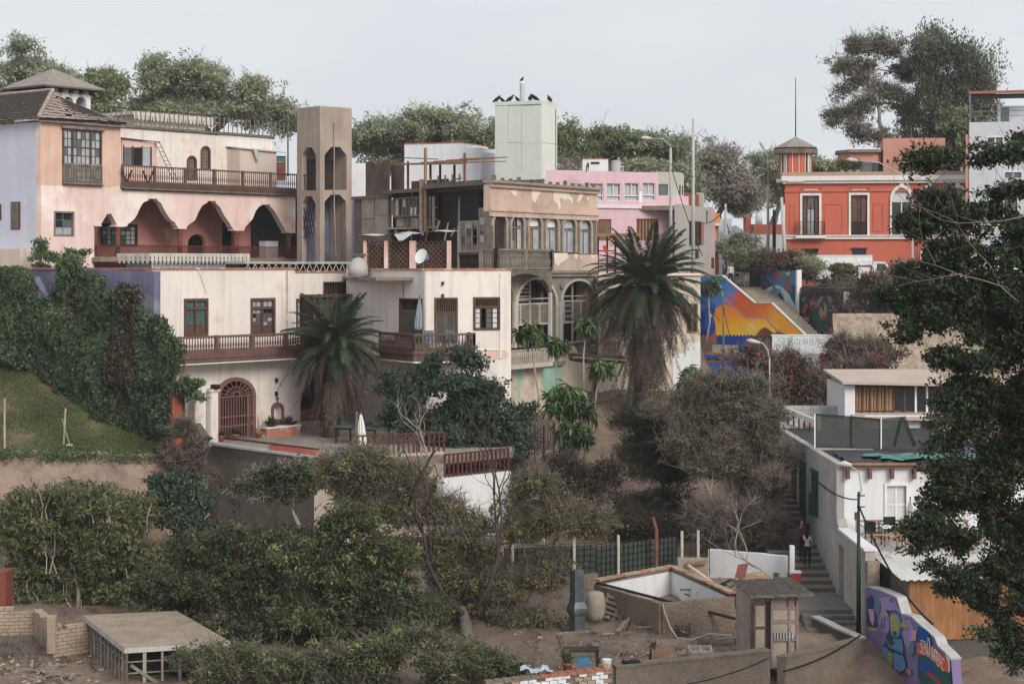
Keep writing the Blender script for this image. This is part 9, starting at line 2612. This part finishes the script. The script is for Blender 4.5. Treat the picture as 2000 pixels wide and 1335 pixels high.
spiky('agave','right agave in the long brick planter by the archway',tl(565)+Vector((0,0,.45)),60,.65,2,'deep',w=.05)
spiky('cactus_plant','tall thin columnar cactus beside the planter',tl(505),8,1.2,3,'olive','terracotta',tg,.03)
spiky('pot_plant','leafy pot plant under the iron gate',tl(460),90,.42,4,'mass','terracotta',tg)
spiky('pot_plant','small pot plant beside the gate foot',tl(432),40,.35,5,'mass','terracotta',tg)
spiky('pot_plant','white potted plant at the corner of the sloping wall',P(409,867,81.6)+Vector((0,0,-.1)),60,.25,6,'olive','paint_white',tg)
spiky('pot_plant','red flowered plant in a blue box on the terrace edge',P(664,884,78.2)+Vector((0,0,-.02)),70,.35,7,'mass',None,tg)
pl2=thing('brick_planter','long whitewashed brick planter by the archway','planter',tl(548),fA.rz)
MB().box(-1.1,1.1,-.22,.22,0,.42).build('box',M.coping_brick,pl2);bx('rim',pl2,M.plaster_cream,-1.15,1.15,-.27,.27,.421,.49)
bb2=tag(bx('blue_planter',None,mat('planter_blue',C(58,176,196),rough=.5),-.26,.26,-.13,.13,0,.2),'turquoise box planter on the terrace edge','planter');bb2.location=P(664,884,78.0)
for i,t_ in enumerate(POTS):
 r=np.random.default_rng(i);c=r.normal(size=(900,3))*.2+np.array([0,0,.65]);V,Fq=leaf_arrays(c,.14,.07,r);put('leaves',np_mesh('leaves',V,Fq,LM['mass'],np.repeat(r.random(900),4)),t_)
spiky('spider_plant','trailing spider plant in a clay pot on the brick wall',P(1108,1312,56.4),110,.55,9,'olive','terracotta',None,.025)

# poles, wires, vehicles, people, terrace things
def pole(name,label,base,h,r0,r1,mm='concrete_pale',arm=None,lamp=True,lean=(0,0)):
 t=thing(name,label,'street lamp' if arm else 'pole',base)
 MB().tube([(0,0,-.5),(lean[0]*.5,0,h*.5),(lean[0],lean[1],h)],[r0,(r0+r1)/2,r1],10).build('shaft',M[mm],t,smooth=True)
 if arm:
  pts=[Vector((lean[0],0,h*.98))+Vector(a) for a in arm]
  MB().tube(pts,.035,6).build('arm',M.concrete_pale,t,smooth=True)
  if lamp:
   e=pts[-1];d=(pts[-1]-pts[-2]).normalized()
   MB().tube([e-d*.1,e+d*.12,e+d*.4,e+d*.62],[.05,.1,.13,.03],8).build('lamp_head',M.paint_offwhite,t,smooth=True)
 return t
def ph(yt,yb,Y):return(yb-yt)*Y/F
pole('white_mast','tall white pole rising beside the pink house',P(1354,560,118),ph(232,560,118),.14,.08,'concrete_pale',[(0,0,0),(0,0,.2)],False)
pole('street_lamp','tall lamp post with round globe before the far street houses',P(1500,525,140),ph(363,525,140),.13,.1,'concrete_pale',[(0,0,0),(0,0,1.6),(-.05,0,2.4),(-.35,0,3.0)])
pole('street_lamp','concrete lamp post with curved arm before the pink house',P(1310,520,117),ph(290,520,117),.13,.08,'concrete_pale',[(0,0,0),(0,0,.3),(-.5,0,.75),(-1.3,0,.8)])
pole('utility_pole','leaning concrete pole at the left of the orange house',P(1536,545,131),ph(385,545,131),.17,.1,'concrete_pale',lean=(-.35,0))
pole('utility_pole','short blue tipped pole near the blue grey house',P(1417,520,139),ph(398,520,139),.12,.09)
pole('utility_pole','slim grey pole beside the no entry disc',P(1475,520,142),ph(440,520,142),.08,.07)
pole('utility_pole','dark timber pole right of the tall globe lamp',P(1512,520,150),ph(410,520,150),.16,.13,'wood_dark')
pole('street_lamp','curved street lamp before the orange house cornice',P(1782,560,112),ph(400,560,112),.09,.05,'concrete_pale',[(0,0,0),(-.05,0,.9),(-.6,0,1.9),(-2.0,0,2.65),(-3.4,0,2.8)])
pole('street_lamp','small street lamp among the bougainvillea',P(1503,790,97),ph(700,790,97),.05,.04,'concrete_pale',[(0,0,0),(-.1,0,.5),(-.35,0,.85),(-.6,0,.9)])
pole('mural_pole','thin speckled pole in front of the sunset mural',P(1413,738,113.5),ph(580,738,113.5),.08,.05,'wood_weathered',[(0,0,0),(-.1,0,.6),(-.35,0,1.1)],False)
ap=thing('alley_lamp_post','dark green alley lamp post with wires before the white cottage','street lamp',P(1677,1222,65.3))
hh=ph(960,1222,65.3)
MB().tube([(0,0,-.3),(0,0,1.6),(0,0,hh)],[.09,.08,.045],10).build('shaft',mat('post_green',C(34,52,44),rough=.5),ap,smooth=True)
MB().tube([(0,0,hh-.4),(.1,0,hh+.1),(.02,0,hh+.7),(-.35,0,hh+.95)],.03,6).build('arm',M.concrete_pale,ap,smooth=True)
MB().tube([(-.25,0,hh+.95),(-.5,0,hh+1.0),(-.8,0,hh+.98)],[.05,.11,.04],8).build('lamp_head',M.paint_offwhite,ap,smooth=True)
bx('meter_box',ap,M.concrete_dark,-.14,-.05,-.06,.06,hh-1.0,hh-.72)
for z_ in(hh-.15,hh-.55):bx('crossarm',ap,M.metal_dark,-.06,.22,-.03,.03,z_,z_+.04)
def wire(label,a,b,sag,r=.018):
 a,b=Vector(a),Vector(b);pts=[]
 for i in range(13):
  t=i/12;q=a.lerp(b,t);q.z-=sag*4*t*(1-t);pts.append(q-a)
 o=MB().tube(pts,r,4).build('wire',M.black,None,a);tag(o,label,'wire')
wt_=P(1677,975,65.3)
wire('thick black cable sagging from the alley lamp post up to the terrace',wt_,P(1530,830,86.5),.9,.03)
wire('black cable running from the alley lamp post down to the lower right',wt_+Vector((0,0,-.2)),P(1822,1218,57),.5,.035)
wire('cable sagging between the pink house poles',P(1312,330,116.8),P(1372,500,124),.3,.03)
wire('upper wire from the curved lamp post to the white mast',P(1310,320,116.9),P(1354,345,117.9),.15,.025)
wire('wire crossing the street between the short poles',P(1417,432,139),P(1475,500,142),.8,.04)
wire('wire between the grey pole and the globe lamp post',P(1475,470,142),P(1500,520,140),.4,.03)
wire('wire from the far pole to the white mast',P(1354,430,118),P(1417,405,139),.6,.03)
wire('loose cable over the sunset mural',P(1413,600,113.4),P(1440,720,111),.1,.025)
wire('thin cable draped over the cream facade left',P(385,527,82.6),P(403,575,82.7),-.1,.012)
wire('long cable along the low stucco wall',P(1530,1310,57.4),P(1680,1240,63),.15,.03)
wire('cable slanting over the yard front wall',P(1340,1335,55.6),P(1500,1285,57.2),.1,.02)
sg=thing('round_sign','round road sign on the street beyond the steps','sign',P(1479,500,139))
MB().tube([(0,0,-1.6),(0,0,-.3)],.04,6).build('post',M.metal_galvanised,sg)
o=MB().lathe([(.5,0),(.5,.03)],20).build('disc',M.paint_white,sg);o.rotation_euler=(pi/2,0,0)
o=MB().lathe([(.5,.0),(.5,.04)],20).build('rim',mat('sign_red',C(180,70,64)),sg);o.rotation_euler=(pi/2,0,0);o.scale=(1.06,1.06,.5)
tag(bx('utility_box',None,mat('box_green',C(36,52,46)),-.35,.35,-.2,.2,0,2.6),'dark green utility cabinet at the top of the steps','cabinet').location=P(1474,562,132.5)+Vector((0,0,1.3))
def car(name,label,loc,rz,L,Wd,Hh,paint,suv=False):
 t=thing(name,label,'car',loc,rz)
 pr=[(-L/2,.35),(-L/2+.02,.75),(-L/2+.12,.95),(-L/2+.35,1.0),(-L/2+.55,Hh-.12),(-L/2+.8,Hh),(L*.12,Hh),(L*.25,1.0),(L/2-.2,.85),(L/2,.6),(L/2,.35)]
 m=MB();n=len(pr)
 for y,k in((-Wd/2,1),(-Wd/2+.12,1.0),(Wd/2-.12,1.0),(Wd/2,1)):
  for x,z in pr:m.v.append((x,y*(.86 if z>1.02 else 1),z))
 for j in range(3):
  for i in range(n):m.f.append((j*n+i,j*n+(i+1)%n,(j+1)*n+(i+1)%n,(j+1)*n+i));m.mi.append(0)
 m.f+=[tuple(range(n-1,-1,-1)),tuple(range(3*n,4*n))];m.mi+=[0,0]
 m.build('body',paint,t)
 for s in(-1,1):
  MB().add([(-L/2+.62,s*Wd*.44,1.04),(L*.2,s*Wd*.46,1.04),(L*.1,s*Wd*.435,Hh-.1),(-L/2+.8,s*Wd*.435,Hh-.1)],[(0,1,2,3) if s<0 else(3,2,1,0)]).build('side_window',M.glass_dark,t)
  for x in(-L*.31,L*.31):
   o=MB().lathe([(.2,-.1),(.32,-.1),(.33,0),(.32,.1),(.2,.1)],16).build('wheel',M.black,t,(x,s*(Wd/2-.08),.32));o.rotation_euler=(pi/2,0,0)
  bx('tail_light',t,mat('tail_red',C(150,30,34),rough=.3) if 'tail_red' not in bpy.data.materials else bpy.data.materials['tail_red'],-L/2-.02,-L/2+.12,s*Wd*.36-.14,s*Wd*.36+.14,.72,.9)
  bx('headlight',t,M.glass_pale,L/2-.12,L/2+.01,s*Wd*.36-.16,s*Wd*.36+.16,.6,.74)
 MB().add([(-L/2+.36,-Wd*.4,1.03),(-L/2+.36,Wd*.4,1.03),(-L/2+.58,Wd*.36,Hh-.12),(-L/2+.58,-Wd*.36,Hh-.12)],[(0,3,2,1)]).build('rear_window',M.glass_dark,t,(-.02,0,.01))
 bx('number_plate',t,M.paint_white,-L/2-.03,-L/2-.0,-.26,.26,.55,.68);bx('bumper',t,paint,-L/2-.08,-L/2+.1,-Wd/2+.05,Wd/2-.05,.35,.55)
 return t
def carpaint(n,c):
 m=mat(n,c,rough=.3,var=.03,spec=.6,fine=.0);m.node_tree.nodes['Principled BSDF'].inputs['Coat Weight'].default_value=.6;return m
silver=carpaint('paint_silver',C(188,190,194));whitep=carpaint('paint_carwhite',C(226,228,230))
car('parked_suv','silver grey hatchback parked at the top of the steps seen from behind',(P(1456,560,140).x,142,SZ),radians(90),4.2,1.85,1.6,silver)
car('parked_car','white car parked before the orange house behind the dark tree',(P(1830,530,128).x,128,SZ),radians(2),4.2,1.75,1.5,whitep)
car('parked_car','white car parked before the grey apartment house',(P(1965,530,126).x,126,SZ),radians(2),4.2,1.75,1.5,whitep)
tk=thing('box_truck','white box truck parked before the orange house','truck',(P(1650,530,130.5).x,130.5,SZ))
s_=130.5/3600;bw_=55*s_
MB().box(-bw_,bw_,0,2.0,.55,2.25).build('cargo_box',M.paint_white,tk)
for x in(-bw_,-.3*bw_,.4*bw_):bx('box_rib',tk,M.paint_trim,x,x+.05,-.03,-.001,.6,2.2)
for z in(.56,2.16):bx('box_rail',tk,M.paint_trim,-bw_,bw_,-.04,-.002,z,z+.08)
MB().slab([(bw_+.05,.4),(bw_+1.7,.4),(bw_+1.75,.9),(bw_+1.35,1.05),(bw_+.95,1.75),(bw_+.05,1.8)],[],.1,1.9).build('cab',whitep,tk)
MB().slab([(bw_+.3,1.1),(bw_+1.15,1.1),(bw_+.88,1.62),(bw_+.3,1.65)],[],.07,.099).build('cab_window',M.glass_dark,tk)
for x in(-.6*bw_,bw_+.85):
 o=MB().lathe([(.2,-.12),(.38,-.12),(.4,0),(.38,.12),(.2,.12)],16).build('wheel',M.black,tk,(x,.2,.38));o.rotation_euler=(pi/2,0,0)
for(a,b) in(((.45*bw_,-.1,.4),(.45*bw_,-.1,1.5)),((.95*bw_,-.1,.4),(.95*bw_,-.1,1.5)),((.45*bw_,-.1,1.5),(.95*bw_,-.1,1.5)),((.45*bw_,-.1,.42),(.95*bw_,-.1,.42))):beam('dark_frame',tk,M.black,a,b,.06)
bx('chassis',tk,M.metal_dark,-bw_,bw_+1.6,.3,1.7,.3,.54)
def skin_mesh(name,pts,edges,radii,root,subs=2):
 me=bpy.data.meshes.new(name);me.from_pydata(pts,edges,[]);o=bpy.data.objects.new(name,me);COL.objects.link(o)
 sk_=o.modifiers.new('skin','SKIN');sk_.use_smooth_shade=True
 for i,v in enumerate(me.skin_vertices[0].data):v.radius=(radii[i],radii[i]*.9);v.use_root=(i==root)
 ss=o.modifiers.new('sub','SUBSURF');ss.levels=subs;ss.render_levels=subs
 dg=bpy.context.evaluated_depsgraph_get();m2=bpy.data.meshes.new_from_object(o.evaluated_get(dg));bpy.data.objects.remove(o)
 return m2
def person(label,loc,rz,h,top,bottom,hair,hairlen,shoes,arms,stride=.06,lean=0.0,skin=(150,110,88)):
 k=h/1.7;t=thing('person',label,'person',loc,rz)
 pts=[(0,0,.93),(0,0,1.12),(0,lean,1.36),(0,lean*1.2,1.47),(0,lean*1.2-.01,1.53)]
 rad=[.135,.115,.125,.055,.05];ed=[(0,1),(1,2),(2,3),(3,4)]
 for s in(-1,1):
  b=len(pts);pts+=[(s*.095,0,.88),(s*.1,s*stride,.5),(s*.1,s*stride*1.6+.02,.09)];rad+=[.1,.068,.045];ed+=[(0,b),(b,b+1),(b+1,b+2)]
  b=len(pts);pts+=[(s*.03,0,0)]*0
  (e,w)=arms[0 if s<0 else 1]
  b=len(pts);pts+=[(s*.17,lean,1.38),e,w];rad+=[.058,.042,.032];ed+=[(2,b),(b,b+1),(b+1,b+2)]
 sk_m=mat('skin_%s'%label[:6],C(*skin),rough=.6,var=.05) if 'skin_'+label[:6] not in bpy.data.materials else bpy.data.materials['skin_'+label[:6]]
 me=skin_mesh('body',pts,ed,rad,0);me.materials.clear()
 cloth=mat('top_'+label[-6:],C(*top),var=.12,scale=6,rough=.9);trou=mat('low_'+label[-6:],C(*bottom),var=.12,scale=6,rough=.9)
 for m_ in(cloth,trou,sk_m):me.materials.append(m_)
 for p_ in me.polygons:
  c=p_.center;p_.material_index=1 if c.z<.98 and abs(c.x)<.2 else 0
  if c.z>1.44:p_.material_index=2
 o=put('body',me,t);o.scale=(k,k,k)
 hd=MB();n=10
 hd.tube([(0,.0,1.49),(0,-.005,1.53),(0,-.012,1.58),(0,0,1.64),(0,.008,1.7),(0,.01,1.735)],[.05,.068,.08,.088,.07,.02],12)
 for s in(-1,1):hd.tube([(s*.083,0,1.61),(s*.095,.005,1.62)],[.02,.012],6)
 hd.tube([(0,-.085,1.625),(0,-.108,1.6)],[.012,.016],6)
 hd.build('head',sk_m,t,smooth=True).scale=(k,k,k)
 eyes=MB()
 for s in(-1,1):eyes.box(s*.032-.012,s*.032+.012,-.09,-.075,1.622,1.634)
 eyes.box(-.022,.022,-.088,-.07,1.565,1.573);eyes.build('features',M.black,t).scale=(k,k,k)
 hm=mat('hair_'+label[-5:],C(*hair),rough=.7,var=.2,scale=12);hr_=MB()
 hr_.tube([(0,.03,1.62-hairlen),(0,.05,1.62-hairlen*.5),(0,.035,1.63),(0,.02,1.69),(0,.01,1.75)],[.05,.085,.1,.095,.03],10);hr_.build('hair',hm,t,smooth=True).scale=(k,k,k)
 for s in(-1,1):
  ex=pts[5+6*(0 if s<0 else 1)+2];ax=Vector(pts[7 if s<0 else 13]) if False else Vector(ex)
  sh=MB().tube([(s*.1,s*stride*1.6+.06,.03),(s*.1,s*stride*1.6-.08,.035),(s*.1,s*stride*1.6-.17,.025)],[.045,.05,.03],8);sh.build('shoe',mat('shoe_'+label[-4:],C(*shoes),rough=.6) if 'shoe_'+label[-4:] not in bpy.data.materials else bpy.data.materials['shoe_'+label[-4:]],t,smooth=True).scale=(k,k,k)
  wv_=Vector(arms[0 if s<0 else 1][1]);ev=Vector(arms[0 if s<0 else 1][0]);d=(wv_-ev).normalized();sd=d.orthogonal().normalized();hb=MB()
  hb.tube([wv_-d*.01,wv_+d*.05,wv_+d*.09],[.03,.042,.034],8)
  for f_ in range(4):o_=sd*(f_-1.5)*.019;hb.tube([wv_+d*.08+o_,wv_+d*(.125+.012*(f_ in(1,2)))+o_,wv_+d*(.15+.015*(f_ in(1,2)))+o_*1.1+Vector((0,-.02,0))],[.011,.01,.007],5)
  hb.tube([wv_+d*.03+sd*.035,wv_+d*.07+sd*.06,wv_+d*.1+sd*.062],[.013,.012,.008],5);hb.build('hand',sk_m,t,smooth=True).scale=(k,k,k)
 return t
dn=(((-.22,.02,1.12),(-.22,-.06,.88)),((.22,.02,1.12),(.22,-.06,.88)))
fold_=(((-.22,.0,1.12),(-.06,-.16,1.08)),((.22,.0,1.12),(.06,-.17,1.1)))
up_=(((-.22,-.05,1.15),(-.1,-.2,1.35)),((.22,-.08,1.2),(.08,-.2,1.45)))
person('person in white top and black trousers standing at the top of the steps',(P(1427,556,133.5).x,133.5,SZ),radians(-35),1.68,(222,222,226),(30,30,34),(34,26,28),.28,(30,30,30),dn)
person('person with long brown hair in dark blue jacket at the top of the steps',(P(1414,556,134).x,134,SZ),radians(60),1.64,(56,72,94),(44,52,66),(92,58,42),.3,(40,36,34),fold_)
person('person in dark red top and dark trousers turned sideways on the alley steps',(P(1566,1095,74.2).x,74.2,1.2),radians(20),1.55,(104,44,46),(34,32,38),(24,20,20),.08,(60,40,40),fold_,.03)
person('person in pale grey hoodie and long black hair raising hands on the alley steps',(P(1577,1108,73.4).x,73.4,1.04),radians(150),1.45,(158,162,172),(36,36,44),(18,16,18),.34,(170,110,110),up_,.02)
tt=thing('table_tennis_table','green grey table tennis table on the terrace under the palm','table',P(708,858,84.5),radians(-28))
tt.location.z=TZ
for s in(-1,1):
 bx('top_half',tt,mat('tabletop_green',C(74,92,98),rough=.5) if s<0 else bpy.data.materials['tabletop_green'],0 if s>0 else-1.37,1.37 if s>0 else-.002,-.76,.76,.73,.76)
 for y_ in(-.6,.6):bx('leg',tt,M.metal_dark,s*1.05-.03,s*1.05+.03,y_-.03,y_+.03,0,.73)
 bx('apron',tt,M.metal_dark,min(s*1.05,s*.15),max(s*1.05,s*.15),-.62,-.58,.64,.73)
bx('net',tt,mat('net_blue',C(40,60,100)),-.01,.01,-.85,.85,.762,.9)
def parasol(label,loc,h,r0,col,tilt=0):
 t=thing('folded_parasol',label,'parasol',loc);t.rotation_euler=(0,tilt,0)
 MB().tube([(0,0,0),(0,0,h+.12)],.025,6).build('pole',M.wood_brown,t)
 m=MB();n=16
 for j,(z,w) in enumerate(((.18,.75),(.25,1.0),(.5,.85),(.75,.6),(.93,.3),(1.0,.06))):
  for i in range(n):q=2*pi*i/n;rr_=r0*w*(1 if i%2 else.62);m.v.append((rr_*cos(q),rr_*sin(q),h*z))
 for j in range(5):
  for i in range(n):m.f.append((j*n+i,j*n+(i+1)%n,(j+1)*n+(i+1)%n,(j+1)*n+i));m.mi.append(0)
 m.build('canopy',col,t);bx('tie',t,col,-r0*.62,r0*.62,-r0*.62,r0*.62,h*.5,h*.54)
 bx('foot',t,M.concrete_dark,-.2,.2,-.2,.2,-.02,.06)
parasol('folded white parasol on the terrace edge',P(708,886,79.2),1.75,.22,mat('canvas_white',C(226,226,224),var=.06),-.04)
parasol('folded grey blue parasol on the upper balcony',P(820,655,88.0)+Vector((-.1,.1,-.05)),1.85,.2,mat('canvas_grey',C(142,152,166),var=.06),.05)
parasol('folded beige parasol on the cottage deck',P(1775,1066,69.5)+Vector((0,0,.0)),1.75,.22,mat('canvas_beige',C(176,168,158),var=.08),.03)
tp=thing('terrace_post','thin weathered post beside the white parasol','post',P(697,890,78.9));bx('post_shaft',tp,M.wood_weathered,-.05,.05,-.05,.05,-.2,1.9)
def chair(label,loc,rz,mm,group):
 t=thing('chair',label,'chair',loc,rz,group)
 bx('seat',t,M[mm],-.24,.24,-.22,.24,.42,.46);bx('backrest',t,M[mm],-.24,.24,.22,.26,.5,.9)
 for x in(-.21,.21):
  for y in(-.19,.22):bx('leg',t,M[mm],x-.018,x+.018,y-.018,y+.018,0,.42 if y<0 else.9)
 for x in(-.25,.25):bx('armrest',t,M[mm],x-.02,x+.02,-.2,.22,.64,.67)
defm('blue_metal',C(84,120,140),rough=.5);dz_=2.6
chair('dark chair left of the small deck table',(P(1706,1060,69).x,69,dz_),2.4,'metal_dark','chairs on the cottage deck')
chair('dark chair behind the small deck table',(P(1742,1060,69.8).x,69.8,dz_),.2,'metal_dark','chairs on the cottage deck')
td=thing('deck_table','small white table on the cottage deck','table',(P(1745,1070,68.6).x,68.6,dz_));bx('top',td,M.paint_white,-.45,.45,-.35,.35,.7,.74)
for x in(-.38,.38):
 for y in(-.28,.28):bx('leg',td,M.metal_dark,x-.02,x+.02,y-.02,y+.02,0,.7)
chair('blue metal chair left of the balcony door',fD.w3(fD.u(836),-.55,zf2l+.04),.5,'blue_metal','balcony chairs');chair('blue metal chair right of the balcony door',fD.w3(fD.u(868),-.6,zf2l+.04),-.4,'blue_metal','balcony chairs')
def stick(name,label,cat,a,b,r,mm='wood_pale',group=None):
 o=MB().tube([(0,0,0),Vector(b)-Vector(a)],r,7).build(name,M[mm],None,a);return tag(o,label,cat,group)
stick('lawn_post','pale timber post standing at the left edge of the lawn','post',P(9,872,79.9)+Vector((0,0,-.15)),P(9,778,79.9),.05,group='posts on the lawn')
stick('lawn_post','pale timber post on the lawn with leaning broom','post',P(124,866,80.3)+Vector((0,0,-.15)),P(128,797,80.3),.045,group='posts on the lawn')
br_=thing('garden_broom','broom leaning against the right lawn post','broom',P(136,868,80.0));MB().tube([(0,0,.02),(-.36,.1,1.15)],.018,6).build('handle',M.wood_pale,br_);bx('head',br_,M.wood_pale,-.14,.14,-.04,.04,-.05,.03)
ld=thing('roof_ladder','timber ladder leaning on the mansion terrace','ladder',fM.w3(fM.u(322),1.6,A.z(237,357)) if False else fM.loc(),fM.rz)
q0,q1=fM.off(1.5).p(336,352),fM.off(1.7).p(309,275)
for s in(-.18,.18):beam('rail',ld,M.wood_grey,(q0[0]+s,1.2,q0[1]),(q1[0]+s,1.85,q1[1]),.05)
for i in range(9):t_=(i+.5)/9;beam('rung',ld,M.wood_weathered,(lerp(q0[0],q1[0],t_)-.18,lerp(1.2,1.85,t_),lerp(q0[1],q1[1],t_)),(lerp(q0[0],q1[0],t_)+.18,lerp(1.2,1.85,t_),lerp(q0[1],q1[1],t_)),.035)
fg=thing('white_fridge','white chest freezer standing in the mansion arcade','freezer',fM.loc(),fM.rz)
f_=fM.off(1.4);b=bounds(rect(f_,519,473,543,497));MB().box(b[0],b[1],1.4,2.0,b[2]-.2,b[3]).build('cabinet',M.paint_white,fg);bx('lid',fg,M.paint_trim,b[0]-.02,b[1]+.02,1.36,2.02,b[3]+.001,b[3]+.07)
sc=thing('rust_screen','rust coloured cut metal screen gate below the mint wall','screen',P(1062,930,88))
r_=random.Random(3);s_=88/3600
for px in(-18,0,20):bx('upright',sc,M.metal_rust,px*s_-.03,px*s_+.03,-.03,.03,-.2,100*s_)
for i in range(60):
 a=Vector((r_.uniform(-26,28)*s_,0,r_.uniform(0,96)*s_));d=Vector((r_.uniform(-1,1),0,r_.uniform(-.4,1))).normalized()*r_.uniform(.25,.6);beam('web_bar',sc,M.metal_rust,a,a+d,.02,.035)
pf_=thing('picket_fence','broken grey picket fence below the mint wall','fence',P(1015,850,89))
for i in range(14):bx('picket',pf_,M.wood_grey,.124*i-.045,.124*i+.045,-.02,.02,-.7,.7+.1*(i%3))
wf=thing('window_flowerbox','turquoise flower box under the red undercroft window','flower box',fT2.w3(fT2.u(836),-.25,Zat(1014,78.9)))
bx('box',wf,bpy.data.materials['planter_blue'],-.42,.42,-.12,.12,-.08,.12);r=np.random.default_rng(1);V,Fq=leaf_arrays(r.normal(size=(300,3))*np.array([.25,.08,.07])+np.array([0,0,.2]),.1,.06,r);put('flowers',np_mesh('flowers',V,Fq,LM['red'],np.repeat(r.random(300),4)),wf)
ym=thing('painted_yellow_panel','yellow painted wall with blue patch half hidden by the twisted tree','wall',P(880,1110,71));s_=71/3600
bx('panel',ym,mat('paint_ochre',C(190,150,60),var=.15,scale=2),-20*s_,26*s_,0,.1,-70*s_,25*s_);bx('blue_patch',ym,mat('paint_cyan',C(70,130,170)),-46*s_,-14*s_,-.05,-.001,-50*s_,0);bx('red_patch',ym,M.column_red,-16*s_,0,-.06,-.002,-95*s_,-52*s_)
r=np.random.default_rng(21);n=16000
cx_=np.where(r.random(n)<.6,r.uniform(1000,1500,n),r.uniform(-20,320,n));Y_=np.where(cx_>900,r.uniform(57.5,73,n),r.uniform(58,70,n))
tu=np.sin(cx_*.11)+np.sin(Y_*2.7+cx_*.05)+r.normal(size=n)*.5>.9;cx_,Y_=cx_[tu],Y_[tu];x_=(cx_-CX)*Y_/F
z_=np.array([gz(a,b)+bump2(a,b) for a,b in zip(x_,Y_)]);V,Fq=leaf_arrays(np.stack([x_,Y_,z_+.05],1),.22,.02,r,-1.2,0)
o=put('dry_weeds',np_mesh('dry_weeds',V,Fq,LM['brush'],np.repeat(r.random(len(x_)),4)));tag(o,'sparse dry weeds and tufts over the bare yard',None,None,'stuff')
me=MB().box(-3200,3200,-320,3200,-4.5,34.5).mesh('haze',M.black);me.materials.clear()
hm_=bpy.data.materials.new('haze_air');hm_.use_nodes=True;N=hm_.node_tree.nodes;N.remove(N['Principled BSDF'])
pv=N.new('ShaderNodeVolumePrincipled');pv.inputs['Density'].default_value=.00026;pv.inputs['Color'].default_value=(.92,.95,1,1)
hm_.node_tree.links.new(pv.outputs[0],N['Material Output'].inputs['Volume']);me.materials.append(hm_)
tag(put('haze',me),'thin pale haze filling the valley air',None,None,'stuff')
